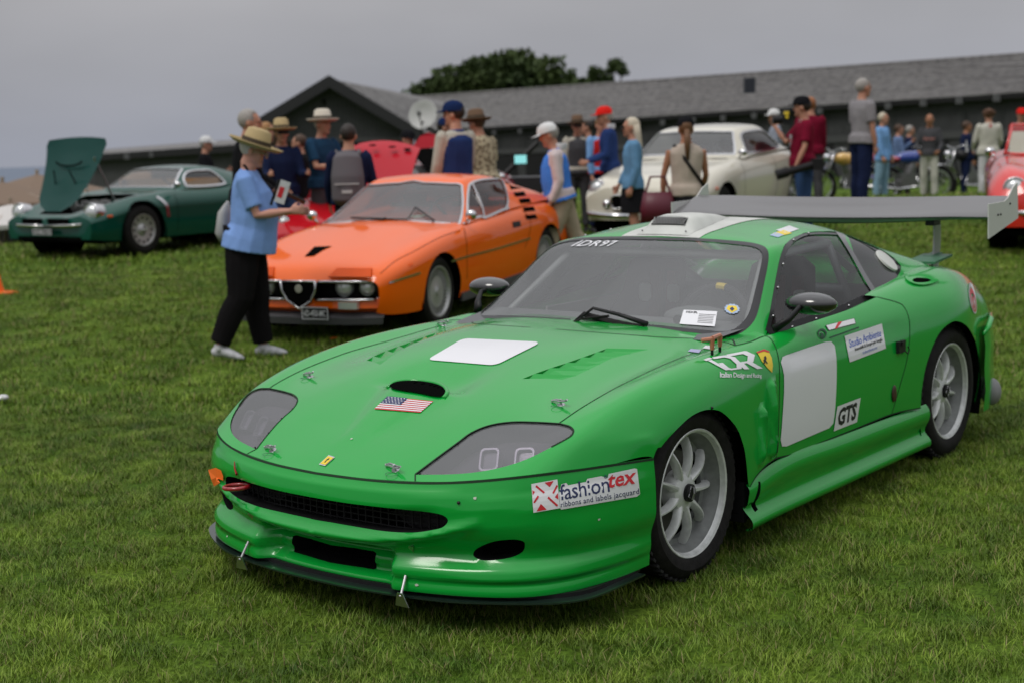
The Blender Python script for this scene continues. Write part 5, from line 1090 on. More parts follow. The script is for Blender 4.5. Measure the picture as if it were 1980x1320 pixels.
p, n = OB.ev(OB.path([('p', 1, 0), ('p', 1, 1)], .05, closed=False)); q = np.concatenate([p, (p*np.array([1, -1, 1.]))[::-1]]); mesh('tail_panel', np.concatenate([q, [q.mean(0)]]), [(i, i+1, len(q)) for i in range(len(q)-1)], OR, oc)
for sg in (1, -1): MB().box((-1.17, .795*sg, .20), (1.6, .03, .07)).build('sill_strip', mat('sill_grey', (.06, .06, .062), rough=.6), oc)
# ---------------- classic body kit shared by the farther cars (real dimensions, no pixels)
def farcar(name, label, x, y, a, rows, hrows, wb, paint, seatm, Rt=.32, Rr=.20, kind='turbine', win=None, wsk=(.35, 2.05, 3.0), glassm=None, trim=None, open_car=False, z=None, hood_open=False, wy=None, head=None):
    t = parked(name, label, x, y, a, wb, z=z); S = coupe(rows, wb); bo = bodypanels(S, t, paint, wb, (Rt+.045, Rt+.045), Rt-.01)
    wy = wy or max(r[4] for r in rows)-.06; trim = trim or CHR2; nf = rows[0]
    holes = []
    if hood_open:
        hp = S.path([('t', rows[0][0]-.12, 0), ('t', rows[0][0]-.12, .30), ('t', -.30, .48), ('t', -.42, .2), ('t', -.42, 0)], .05, closed=False); hp[0, 1] = hp[-1, 1] = 0
        # cut the bonnet out of the half outline along its centreline
        i = len(bo); mid = [bo[-1]+(hp[-1]-bo[-1])*t_ for t_ in np.linspace(0, 1, 12)[1:-1]] if bo[-1][1] < 1e-6 else []
        k_ = max(j for j in range(len(bo)) if bo[j, 0] > .999 and bo[j, 1] < 1e-6); base = bo[:k_+1]
        up_ = [base[-1]+(hp[-1]-base[-1])*t_ for t_ in np.linspace(0, 1, 24)[1:-1]]; dn = [hp[0]+(np.array([0., 0])-hp[0])*t_ for t_ in np.linspace(0, 1, 6)[1:-1]]
        bo = np.concatenate([base, np.array(up_), hp[::-1], np.array(dn)])
    cock = None
    if open_car:
        cock = S.path([('t', -.75, 0), ('t', -.72, .5), ('t', -1.0, .64), ('t', -1.7, .62), ('t', -1.85, .4), ('t', -1.85, 0)], .05, closed=False); cock[0, 1] = cock[-1, 1] = 0
        k_ = max(j for j in range(len(bo)) if bo[j, 0] > .999 and bo[j, 1] < 1e-6); base = bo[:k_+1]
        up_ = [base[-1]+(cock[-1]-base[-1])*t_ for t_ in np.linspace(0, 1, 16)[1:-1]]; dn = [cock[0]+(np.array([0., 0])-cock[0])*t_ for t_ in np.linspace(0, 1, 24)[1:-1]]
        bo = np.concatenate([base, np.array(up_), cock[::-1], np.array(dn)])
    shell('body', S, bo, paint, t, res=.07, both=True)
    p, n = S.ev(S.path([('p', 0, 0), ('p', 0, 1)], .05, closed=False)); q = np.concatenate([p, (p*np.array([1, -1, 1.]))[::-1]]); mesh('nose_panel', np.concatenate([q, [q.mean(0)+[.06, 0, 0]]]), [(i, i+1, len(q)) for i in range(len(q)-1)]+[(len(q)-1, 0, len(q))], paint, t, True)
    p, n = S.ev(S.path([('p', 1, 0), ('p', 1, 1)], .05, closed=False)); q = np.concatenate([p, (p*np.array([1, -1, 1.]))[::-1]]); mesh('tail_panel', np.concatenate([q, [q.mean(0)-[.05, 0, 0]]]), [(i, i+1, len(q)) for i in range(len(q)-1)]+[(len(q)-1, 0, len(q))], paint, t, True)
    if hrows:
        Hs = house(hrows); k0, k1, kc = wsk
        ws = Hs.path([('k', k0, 0), ('k', k0, kc*.98), ('k', (k0+k1)/2, kc), ('k', k1, kc*.96), ('k', k1, 0)], .06)
        wn = Hs.path(C(win, True, True, k='s', n=4), .05)
        o_ = Hs.path([('k', k1+.0, 0), ('k', len(hrows)-1, 0), ('k', len(hrows)-1, 6), ('k', 0, 6), ('k', 0, 0)], .06, closed=False)
        half = np.concatenate([o_, ws[:-1]]) if False else np.concatenate([o_[:-1], ws])
        half = np.concatenate([o_, ws])
        shell('roof', Hs, half, paint, t, holes=[wn], res=.08, both=True); shell('windscreen', Hs, ws, glassm or CLG, t, res=.1, both=True, off=-.004)
        kr = len(hrows)-1; rw = Hs.path([('k', kr-3.4, 0), ('k', kr-3.4, 2.4), ('k', kr-1.3, 2.5), ('k', kr-1.2, 0)], .06); shell('rear_window', Hs, rw, DARKG, t, res=.1, both=True, off=.003)
        for mir in (False, True):
            shell('side_window', Hs, wn, DKG, t, res=.1, mirror=mir, off=-.006)
            m_ = MB(); ribbon('x', Hs, C(win+win[:1], True, k='s', n=4), .028, None, None, off=.002, mirror=mir, mb=m_, h=.006); m_.build('window_trim', trim, t)
            m_ = MB(); ribbon('x', Hs, [('k', k0, 0), ('k', k0, kc*.98), ('k', (k0+k1)/2, kc), ('k', k1, kc*.96), ('k', k1, 0)], .026, None, None, off=.002, mirror=mir, mb=m_, h=.005); m_.build('screen_trim', trim, t)
        cabin(t, hrows[0][0]-.05, hrows[-3][0], .66, .28, hrows[0][1], seatm)
    for sg in (1, -1):
        for u in (0, -wb): classic_wheel(t, (u, wy*sg, Rt-.005), Rt, Rr, sg, kind)
        hm = MB(); hm.sph((-.62 if hrows else -.7, (wy+.02)*sg, rows[5][2]+.07), (.04, .06, .045), 10, 7); hm.tube([(-.62, (wy-.03)*sg, rows[5][2]), (-.62, wy*sg, rows[5][2]+.05)], .012, 6); hm.build('door_mirror', CHR2, t, smooth=True)
        if head:
            hu, hv, hz, hr = head; M = Matrix.Translation((hu, hv*sg, hz)) @ Matrix.Rotation(math.pi/2-.12, 4, 'Y')
            MB().lathe([(0, .045), (hr*.5, .038), (hr*.85, .015), (hr*.95, .0)], 20, M).build('headlight', LAMPG, t, smooth=True); MB().lathe([(hr*.93, .0), (hr*.98, .018), (hr*1.12, .012), (hr*1.16, -.02), (hr*1.1, -.14)], 24, M).build('headlight_ring', trim, t, smooth=True)
        m_ = MB(); ribbon('x', S, [('s', -.62, rows[5][2]-.06), ('s', -.60, .5), ('s', -.60, .26)], .008, None, None, mirror=sg < 0, mb=m_); ribbon('x', S, [('s', -1.75, rows[5][2]-.06), ('s', -1.78, .5), ('s', -1.68, .26)], .008, None, None, mirror=sg < 0, mb=m_); m_.build('door_gap', VOID, t)
    wells(t, wb, wy+.03, Rt+.06, Rt-.01)
    return t, S
TEAL = mat('dark_green_paint', (.001, .058, .040), rough=.35, coat=.65, coatr=.05, spec=.1); CREAM = mat('cream_paint', (.60, .57, .47), rough=.35, coat=1, coatr=.08, spec=.3); REDP = mat('red_paint', (.42, .004, .010), rough=.4, coat=.7, coatr=.05, spec=.08); REDB = mat('bright_red_paint', (.62, .018, .012), rough=.32, coat=1, coatr=.05)
ZR = [(.80, .50, .53, .56, .76, .42, .24), (.62, .565, .60, .62, .82, .45, .22), (.32, .61, .68, .66, .86, .52, .20), (0, .66, .745, .68, .875, .56, .20), (-.35, .74, .775, .69, .87, .56, .20), (-.7, .79, .80, .69, .865, .56, .20), (-1.2, .80, .805, .69, .865, .56, .20), (-1.8, .83, .83, .69, .88, .58, .20), (-2.45, .84, .855, .68, .90, .60, .22), (-2.9, .78, .80, .66, .87, .58, .25), (-3.3, .70, .72, .60, .80, .52, .30), (-3.45, .64, .66, .56, .74, .50, .32)]
ZH = [(-.60, .79, -.70, .66, .785, -.78, .735, .78), (-.85, .93, -.92, .56, .91, -.93, .735, .80), (-1.10, 1.075, -1.15, .47, 1.05, -1.16, .74, .805), (-1.35, 1.11, -1.35, .47, 1.075, -1.35, .74, .81), (-1.7, 1.105, -1.7, .475, 1.065, -1.7, .74, .82), (-2.1, 1.03, -2.1, .48, .99, -2.1, .72, .83), (-2.6, .93, -2.6, .50, .90, -2.6, .70, .84), (-3.1, .80, -3.1, .50, .78, -3.1, .66, .78), (-3.35, .70, -3.35, .5, .69, -3.35, .6, .68)]
ZW = [(-.95, .83), (-1.02, .93), (-1.18, 1.02), (-1.45, 1.035), (-1.60, 1.02), (-1.68, .90), (-1.66, .84), (-1.3, .825)]
gc, GS = farcar('classic_coupe', 'dark green classic coupe with its bonnet propped open', -7.114, -12.355, .115, ZR, ZH, 2.45, TEAL, TANL, .32, .20, 'disc', win=ZW, wsk=(.35, 2.0, 3.0), z=.331, hood_open=True, head=(.70, .66, .575, .105))
hp_ = MB(); V = []; nn_ = 12
for i in range(nn_+1):
    f = i/nn_; hw = .30+.27*f**.8-.16*max(0, .12-f)/.12-.05*max(0, f-.93)/.07; u = .70-.50*f-.05*math.sin(f*math.pi); z = .585+.93*f
    for j in range(13):
        x = -1+2*j/12; rel = .045*math.exp(-((x/.4)**2))*(1 if .3 < f < .75 else .2)+.03*max(0, f-.8)*x*x*8; V.append((u+rel*.6+.02*abs(x)**3, x*hw, z-.03*x*x*(f > .9)))
hp_.add(V, [(i*13+j, i*13+j+1, (i+1)*13+j+1, (i+1)*13+j) for i in range(nn_) for j in range(12)]); hb_ = hp_.build('bonnet', mat('dark_green_paint_matte', (.002, .045, .038), rough=.5, coat=.25, spec=.1), gc, smooth=True)
for sg in (1, -1): MB().box((.50, .17*sg, .98), (.012, .012, .26), (.25*sg, .3, 0)).build('bonnet_slot', VOID, hb_)
arc2 = MB(); arc2.tube([(.40+.02*math.sin(a), .24*math.cos(a), 1.22+.07*-math.sin(a)) for a in np.linspace(.2, math.pi-.2, 12)], .012, 6); arc2.build('bonnet_bulge_lip', VOID, hb_)
MB().tube([(.1, .45, .70), (.35, .40, 1.25)], .014, 6).build('bonnet_prop', STEEL, gc)
MB().box((.1, 0, .50), (.95, .85, .14)).build('engine_bay', VOID, gc); MB().box((-1.42, 0, .80), (.75, 1.28, .26)).build('rear_bench', mat('tan_trim', (.52, .27, .10), rough=.7), gc)
e_ = MB()
for k in range(4):
    for sg in (1, -1): e_.lathe([(0, .09), (.045, .09), (.05, 0)], 12, Matrix.Translation((.25-.17*k, .12*sg, .60)))
e_.box((-.1, 0, .60), (.7, .34, .07)); tag(e_.build('engine', mat('alloy_engine', (.35, .35, .34), rough=.5, metal=.5), gc))
for sg in (1, -1):
    MB().prism([(a, b) for a, b in rrect(.05 if sg > 0 else -.42, -.035, .42 if sg > 0 else -.05, .035, .03, .03)], .02, Matrix.Translation((.845, 0, .47)) @ Matrix(((0, 0, 1, 0), (1, 0, 0, 0), (0, 1, 0, 0), (0, 0, 0, 1)))).build('grille_opening', VOID, gc)
    m_ = MB(); m_.tube([(.87, .02*sg, .405), (.88, .25*sg, .41), (.86, .50*sg, .415), (.80, .60*sg, .425)], .028, 8, sc=(1, .6)); m_.build('bumper', CHR2, gc, smooth=True)
    MB().sph((.55, .835*sg, .52), (.05, .012, .016), 10, 6).build('side_marker', AMBER, gc)
    m_ = MB(); ribbon('x', GS, [('s', -.30, .72), ('s', -.40, .60), ('s', -.42, .46)], .05, None, None, off=.003, mirror=sg < 0, mb=m_, h=.008); m_.build('fender_vent', CHR2, gc)
plate(gc, .91, -.17, .17, .305, .375, 'ZH98117E')
MB().box((.70, 0, .30), (.22, 1.15, .16)).build('lower_valance', VOID, gc)
# ---- cream two-door coupe
WR = [(.70, .66, .66, .46, .72, .48, .28), (.58, .76, .745, .56, .78, .52, .25), (.30, .82, .80, .64, .80, .56, .22), (0, .87, .845, .67, .805, .60, .22), (-.35, .905, .88, .68, .81, .62, .22), (-.7, .93, .91, .68, .81, .62, .22), (-1.2, .94, .925, .68, .81, .62, .22), (-1.8, .94, .925, .68, .82, .62, .22), (-2.4, .93, .915, .67, .82, .64, .24), (-2.9, .88, .865, .64, .79, .60, .28), (-3.3, .80, .79, .58, .73, .56, .32), (-3.45, .70, .70, .5, .66, .52, .35)]
WH = [(-.55, .925, -.66, .66, .915, -.74, .745, .905), (-.74, 1.06, -.82, .60, 1.045, -.86, .745, .91), (-.95, 1.235, -1.02, .52, 1.21, -1.04, .745, .915), (-1.25, 1.295, -1.25, .53, 1.255, -1.25, .745, .92), (-1.65, 1.305, -1.65, .53, 1.26, -1.65, .745, .92), (-2.05, 1.26, -2.05, .52, 1.21, -2.05, .735, .92), (-2.4, 1.10, -2.4, .52, 1.06, -2.4, .71, .92), (-2.7, .96, -2.7, .54, .94, -2.7, .68, .90), (-2.9, .88, -2.9, .55, .87, -2.9, .66, .86)]
WW = [(-.92, .95), (-.98, 1.05), (-1.12, 1.18), (-1.4, 1.205), (-1.9, 1.19), (-2.1, 1.10), (-2.22, .97), (-1.5, .945)]
wp_ = at(1290, 17.8)
wc, WSf = farcar('cream_coupe', 'cream coupe with a rounded bonnet and round headlights', wp_[0], wp_[1], .152, WR, WH, 2.6, CREAM, mat('oxblood_leather', (.12, .02, .02), rough=.6), .32, .19, 'disc', win=WW, wsk=(.3, 2.0, 3.0), head=(.64, .60, .655, .095))
wc.location.z = float(gz(wp_[0], wp_[1]))+.02
MB().prism(rrect(-.36, -.075, .36, .075, .07, .07), .02, Matrix.Translation((.74, 0, .50)) @ Matrix(((0, 0, 1, 0), (1, 0, 0, 0), (0, 1, 0, 0), (0, 0, 0, 1)))).build('grille_opening', VOID, wc)
m_ = MB(); m_.tube([(.765, y, z) for y, z in rrect(-.37, .42, .37, .58, .07, .07)]+[(.765, .37, .5)], .012, 6); m_.build('grille_surround', CHR2, wc, smooth=True)
for sg in (1, -1):
    m_ = MB(); m_.tube([(.83, .05*sg, .34), (.83, .35*sg, .345), (.74, .66*sg, .36), (.5, .79*sg, .38)], .035, 8); m_.build('bumper', CHR2, wc, smooth=True)
    MB().lathe([(0, .03), (.05, .02), (.055, -.03)], 16, Matrix.Translation((.72, .44*sg, .475)) @ Matrix.Rotation(math.pi/2, 4, 'Y')).build('fog_lamp', CHR2, wc, smooth=True)
    MB().sph((.34, .815*sg, .62), (.03, .01, .018), 8, 6).build('side_marker', AMBER, wc)
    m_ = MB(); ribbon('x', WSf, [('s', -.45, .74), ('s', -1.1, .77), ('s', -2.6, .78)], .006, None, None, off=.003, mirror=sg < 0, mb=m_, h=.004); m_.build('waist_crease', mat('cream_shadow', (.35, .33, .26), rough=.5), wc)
# ---- red coupe behind with its bonnet up (long tilting nose)
rp = at(705, 16.6)
RR_ = [(.85, .46, .47, .50, .74, .38, .24), (.7, .56, .58, .62, .82, .42, .22), (.4, .66, .72, .66, .86, .5, .2), (0, .72, .80, .68, .87, .55, .2), (-.4, .76, .80, .69, .87, .55, .2), (-.8, .80, .81, .69, .86, .56, .2), (-1.3, .81, .82, .69, .86, .56, .2), (-1.9, .84, .85, .69, .88, .58, .2), (-2.5, .86, .88, .68, .9, .6, .22), (-3.0, .8, .82, .64, .85, .58, .26), (-3.3, .72, .74, .58, .78, .54, .3)]
rc_, RS_ = farcar('red_coupe', 'deep red sports coupe with raised bonnet behind the orange one', rp[0], rp[1], .30, RR_, [(a-.25, b+.02, c-.25, d, e+.02, f-.25, g, h) for a, b, c, d, e, f, g, h in ZH[:-1]], 2.4, REDP, BLK, .32, .2, 'turbine', win=[(a-.25, b+.02) for a, b in ZW], wsk=(.35, 2.0, 3.0), head=(.66, .60, .585, .06))
hd_ = MB(); V = []
for i in range(11):
    f = i/10; hw = .64-.10*f; u = -.05-.62*f; z = .80+.92*f-.30*f*f
    for j in range(11): x = -1+2*j/10; V.append((u+.08*x*x, x*hw, z-.10*x*x*f))
hd_.add(V, [(i*11+j, i*11+j+1, (i+1)*11+j+1, (i+1)*11+j) for i in range(10) for j in range(10)]); rb_ = hd_.build('bonnet', mat('red_paint_soft', (.42, .006, .018), rough=.45, coat=.4, spec=.1), rc_, smooth=True)
for x, y, z in ((-.50, -.25, 1.42), (-.46, .0, 1.405), (-.46, .25, 1.38), (-.50, .42, 1.35)): MB().sph((x+.015, y, z-.03), (.035, .05, .012), 8, 6).build('bonnet_slot', VOID, rb_)
MB().sph((-.12, -.5, .86), (.02, .03, .03), 8, 6).build('bonnet_badge', CREAM, rb_)
MB().prism(rrect(-.42, -.05, .42, .05, .045, .045), .02, Matrix.Translation((.90, 0, .40)) @ Matrix(((0, 0, 1, 0), (1, 0, 0, 0), (0, 1, 0, 0), (0, 0, 0, 1)))).build('grille_opening', VOID, rc_)
# ---- second raised red lid with its black lining (next car along)
kp = at(838, 18.5)
kc_, KS_ = farcar('red_roadster', 'red car behind the vest wearer, its black-lined lid raised', kp[0], kp[1], .55, RR_, [(a-.25, b+.02, c-.25, d, e+.02, f-.25, g, h) for a, b, c, d, e, f, g, h in ZH[:-1]], 2.4, mat('wine_paint', (.30, .012, .03), rough=.35, coat=1), BLK, .32, .2, 'turbine', win=[(a-.25, b+.02) for a, b in ZW], wsk=(.35, 2.0, 3.0), head=(.66, .60, .585, .06))
q = [at3(*a, 17.8) for a in ()]
frame()
ld = MB(); A4 = [at3(792, 290, 17.9), at3(866, 284, 17.9), at3(858, 345, 17.2), at3(826, 330, 17.2)]; B4 = [a+np.array([-.02, .0, .02]) for a in A4]
lid = thing('raised_lid', 'raised black-lined lid of the red car, red edge uppermost', 'car lid', A4[3]); o4 = A4[3]
ld.add([a-o4 for a in A4]+[a-o4+FLAT*.05 for a in A4], [(0, 1, 2, 3), (7, 6, 5, 4), (0, 4, 5, 1), (1, 5, 6, 2), (2, 6, 7, 3), (3, 7, 4, 0)]); ld.build('lining', VOID, lid)
T4 = [at3(795, 289, 17.95), at3(812, 264, 18.0), at3(828, 256, 18.0), at3(845, 262, 18.0), at3(860, 284, 17.95)]
ld = MB(); n = 5; ld.add([a-o4 for a in T4]+[a-o4+FLAT*.06 for a in T4], [tuple(range(5)), tuple(range(9, 4, -1))]+[(i, (i+1) % 5, 5+(i+1) % 5, 5+i) for i in range(5)]); ld.build('lid_skin', MATS['red_paint_soft'], lid)
# ---- bright red open roadster at the right edge
qp_ = at(2062, 15.0)
QR = [(.75, .62, .62, .46, .74, .46, .28), (.6, .74, .78, .56, .80, .5, .25), (.3, .80, .86, .62, .82, .54, .22), (0, .82, .86, .64, .82, .56, .22), (-.4, .88, .86, .66, .82, .6, .22), (-.8, .90, .87, .66, .8, .6, .22), (-1.3, .88, .85, .66, .8, .6, .22), (-1.9, .88, .86, .66, .82, .6, .24), (-2.4, .84, .84, .62, .8, .6, .26), (-2.9, .74, .74, .56, .74, .54, .3), (-3.1, .66, .66, .5, .68, .5, .34)]
qc, QS = farcar('red_convertible', 'bright red open roadster with a wraparound windscreen at the lawn edge', qp_[0], qp_[1], .36, QR, None, 2.2, REDB, CREAM, .32, .19, 'disc', open_car=True, head=(.66, .56, .66, .10))
ws_ = MB(); V = []
for i in range(13):
    a = -1+2*i/12; V += [(-.62-.28*abs(a)**3, .62*a, .90), (-.86-.30*abs(a)**3, .54*a, 1.20)]
ws_.add(V, [(2*i, 2*i+2, 2*i+3, 2*i+1) for i in range(12)]); wsg = ws_.build('windscreen', DKG, qc, smooth=True)
fr_ = MB(); fr_.tube(V[1::2], .016, 6); fr_.tube(V[0::2], .016, 6); fr_.tube([V[0], V[1]], .016, 6); fr_.tube([V[-2], V[-1]], .016, 6); fr_.build('screen_frame', REDB, qc, smooth=True)
for y in (.32, -.32): MB().box((-1.35, y, .62), (.45, .45, .14)).box((-1.62, y, .86), (.14, .48, .46), (0, -.2, 0)).build('seat', CREAM, qc)
MB().box((-.84, 0, .84), (.12, 1.2, .08)).build('dashboard', CREAM, qc)
for sg in (1, -1): MB().tube([(.80, .03*sg, .42), (.80, .4*sg, .42), (.66, .72*sg, .43)], .03, 8).build('bumper', CHR2, qc, smooth=True)
frame()
# ================================================================ people
SKIN = mat('skin', (.42, .21, .14), rough=.55, spec=.3); SKIN2 = mat('skin_tanned', (.33, .15, .085), rough=.55, spec=.3); SKIN3 = mat('skin_pink', (.50, .25, .19), rough=.55, spec=.3)
def cloth(n, c, **k): return mat('cloth_'+n, c, rough=.95, spec=.05, bump=k.pop('bump', .6), bscale=k.pop('bs', 14), noise=.10, nscale=7, **k)
def loft(mb, rings, side=(0, 1, 0), n=14, cap=True):
    'rings: (centre, r_front, r_side)'
    P_ = [Vector(r[0]) for r in rings]; V = []
    for i, r in enumerate(rings):
        t = P_[min(i+1, len(P_)-1)]-P_[max(i-1, 0)]; t = t.normalized() if t.length > 1e-6 else Vector((0, 0, 1)); b = Vector(side)-t*Vector(side).dot(t)
        b = b.normalized() if b.length > 1e-4 else t.orthogonal().normalized(); f = b.cross(t)
        for k in range(n):
            a = 2*math.pi*k/n; V.append(P_[i]+f*math.cos(a)*r[1]+b*math.sin(a)*r[2])
    F = [(i*n+k, i*n+(k+1) % n, (i+1)*n+(k+1) % n, (i+1)*n+k) for i in range(len(P_)-1) for k in range(n)]
    if cap: F += [tuple(range(n))[::-1], tuple((len(P_)-1)*n+k for k in range(n))]
    mb.add(V, F)
def remesh(mb, name, mt, parent, vox, smooth=3):
    'fuse the lofts into one continuous skin'
    me = bpy.data.meshes.new(name); me.from_pydata(mb.v, [], mb.f); me.update(); o = bpy.data.objects.new(name, me); COL.objects.link(o)
    r = o.modifiers.new('r', 'REMESH'); r.mode = 'VOXEL'; r.voxel_size = vox
    s = o.modifiers.new('s', 'SMOOTH'); s.iterations = smooth; s.factor = .5
    bpy.context.view_layer.update(); m2 = bpy.data.meshes.new_from_object(o.evaluated_get(bpy.context.evaluated_depsgraph_get())); bpy.data.objects.remove(o); bpy.data.meshes.remove(me)
    m2.name = name; m2.materials.clear(); return link(name, m2, mt, parent, True)
def rotv(v, ax, a): return Matrix.Rotation(a, 3, ax) @ Vector(v)
def dirv(fwd, out=0, sg=1):
    'unit vector: 0 = straight down, fwd = degrees raised forward, out = degrees outward'
    v = Vector((math.sin(R(fwd)), 0, -math.cos(R(fwd)))); return (Matrix.Rotation(R(out)*sg, 3, 'X') @ v).normalized()
def hand(mb, W, d, sg, h, curl=35, up_=(0, 0, 1), big=1.0):
    d = Vector(d).normalized(); side = Vector((0, 1, 0)).cross(d) if abs(d.y) < .8 else Vector((1, 0, 0)); side = (side-d*side.dot(d)).normalized(); pn = d.cross(side)   # pn = palm normal axis
    L = .105*h/1.75; loft(mb, [(W, .016*big, .021*big), (W+d*L*.4, .014*big, .036*big), (W+d*L*.8, .012*big, .038*big)], side, 8)
    for k, ln in enumerate((.066, .076, .071, .055)):
        b = W+d*L*.75+side*(-.028+.0187*k); q = math.radians(curl); d1 = (d*math.cos(q)-pn*math.sin(q)*sg).normalized(); d2 = (d*math.cos(2.1*q)-pn*math.sin(2.1*q)*sg).normalized()
        loft(mb, [(b, .0085, .0085), (b+d1*ln*.5, .008, .008), (b+d1*ln*.5+d2*ln*.5, .006, .006)], side, 6)
    b = W+d*L*.25-side*.028; loft(mb, [(b, .011, .011), (b+(d*.7-side*.6-pn*sg*.3)*.035, .0095, .0095), (b+(d*1.4-side*.7-pn*sg*.8)*.042, .007, .007)], side, 6)
def person(label, px, D, top, face, h=None, lean=0, fat=0, wide=1.0, arms=((8, 6, 15), (8, 6, 15)), legs=((2, 4), (-4, 2)), shirt=None, trousers=None, sleeve='long', skin=None, hair=None, hairc=None, hat=None, hatc=None, shoes=None, skirt=None, vest=None, group=None, vox=.014, nod=0, turn=0, extra=None, group_=None, hem=0, hatup=0, xy=None, sitting=False, lower=True):
    skin = skin or SKIN; pos = at(px, D) if xy is None else np.array(xy)
    if h is None:
        yh = 274-(px-990)*.026; h = (yh-top)*D/FPX+CAMP[2]-pos[2]
        if hat == 'cap': h -= .03
        if hat in ('brim', 'straw'): h -= .06
        h = float(np.clip(h, 1.50, 1.95))
    base = {'R': RGT, 'L': -RGT, 'A': FLAT, 'T': -FLAT}[face[0]]; ang = math.atan2(base[1], base[0])+R(float(face[1:] or 0))
    t = thing('person', label, 'person', pos, ang, group_)
    k = h/1.75; Q = lambda x, y, z: Vector((x*k, y*k, z*k))
    def bend(p):   # lean the upper body forward about the hips
        p = Vector(p); z0 = .93*k
        if p.z > z0: d = p-Vector((0, 0, z0)); d = Matrix.Rotation(R(lean), 3, 'Y') @ d; return d+Vector((0, 0, z0))
        return p
    w = wide; ft = fat
    tors = [(Q(0, 0, .86), .09+ft*.4, .135*w), (Q(0, 0, .95), .105+ft*.6, .165*w), (Q(ft*.75, 0, 1.04), .098+ft*.85, .150*w+ft*.35), (Q(ft*.75, 0, 1.14), .102+ft*.85, .150*w+ft*.4), (Q(ft*.3, 0, 1.28), .112+ft*.4, .168*w), (Q(-.01, 0, 1.38), .098, .180*w), (Q(-.015, 0, 1.435), .072, .135*w), (Q(-.012, 0, 1.475), .055, .065), (Q(.0, 0, 1.52), .056, .058)]
    tr = [(bend(c), a*k, b*k) for c, a, b in tors]
    body = MB(); loft(body, [(c, a*.9, b*.92) for c, a, b in tr[:-2]]+tr[-2:])
    # head: skull, jaw, brow, nose, chin, ears, on a neck
    hc = bend(Q(.022, 0, 1.625)); Rm = Matrix.Rotation(R(lean*.5+nod), 4, 'Y') @ Matrix.Rotation(R(turn), 4, 'Z'); hk = k*1.09; k_ = k
    def H(x, y, z): return hc+(Rm.to_3x3() @ Vector((x*hk, y*hk, z*hk)))
    loft(body, [(bend(Q(-.01, 0, 1.44)), .058*k, .062*k), (H(-.02, 0, -.09), .056*k, .056*k), (H(-.012, 0, -.03), .05*k, .05*k)])
    body.sph(hc+Rm.to_3x3() @ Vector((-.012*k, 0, .022*k)), (.098*k, .076*k, .096*k), 16, 12, rot=Rm); body.sph(H(.018, 0, -.045), (.068*k, .058*k, .068*k), 14, 10, rot=Rm)
    body.sph(H(.062, 0, -.088), (.026*k, .030*k, .022*k), 10, 8); body.sph(H(.080, 0, .018), (.016*k, .046*k, .012*k), 8, 6, rot=Rm)
    loft(body, [(H(.080, 0, .012), .008*k, .009*k), (H(.100, 0, -.018), .012*k, .015*k), (H(.098, 0, -.030), .010*k, .018*k)], n=8)
    for sg in (1, -1): body.sph(H(-.008, .077*sg, -.012), (.020*k, .010*k, .032*k), 8, 6, rot=Rm); body.sph(H(.052, .036*sg, -.028), (.026*k, .02*k, .024*k), 8, 6)
    fm = MB()
    for sg in (1, -1): fm.sph(H(.082, .031*sg, .004), (.007*k, .011*k, .0055*k), 8, 5); fm.box(H(.089, .031*sg, .022), (.006*k, .030*k, .006*k))
    fm.sph(H(.083, 0, -.060), (.007*k, .023*k, .005*k), 8, 5); face_ = fm
    # arms and hands
    st = MB()
    for sg, (uf, uo, ef) in ((1, arms[0]), (-1, arms[1])):
        S_ = bend(Q(-.005, .172*w*sg, 1.40)); d1 = Matrix.Rotation(R(lean), 3, 'Y') @ dirv(uf, uo, sg) if False else dirv(uf, uo, sg); E = S_+d1*.285*k
        ina = 0
        if isinstance(ef, tuple): ef, ina = ef
        d2 = dirv(ef, -ina, sg); Wp = E+d2*.250*k; m1 = (S_+E)/2; m2 = (E*.6+Wp*.4)
        loft(body, [(S_, .045*k, .048*k), (m1, .042*k, .042*k), (E, .034*k, .034*k), (m2, .037*k, .036*k), (Wp, .022*k, .026*k)], n=10)
        hand(body, Wp, d2, sg, h, 30 if ef < 40 else 45)
        if shirt is not None or sleeve == 'vest':
            if sleeve == 'long': loft(st, [(S_-d1*.04+Vector((0, -.03*sg, .0)), .060*k, .058*k), (S_, .066*k, .062*k), (m1, .058*k, .056*k), (E, .052*k, .050*k), (m2, .050*k, .046*k), (Wp-d2*.01, .034*k, .036*k)], n=12)
            elif sleeve == 'short': loft(st, [(S_-d1*.04+Vector((0, -.03*sg, 0)), .062*k, .060*k), (S_, .070*k, .066*k), (m1, .066*k, .062*k), (m1*.45+E*.55, .066*k, .062*k)], n=12)
    # legs
    lg = MB(); foots = []
    for sg, (hf, kb) in ((1, legs[0]), (-1, legs[1])):
        Hj = Q(0, .085*sg, .90); d1 = dirv(hf, 3, sg); Kn = Hj+d1*.41*k; d2 = dirv(hf-kb, 1, sg); An = Kn+d2*.42*k
        foots.append((An, d2, sg)); cal = Kn*.65+An*.35+Vector((-.02*k, 0, 0))
        loft(body, [(Hj, .075*k, .075*k), (Kn, .052*k, .050*k), (cal, .052*k, .048*k), (An, .032*k, .032*k)], n=10)
        if trousers is not None and not skirt: loft(lg, [(Hj+Vector((0, 0, .03)), .100*k+ft*.5, .092*k+ft*.2), ((Hj+Kn)/2, .092*k+ft*.42, .086*k+ft*.2), (Kn, .078*k+ft*.3, .074*k+ft*.15), (cal, .076*k+ft*.25, .070*k+ft*.1), (An+Vector((0, 0, .03)), .068*k+ft*.15, .060*k+ft*.05)], n=12)
    dz = min(f[0].z for f in foots)-.075*k
    allo = [remesh(body, 'body', skin, t, vox), face_.build('face_features', MATS.get('face_dark') or mat('face_dark', (.07, .03, .025), rough=.6), t)]
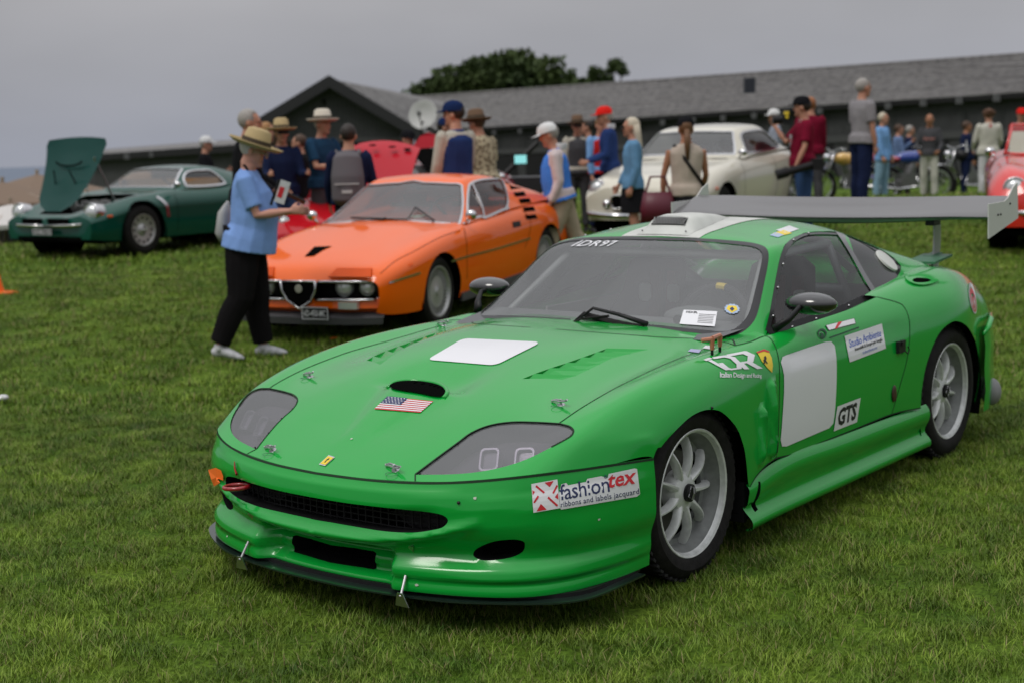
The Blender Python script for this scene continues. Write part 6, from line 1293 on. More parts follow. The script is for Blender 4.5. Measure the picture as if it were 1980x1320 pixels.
    if trousers is not None and not skirt:
        loft(lg, [(bend(Q(0, 0, .84)), .10*k+ft*.3, .15*w*k), (bend(Q(0, 0, .93)), .115*k+ft*.6, .172*w*k), (bend(Q(.02*ft*6, 0, 1.01)), .112*k+ft*.9, .160*w*k)]); allo.append(remesh(lg, 'trousers', trousers, t, vox*1.1, 2))
    if skirt:
        s_ = MB(); s_.lathe([(.125*k, 1.04*k), (.165*k, .92*k), (.185*k, .75*k), (.19*k, skirt*k)], 20, sc=(.85, 1.0)); allo.append(s_.build('skirt', trousers, t, smooth=True))
    if shirt is not None:
        hz = .90-hem; loft(st, [(bend(Q(ft*.3, 0, hz)), (.148+ft*.8)*k, (.208*w+ft*.25)*k), (bend(Q(ft*.5, 0, hz+.10)), (.142+ft*.85)*k, (.200*w+ft*.2)*k)]+[(c, a+.016*k, b+.016*k) for c, a, b in tr[2:-2]]+[(tr[-2][0], .062*k, .068*k)])
        allo.append(remesh(st, 'shirt', shirt, t, vox*1.05, 2))
    if vest is not None:
        v_ = MB(); loft(v_, [(bend(Q(ft*.3, 0, hz if shirt is not None else .9)), (.158+ft*.8)*k, (.218*w+ft*.25)*k)]+[(c, a+.030*k, min(b+.028*k, .182*w*k)) for c, a, b in tr[2:-3]]+[(tr[-3][0], .085*k, .13*w*k), (tr[-2][0], .068*k, .074*k)]); allo.append(remesh(v_, 'vest', vest, t, vox*1.05, 2))
    hz_ = hair or None
    if hz_:
        hm = MB()
        if hair != 'bald':
            hm.sph(H(-.022, 0, .030), (.100*k, .083*k, .098*k), 14, 10, rot=Rm)
            if hair == 'long': loft(hm, [(H(-.045, 0, .03), .07*k, .085*k), (H(-.075, 0, -.08), .055*k, .090*k), (H(-.10, 0, -.22), .040*k, .085*k), (H(-.12, 0, -.36), .025*k, .06*k)])
            if hair == 'pony': loft(hm, [(H(-.10, 0, .0), .03*k, .03*k), (H(-.125, 0, -.12), .035*k, .035*k), (H(-.13, 0, -.30), .018*k, .02*k)])
            if hair == 'curly':
                for q in range(16): a = q*2.4; hm.sph(H(-.03+.06*math.cos(a), .075*math.sin(a), .02+.06*((q % 5)/5)), .042*k, 8, 6)
            o = hm.build('hair', hairc, t, smooth=True); allo.append(o)
            for v in o.data.vertices:   # clear the face
                l = Rm.to_3x3().inverted() @ (v.co-hc)
                if l.x > .055*k and l.z < .075*k: v.co = hc+Rm.to_3x3() @ Vector((.02*k, l.y*.9, l.z))
    if hat:
        M = Matrix.Translation(hc) @ Rm @ Matrix.Diagonal((hk, hk, hk, 1)); c_ = MB()
        if hat == 'cap':
            c_.lathe([(.0, .135), (.04, .130), (.075, .108), (.092, .07), (.096, .035)], 20, M, sc=(1.12, .92)); V = []
            for i in range(9):
                a = R(-62+124*i/8); V += [(.095*math.cos(a)+.012, .080*math.sin(a), .042), (.095*math.cos(a)+.085*math.cos(a*.8), .082*math.sin(a), .030)]
            c_.add(V, [(2*i, 2*i+1, 2*i+3, 2*i+2) for i in range(8)], M); c_.add([(x, y, z-.006) for x, y, z in V], [(2*i+2, 2*i+3, 2*i+1, 2*i) for i in range(8)], M)
            allo.append(c_.build('cap', hatc, t, smooth=True))
        else:
            hi = .115 if hat == 'brim' else .118; bw = .158 if hat == 'brim' else .172
            c_.lathe([(.0, hi+.035), (.045, hi+.045), (.075, hi+.030), (.088, .07), (.094, .055), (.10, .045), (bw-.03, .030), (bw-.008, .045), (bw, .058), (bw, .050), (.10, .036)], 26, M, sc=(1.15, .98)); o = c_.build('hat', hatc, t, smooth=True); allo.append(o)
            b_ = MB(); b_.lathe([(.0955, .055), (.092, .085)], 26, M, sc=(1.16, .99)); allo.append(b_.build('hat_band', MATS.get('band') or mat('band', (.05, .035, .02), rough=.8), t, smooth=True))
    for (An, d2, sg) in foots:
        s_ = MB(); tilt = 0; A0 = Vector((An.x, An.y, max(An.z-.075*k, dz))); up1 = (An.z-.075*k-dz)
        a = A0; toe = Vector((.17*k, .012*sg, -min(up1, .09))) if up1 > .03 else Vector((.17*k, .012*sg, 0)); hl_ = Vector((-.065*k, 0, 0))
        loft(s_, [(a+hl_+Vector((0, 0, .035)), .02, .022), (a+hl_*.6+Vector((0, 0, .04)), .040, .036), (a+Vector((.02, 0, .045)), .045, .042), (a+toe*.55+Vector((0, 0, .035)), .034, .046), (a+toe*.9+Vector((0, 0, .026)), .022, .042), (a+toe*1.08+Vector((0, 0, .022)), .010, .025)], n=12)
        loft(s_, [(a+Vector((0, 0, .04)), .05*k, .045*k), (An+Vector((0, 0, .02)), .045*k, .042*k)], n=10)
        allo.append(s_.build('shoe', shoes or BLK, t, smooth=True))
    if extra: extra(t, k, H, Q, bend, allo)
    for o in allo:
        for v in o.data.vertices: v.co.z -= dz
    return t
NAVYC = cloth('navy', (.012, .018, .05)); BLKC = cloth('black', (.012, .012, .014)); KHAKI = cloth('khaki', (.36, .30, .22)); JEAN = cloth('denim', (.035, .07, .16)); PALEJ = cloth('pale_denim', (.20, .32, .42)); WHTC = cloth('white', (.55, .55, .57)); CHAR = cloth('charcoal', (.06, .06, .065))
STRAW = mat('straw', (.40, .30, .15), rough=.85, bump=.4, bscale=90); GREYH = mat('grey_hair', (.30, .28, .26), rough=.7, bump=.5, bscale=60); BRN = mat('brown_hair', (.06, .03, .015), rough=.6, bump=.5, bscale=60); DRKH = mat('dark_hair', (.018, .012, .009), rough=.6, bump=.5, bscale=60); BLONDE = mat('pale_blonde_hair', (.50, .44, .34), rough=.6, bump=.5, bscale=60)
SHW = mat('white_trainers', (.48, .48, .50), rough=.7, noise=.15, nscale=30)
def strap(t, pts, r, mt, allo, name='strap', sc=(1, .3)): m_ = MB(); m_.tube(pts, r, 8, sc=sc); o = m_.build(name, mt, t, smooth=True); allo.append(o); return o
def ex_phone(t, k, H, Q, bend, allo):
    # lanyard, papers under the arm, phone held up, glasses, bag behind
    strap(t, [H(-.07, .02, -.12), H(-.02, -.075, -.115), Q(.11, -.05, 1.38), Q(.17, -.03, 1.24)], .009, BLKC, allo, 'camera_strap'); strap(t, [H(-.07, -.02, -.12), H(-.02, .075, -.115), Q(.11, .05, 1.38), Q(.17, .03, 1.24)], .009, BLKC, allo, 'camera_strap')
    g = MB(); M = Matrix.Translation(H(.095, 0, .0)); 
    for sg in (1, -1): g.tube([H(.098, .035*sg+.022*math.cos(a), .0+.018*math.sin(a)) for a in np.linspace(0, 6.283, 13)], .0025, 5, cap=False); g.tube([H(.098, .058*sg, .004), H(0, .078*sg, .0)], .0022, 5)
    allo.append(g.build('glasses', STEEL, t))
    def lent(name, mb, mt, lab, cat): o = mb.build(name, mt, t); allo.append(o); return o

person('elderly man in light blue polo, straw hat and black trousers looking at his phone', 484, 11.0, 250, 'R', h=1.70, lean=7, fat=.085, wide=1.04, arms=((16, 6, (92, 14)), (18, 6, (96, 12))), legs=((8, 4), (-5, 20)), shirt=cloth('light_blue', (.20, .33, .66), bs=9, bump=.6), trousers=cloth('black_slacks', (.010, .009, .010), bs=6, bump=1.0), sleeve='short', skin=SKIN3, hair='short', hairc=mat('white_hair', (.45, .42, .40), rough=.7), hat='straw', hatc=STRAW, shoes=SHW, vox=.0085, nod=16, extra=ex_phone, hem=.05)
frame()
pp = at3(572, 384, 11.0); ph = thing('phone', 'dark phone in the hand of the man in the light blue polo', 'phone', pp, YAW); MB().box((0, 0, 0), (.07, .15, .009), (.5, .3, .4)).build('case', BLK, ph); MB().box((0, 0, .008), (.06, .13, .003), (.5, .3, .4)).build('screen', mat('phone_screen', (.03, .035, .04), rough=.15), ph)
pp = at3(546, 372, 10.8); pg = thing('programme', 'white and red folded programme held by the man in light blue', 'booklet', pp, math.atan2(RGT[1], RGT[0])); MB().box((0, 0, 0), (.075, .012, .17), (0, .35, .2)).build('pages', WHTC, pg); MB().box((-.01, -.009, .0), (.035, .004, .08), (0, .35, .2)).build('cover_print', RED, pg); MB().box((-.055, -.004, 0), (.02, .014, .2), (0, .35, .2)).build('cover_spine', BLK, pg)
pp = at3(435, 425, 11.25); bgg = thing('bag', 'pale cloth bag hanging behind the man in light blue', 'bag', pp, math.atan2(RGT[1], RGT[0])); m_ = MB(); loft(m_, [((.03, 0, .14), .01, .03), ((0, 0, .05), .05, .10), ((-.01, 0, -.10), .07, .12), ((0, 0, -.16), .05, .10)]); m_.build('sack', mat('pale_cloth', (.34, .34, .34), rough=.9), bgg, smooth=True)
G1 = 'spectators standing among the cars'
def pz(label, px, D, top, face, **k): return person(label, px, D, top, face, group_=G1, **k)
LBL = cloth('sky_blue', (.17, .33, .60)); REDC = cloth('bright_red', (.42, .02, .02)); TEALC = cloth('mint', (.25, .48, .45)); DNM = cloth('denim_blue', (.12, .26, .42)); BEIGE = cloth('beige', (.44, .37, .31)); MAR = cloth('maroon', (.16, .008, .025)); GRYT = cloth('grey_tee', (.23, .22, .23)); OATM = cloth('oatmeal', (.42, .40, .34)); BLUV = cloth('quilted_blue', (.06, .20, .62), bs=14, bump=.9); NAVV = cloth('navy_vest', (.02, .04, .13)); PET = cloth('petrol', (.015, .045, .09)); CREAMC = cloth('cream', (.50, .49, .43)); PINKW = cloth('pink_white', (.55, .47, .47))
CAPN = cloth('cap_navy', (.010, .022, .075)); CAPW = cloth('cap_white', (.60, .60, .60)); CAPR = cloth('cap_red', (.62, .02, .015)); CAPK = cloth('cap_black', (.010, .010, .012)); HATB = mat('brown_felt', (.12, .07, .04), rough=.9); HATW = mat('white_straw', (.55, .50, .42), rough=.8)
def patt(n, c1, c2, sc):
    if n in MATS: return MATS[n]
    m_ = mat(n, c1, rough=.9); nd = m_.node_tree.nodes; L = m_.node_tree.links; tc = nd.new('ShaderNodeTexCoord'); ck = nd.new('ShaderNodeTexVoronoi' if n.startswith('print') else 'ShaderNodeTexChecker'); ck.inputs['Scale'].default_value = sc; L.new(tc.outputs['Object'], ck.inputs['Vector'])
    r = nd.new('ShaderNodeValToRGB'); L.new(ck.outputs['Distance' if n.startswith('print') else 'Fac'], r.inputs[0]); r.color_ramp.elements[0].color = tuple(c1)+(1,); r.color_ramp.elements[1].color = tuple(c2)+(1,); r.color_ramp.elements[0].position = .35; r.color_ramp.elements[1].position = .6; L.new(r.outputs[0], nd['Principled BSDF'].inputs['Base Color']); return m_
def ex_pack(t, k, H, Q, bend, allo):
    m_ = MB(); loft(m_, [(Q(-.19, 0, .93), .06, .13), (Q(-.23, 0, .97), .10, .165), (Q(-.23, 0, 1.20), .10, .165), (Q(-.20, 0, 1.40), .08, .14), (Q(-.17, 0, 1.46), .04, .09)], n=20); o = remesh(m_, 'backpack', mat('grey_nylon', (.10, .09, .10), rough=.8), t, .014, 3); allo.append(o)
    for sg in (1, -1): m_ = MB(); m_.tube([Q(-.15, .10*sg, 1.42), Q(-.05, .12*sg, 1.465), Q(.10, .11*sg, 1.40), Q(.13, .11*sg, 1.2), Q(-.1, .15*sg, 1.02)], .025, 8, sc=(1, .4)); allo.append(m_.build('backpack_strap', MATS['grey_nylon'], t, smooth=True))
    m_ = MB(); m_.box(Q(-.335, 0, 1.13), (.01, .24, .012)); m_.box(Q(-.335, 0, 1.05), (.008, .10, .03)); allo.append(m_.build('backpack_label', mat('pale_label', (.45, .45, .45), rough=.7), t))
def ex_badge(t, k, H, Q, bend, allo): m_ = MB(); m_.box(Q(.155, -.03, 1.22), (.008, .09, .13)); allo.append(m_.build('badge', WHTC, t)); m_ = MB(); m_.box(Q(.161, -.03, 1.215), (.003, .065, .035)); allo.append(m_.build('badge_print', RED, t)); m_ = MB(); m_.tube([Q(.04, .07, 1.47), Q(.14, 0, 1.29), Q(.04, -.09, 1.47)], .006, 5); allo.append(m_.build('lanyard', WHTC, t))
def ex_shades(t, k, H, Q, bend, allo): m_ = MB(); m_.box(H(.092, 0, .005), (.02, .125*k, .035)); allo.append(m_.build('sunglasses', BLK, t))
def ex_photo(t, k, H, Q, bend, allo):
    ex_badge(t, k, H, Q, bend, allo); m_ = MB(); m_.tube([Q(-.1, -.14, 1.45), Q(.05, -.16, 1.40), Q(.12, -.20, 1.2), Q(.10, -.27, .98)], .022, 8, sc=(1, .3)); allo.append(m_.build('camera_strap', BLKC, t, smooth=True))
def ex_cross(t, k, H, Q, bend, allo): m_ = MB(); m_.tube([Q(-.03, .14, 1.46), Q(-.13, .03, 1.30), Q(-.135, -.10, 1.12), Q(-.06, -.20, .98)], .02, 8, sc=(1, .35)); allo.append(m_.build('bag_strap', BLK, t, smooth=True))
def ex_collar(t, k, H, Q, bend, allo): m_ = MB(); m_.lathe([(.062*k, 1.46*k), (.075*k, 1.50*k), (.066*k, 1.53*k)], 16); o = m_.build('collar', WHTC, t, smooth=True); allo.append(o)
pz('grey-haired man in a black hooded jacket behind the straw hat man', 487, 14.2, 213, 'R', lean=6, shirt=BLKC, trousers=JEAN, hair='short', hairc=GREYH, wide=1.12, arms=((12, 8, 60), (12, 8, 60)))
pz('woman in a wide straw hat and sunglasses holding her hands together', 563, 16.5, 228, 'T20', shirt=NAVYC, trousers=JEAN, hair='long', hairc=BRN, hat='straw', hatc=STRAW, arms=((20, 8, (95, 40)), (20, 8, (95, 40))), extra=ex_shades)
pz('man in a pale cap and black shirt beyond the dark green coupe', 418, 21.5, 270, 'R', shirt=BLKC, trousers=CHAR, hair='short', hairc=GREYH, hat='cap', hatc=CAPW, arms=((15, 8, 100), (10, 8, 40)))
pz('bearded man in a white panama hat with folded arms and navy shirt', 640, 16.8, 211, 'R-35', shirt=PET, sleeve='short', trousers=CHAR, hair='short', hairc=GREYH, hat='brim', hatc=HATW, arms=((25, 12, (92, 55)), (25, 12, (92, 55))), wide=1.1)
pz('man seen from behind with a grey backpack', 690, 14.6, 241, 'A', shirt=NAVYC, trousers=BLKC, hair='short', hairc=DRKH, arms=((12, 12, 25), (12, 12, 25)), extra=ex_pack, wide=1.05)
pz('man in a checked shirt and black cap bending over the red car', 784, 18.2, 247, 'T50', shirt=patt('check_shirt', (.04, .04, .04), (.42, .40, .38), 28), trousers=CHAR, hat='cap', hatc=CAPK, hair='short', hairc=DRKH, lean=14)
pz('man in a mint shirt and purple-blue cap', 848, 19.2, 224, 'R', shirt=TEALC, sleeve='short', trousers=CHAR, hat='cap', hatc=CAPN, hair='short', hairc=DRKH, lean=14)
pz('man with a beard in a navy vest over a pale shirt and navy cap', 893, 15.6, 195, 'A40', shirt=OATM, vest=NAVV, trousers=KHAKI, hat='cap', hatc=CAPN, hair='short', hairc=DRKH, arms=((6, 10, 20), (14, 10, 40)), wide=1.08, turn=35)
pz('man in a brown felt hat and patterned tan shirt with a badge', 948, 16.6, 208, 'L-40', shirt=patt('print_shirt', (.14, .10, .06), (.42, .36, .24), 26), sleeve='short', trousers=cloth('mid_blue', (.06, .14, .28)), hat='brim', hatc=HATB, hair='short', hairc=BRN, arms=((8, 14, 45), (8, 14, 60)), lean=8, extra=ex_badge, wide=1.12, fat=.02)
pz('walking man in a white cap and blue quilted vest', 1092, 14.6, 229, 'L', shirt=PINKW, vest=BLUV, trousers=KHAKI, hat='cap', hatc=CAPW, hair='short', hairc=GREYH, lean=9, fat=.04, legs=((18, 10), (-20, 12)), arms=((-8, 6, 25), (4, 6, 30)), nod=12, extra=ex_collar, wide=1.08)
pz('man in a brown hat and sunglasses behind the blue vest wearer', 1124, 19.5, 221, 'T', shirt=OATM, vest=CHAR, trousers=CHAR, hat='brim', hatc=HATB, hair='short', hairc=BRN, extra=ex_shades)
pz('woman in a red vest over a pale blue shirt', 1168, 19.0, 240, 'T20', shirt=LBL, vest=REDC, trousers=NAVYC, hair='short', hairc=mat('auburn_hair', (.16, .08, .03), rough=.6), extra=ex_badge)
pz('man in a bright red cap and navy jacket', 1186, 18.3, 205, 'L', shirt=NAVV, trousers=NAVYC, hat='cap', hatc=CAPR, hair='short', hairc=GREYH, lean=4, extra=ex_collar, arms=((10, 8, 70), (10, 8, 70)))
pz('woman with long pale hair in a denim shirt and black skirt', 1228, 16.2, 229, 'L', shirt=DNM, trousers=BLKC, skirt=.56, hair='long', hairc=BLONDE, arms=((-4, 8, 15), (8, 8, 30)), extra=ex_shades, hem=.04)
pz('woman seen from behind in a beige sleeveless top and black cap', 1330, 14.3, 224, 'A', shirt=BEIGE, sleeve='none', trousers=BLKC, skirt=.45, hair='pony', hairc=mat('chestnut_hair', (.13, .06, .025), rough=.6), hat='cap', hatc=CAPK, skin=SKIN2, arms=((4, 16, 10), (10, 10, 60)), extra=ex_cross)
pz('man in a white cap and grey-blue shirt beyond the cream coupe', 1499, 24, 211, 'L', shirt=cloth('slate', (.26, .28, .34)), trousers=CHAR, hat='cap', hatc=CAPW, hair='short', hairc=DRKH)
pz('photographer in a maroon shirt and black cap raising a camera', 1553, 17.0, 186, 'L', shirt=MAR, sleeve='short', trousers=JEAN, hat='cap', hatc=CAPK, hair='short', hairc=DRKH, arms=((10, 14, 25), (36, 22, (150, 20))), extra=ex_photo, wide=1.2, fat=.03, turn=-20)
pz('red-haired person behind the maroon photographer', 1566, 19.5, 190, 'A', shirt=MAR, trousers=CHAR, hair='short', hairc=mat('red_hair', (.25, .09, .03), rough=.6))
pz('tall grey-haired man in a grey tee and dark jeans', 1664, 19.0, 155, 'R20', shirt=GRYT, sleeve='short', trousers=NAVYC, hair='short', hairc=GREYH, wide=1.1, arms=((6, 8, 12), (2, 8, 10)), fat=.03)
pz('woman in a light blue tunic and pale jeans', 1703, 25.0, 220, 'R-40', shirt=LBL, trousers=PALEJ, hair='short', hairc=BLONDE, hem=.10)
pz('person in a blue shirt lifting a phone', 1733, 29, 252, 'R', shirt=cloth('dusty_blue', (.12, .18, .32)), trousers=CHAR, hair='short', hairc=BRN, arms=((40, 8, 130), (10, 8, 30)))
pz('grey-haired person in dark navy behind the motorcycles', 1754, 30, 263, 'R', shirt=NAVYC, trousers=BLKC, hair='short', hairc=GREYH)
pz('bald man in a charcoal printed sweatshirt and white trousers', 1792, 25.5, 224, 'T-20', shirt=CHAR, trousers=CREAMC, hair='bald', skin=SKIN2, arms=((10, 14, (55, 20)), (10, 14, (55, 20))), nod=14, extra=lambda t, k, H, Q, bend, allo: allo.append(MB().add([tuple(Q(.135, -.11+.22*q[0], 1.22+.07*q[1])) for q in text_mesh('Norton', .2, .02)[0]], text_mesh('Norton', .2, .02)[1]).build('shirt_lettering', mat('faded_pink', (.45, .20, .18), rough=.8), t)))
pz('dark-haired person in navy with white panels, partly hidden', 1862, 28, 262, 'R', shirt=NAVYC, vest=None, trousers=NAVYC, hair='short', hairc=BRN, skin=SKIN2, extra=lambda t, k, H, Q, bend, allo: allo.append(MB().box(Q(.03, -.19, 1.20), (.16, .02, .22)).build('white_panel', WHTC, t)))
pz('curly-haired person in a cream jacket and white jeans', 1904, 26, 212, 'A', shirt=CREAMC, trousers=WHTC, hair='curly', hairc=mat('curly_brown', (.09, .04, .02), rough=.7), arms=((8, 14, (50, 10)), (8, 14, (50, 10))), wide=1.1, hem=.03, extra=lambda t, k, H, Q, bend, allo: allo.append(MB().box(Q(-.11, 0, 1.42), (.02, .035, .06)).build('back_patch', RED, t)))
pz('man in a bright red cap beyond the open roadster', 1965, 25, 222, 'T', shirt=REDC, trousers=CHAR, hat='cap', hatc=CAPR, hair='short', hairc=DRKH)
pz('dark figure beside the patio umbrellas at the far left', 72, 27.0, 330, 'L', shirt=BLKC, trousers=BLKC, hair='short', hairc=DRKH)
pz('person in a long black coat beside the straw hat woman', 598, 18.0, 262, 'L', shirt=BLKC, trousers=BLKC, hair='short', hairc=BRN, hem=.25)
pz('person with sandy hair peering from behind the grey-haired man', 535, 17.5, 238, 'R', shirt=CHAR, trousers=CHAR, hair='short', hairc=mat('sandy_hair', (.30, .15, .05), rough=.6))
pz('person in dark clothes between the blue vest and the red vest', 1144, 21.5, 236, 'L', shirt=CHAR, trousers=NAVYC, hair='short', hairc=DRKH, arms=((20, 8, 80), (8, 8, 20)))
# carried things
cm = at3(1519, 232, 16.9); c1 = thing('camera', 'black camera with a long lens held up by the maroon photographer', 'camera', cm, math.atan2(-RGT[1], -RGT[0])); MB().box((0, 0, 0), (.08, .15, .11)).build('camera_body', BLK, c1); MB().lathe([(0, 0), (.042, 0), (.046, .10), (.05, .12), (0, .12)], 16, Matrix.Translation((.03, 0, 0)) @ Matrix.Rotation(math.pi/2, 4, 'Y')).build('lens', BLK, c1, auto=True); MB().box((-.01, 0, .075), (.05, .05, .04)).box((0, .085, .03), (.03, .02, .03)).build('flash', YEL, c1)
cm = at3(1580, 318, 16.7); c1 = thing('camera', 'black camera hanging at the maroon photographer\'s hip, long lens pointing left', 'camera', cm, math.atan2(-RGT[1], -RGT[0])); MB().box((0, 0, 0), (.12, .16, .13)).build('camera_body', BLK, c1); MB().lathe([(0, 0), (.045, 0), (.045, .30), (.06, .32), (.062, .45), (0, .45)], 18, Matrix.Translation((.03, 0, 0)) @ Matrix.Rotation(math.pi/2+.25, 4, 'Y')).build('lens', BLK, c1, auto=True)
cm = at3(1272, 402, 14.2); c1 = thing('shoulder_bag', 'maroon leather bag held low by the woman in beige', 'bag', cm, math.atan2(RGT[1], RGT[0])); m_ = MB(); loft(m_, [((0, 0, .15), .14, .05), ((0, 0, .0), .17, .08), ((0, 0, -.15), .17, .08)]); m_.build('sack', mat('maroon_leather', (.09, .008, .02), rough=.45), c1, smooth=True); MB().tube([(-.12, 0, .14), (-.07, 0, .30), (.07, 0, .30), (.12, 0, .14)], .012, 6).build('handle', MATS['maroon_leather'], c1)
# ================================================================ lawn, grass, buildings, tree, far left
frame()
LW = bpy.data.materials.new('lawn_soil'); LW.use_nodes = True; n = LW.node_tree.nodes; L = LW.node_tree.links; b = n['Principled BSDF']; b.inputs['Roughness'].default_value = .95; b.inputs['Specular IOR Level'].default_value = .1
tc = n.new('ShaderNodeNewGeometry')
def nz_(sc, det=5, rough=.6, mp=None):
    q = n.new('ShaderNodeTexNoise'); q.inputs['Scale'].default_value = sc; q.inputs['Detail'].default_value = det; q.inputs['Roughness'].default_value = rough; L.new(tc.outputs['Position'] if mp is None else mp, q.inputs['Vector']); return q
a1, a2, a3 = nz_(.55), nz_(3.2), nz_(45, 3)
r1 = n.new('ShaderNodeValToRGB'); L.new(a1.outputs['Fac'], r1.inputs[0]); e = r1.color_ramp.elements; e[0].position = .35; e[0].color = (.030, .080, .006, 1); e[1].position = .65; e[1].color = (.105, .185, .014, 1)
r2 = n.new('ShaderNodeValToRGB'); L.new(a2.outputs['Fac'], r2.inputs[0]); e = r2.color_ramp.elements; e[0].position = .3; e[0].color = (.020, .055, .005, 1); e[1].position = .72; e[1].color = (.130, .185, .022, 1)
mx1 = n.new('ShaderNodeMix'); mx1.data_type = 'RGBA'; mx1.inputs[0].default_value = .55; L.new(r1.outputs[0], mx1.inputs[6]); L.new(r2.outputs[0], mx1.inputs[7])
r3 = n.new('ShaderNodeValToRGB'); L.new(a3.outputs['Fac'], r3.inputs[0]); e = r3.color_ramp.elements; e[0].position = .3; e[0].color = (.35, .35, .35, 1); e[1].position = .7; e[1].color = (1.35, 1.35, 1.35, 1)
mm = n.new('ShaderNodeMix'); mm.data_type = 'RGBA'; mm.blend_type = 'MULTIPLY'; mm.inputs[0].default_value = 1; L.new(mx1.outputs[2], mm.inputs[6]); L.new(r3.outputs[0], mm.inputs[7]); L.new(mm.outputs[2], b.inputs['Base Color'])
us = np.concatenate([np.linspace(-25, 3, 8), np.linspace(3.5, 30, 80), np.linspace(31, 70, 30), [90, 130, 200, 320, 500]]); lats = np.concatenate([[-420, -200, -100, -60], np.linspace(-30, 30, 61), [60, 100, 200, 420]]); nl = len(lats); V = []
for D in us:
    for q in lats: p = CAMP+FLAT*D+RGT*q; z = float(gz(p[0], p[1])); V.append((p[0], p[1], z-max(0, D-75)*.02-max(0, abs(q)-55)*.012))
lawn = mesh('lawn', V, [(i*nl+j, i*nl+j+1, (i+1)*nl+j+1, (i+1)*nl+j) for i in range(len(us)-1) for j in range(nl-1)], LW, None, True); tag(lawn, kind='structure')
# sea, far and low, with its own level horizon
SEA = mat('sea_water', (.12, .15, .20), rough=.9); z_s = -25  # distance haze is put into the water's base colour
sea = mesh('sea', [(-2600, -2600, z_s), (2600, -2600, z_s), (2600, 2600, z_s), (-2600, 2600, z_s)], [(0, 1, 2, 3)], SEA); tag(sea, kind='structure')
# grass blades
GM = bpy.data.materials.new('grass_blade'); GM.use_nodes = True; n = GM.node_tree.nodes; L = GM.node_tree.links; b = n['Principled BSDF']; b.inputs['Roughness'].default_value = .55; b.inputs['Specular IOR Level'].default_value = .25
tc = n.new('ShaderNodeNewGeometry'); a1, a2 = nz_(.7), nz_(4.5); oi = n.new('ShaderNodeObjectInfo')
r1 = n.new('ShaderNodeValToRGB'); L.new(a1.outputs['Fac'], r1.inputs[0]); e = r1.color_ramp.elements; e[0].position = .38; e[0].color = (.028, .090, .005, 1); e[1].position = .62; e[1].color = (.140, .245, .016, 1)
r2 = n.new('ShaderNodeValToRGB'); L.new(a2.outputs['Fac'], r2.inputs[0]); e = r2.color_ramp.elements; e[0].position = .3; e[0].color = (.014, .054, .003, 1); e[1].position = .7; e[1].color = (.270, .345, .050, 1)
mx1 = n.new('ShaderNodeMix'); mx1.data_type = 'RGBA'; mx1.inputs[0].default_value = .5; L.new(r1.outputs[0], mx1.inputs[6]); L.new(r2.outputs[0], mx1.inputs[7])
vr = n.new('ShaderNodeValToRGB'); e = vr.color_ramp.elements; e[0].color = (.6, .6, .55, 1); e[1].color = (1.5, 1.45, 1.5, 1); L.new(oi.outputs['Random'], vr.inputs[0])
mm = n.new('ShaderNodeMix'); mm.data_type = 'RGBA'; mm.blend_type = 'MULTIPLY'; mm.inputs[0].default_value = 1; L.new(mx1.outputs[2], mm.inputs[6]); L.new(vr.outputs[0], mm.inputs[7]); L.new(mm.outputs[2], b.inputs['Base Color'])
STRAWM = mat('dry_blade', (.22, .19, .08), rough=.8)
def tuft(k, nb, rad, hmin, hmax, wd, segs=3):
    rr = random.Random(100+k); V = []; F = []; mi = []
    for i in range(nb):
        a = rr.uniform(0, 6.283); r = rad*math.sqrt(rr.random()); x, y = r*math.cos(a), r*math.sin(a); h = rr.uniform(hmin, hmax); b_ = rr.uniform(0, 6.283); ln = rr.uniform(.15, 1.25)*h; w = wd*rr.uniform(.7, 1.3); ax, ay = -math.sin(b_)*w, math.cos(b_)*w; k0 = len(V); dry = rr.random() < .10
        for s in range(segs):
            f = s/segs; ww = 1-.55*f; cx, cy, cz = x+math.cos(b_)*ln*f*f, y+math.sin(b_)*ln*f*f, h*(f-.25*f*f)*1.2-.004; V += [(cx-ax*ww, cy-ay*ww, cz), (cx+ax*ww, cy+ay*ww, cz)]
        V.append((x+math.cos(b_)*ln, y+math.sin(b_)*ln, h*.9))
        for s in range(segs-1): F.append((k0+2*s, k0+2*s+1, k0+2*s+3, k0+2*s+2)); mi.append(int(dry))
        F.append((k0+2*segs-2, k0+2*segs-1, k0+2*segs)); mi.append(int(dry))
    me = bpy.data.meshes.new('tuft'); me.from_pydata(V, [], F); me.materials.append(GM); me.materials.append(STRAWM); me.polygons.foreach_set('material_index', mi); me.update()
    o = bpy.data.objects.new('tuft', me); return o
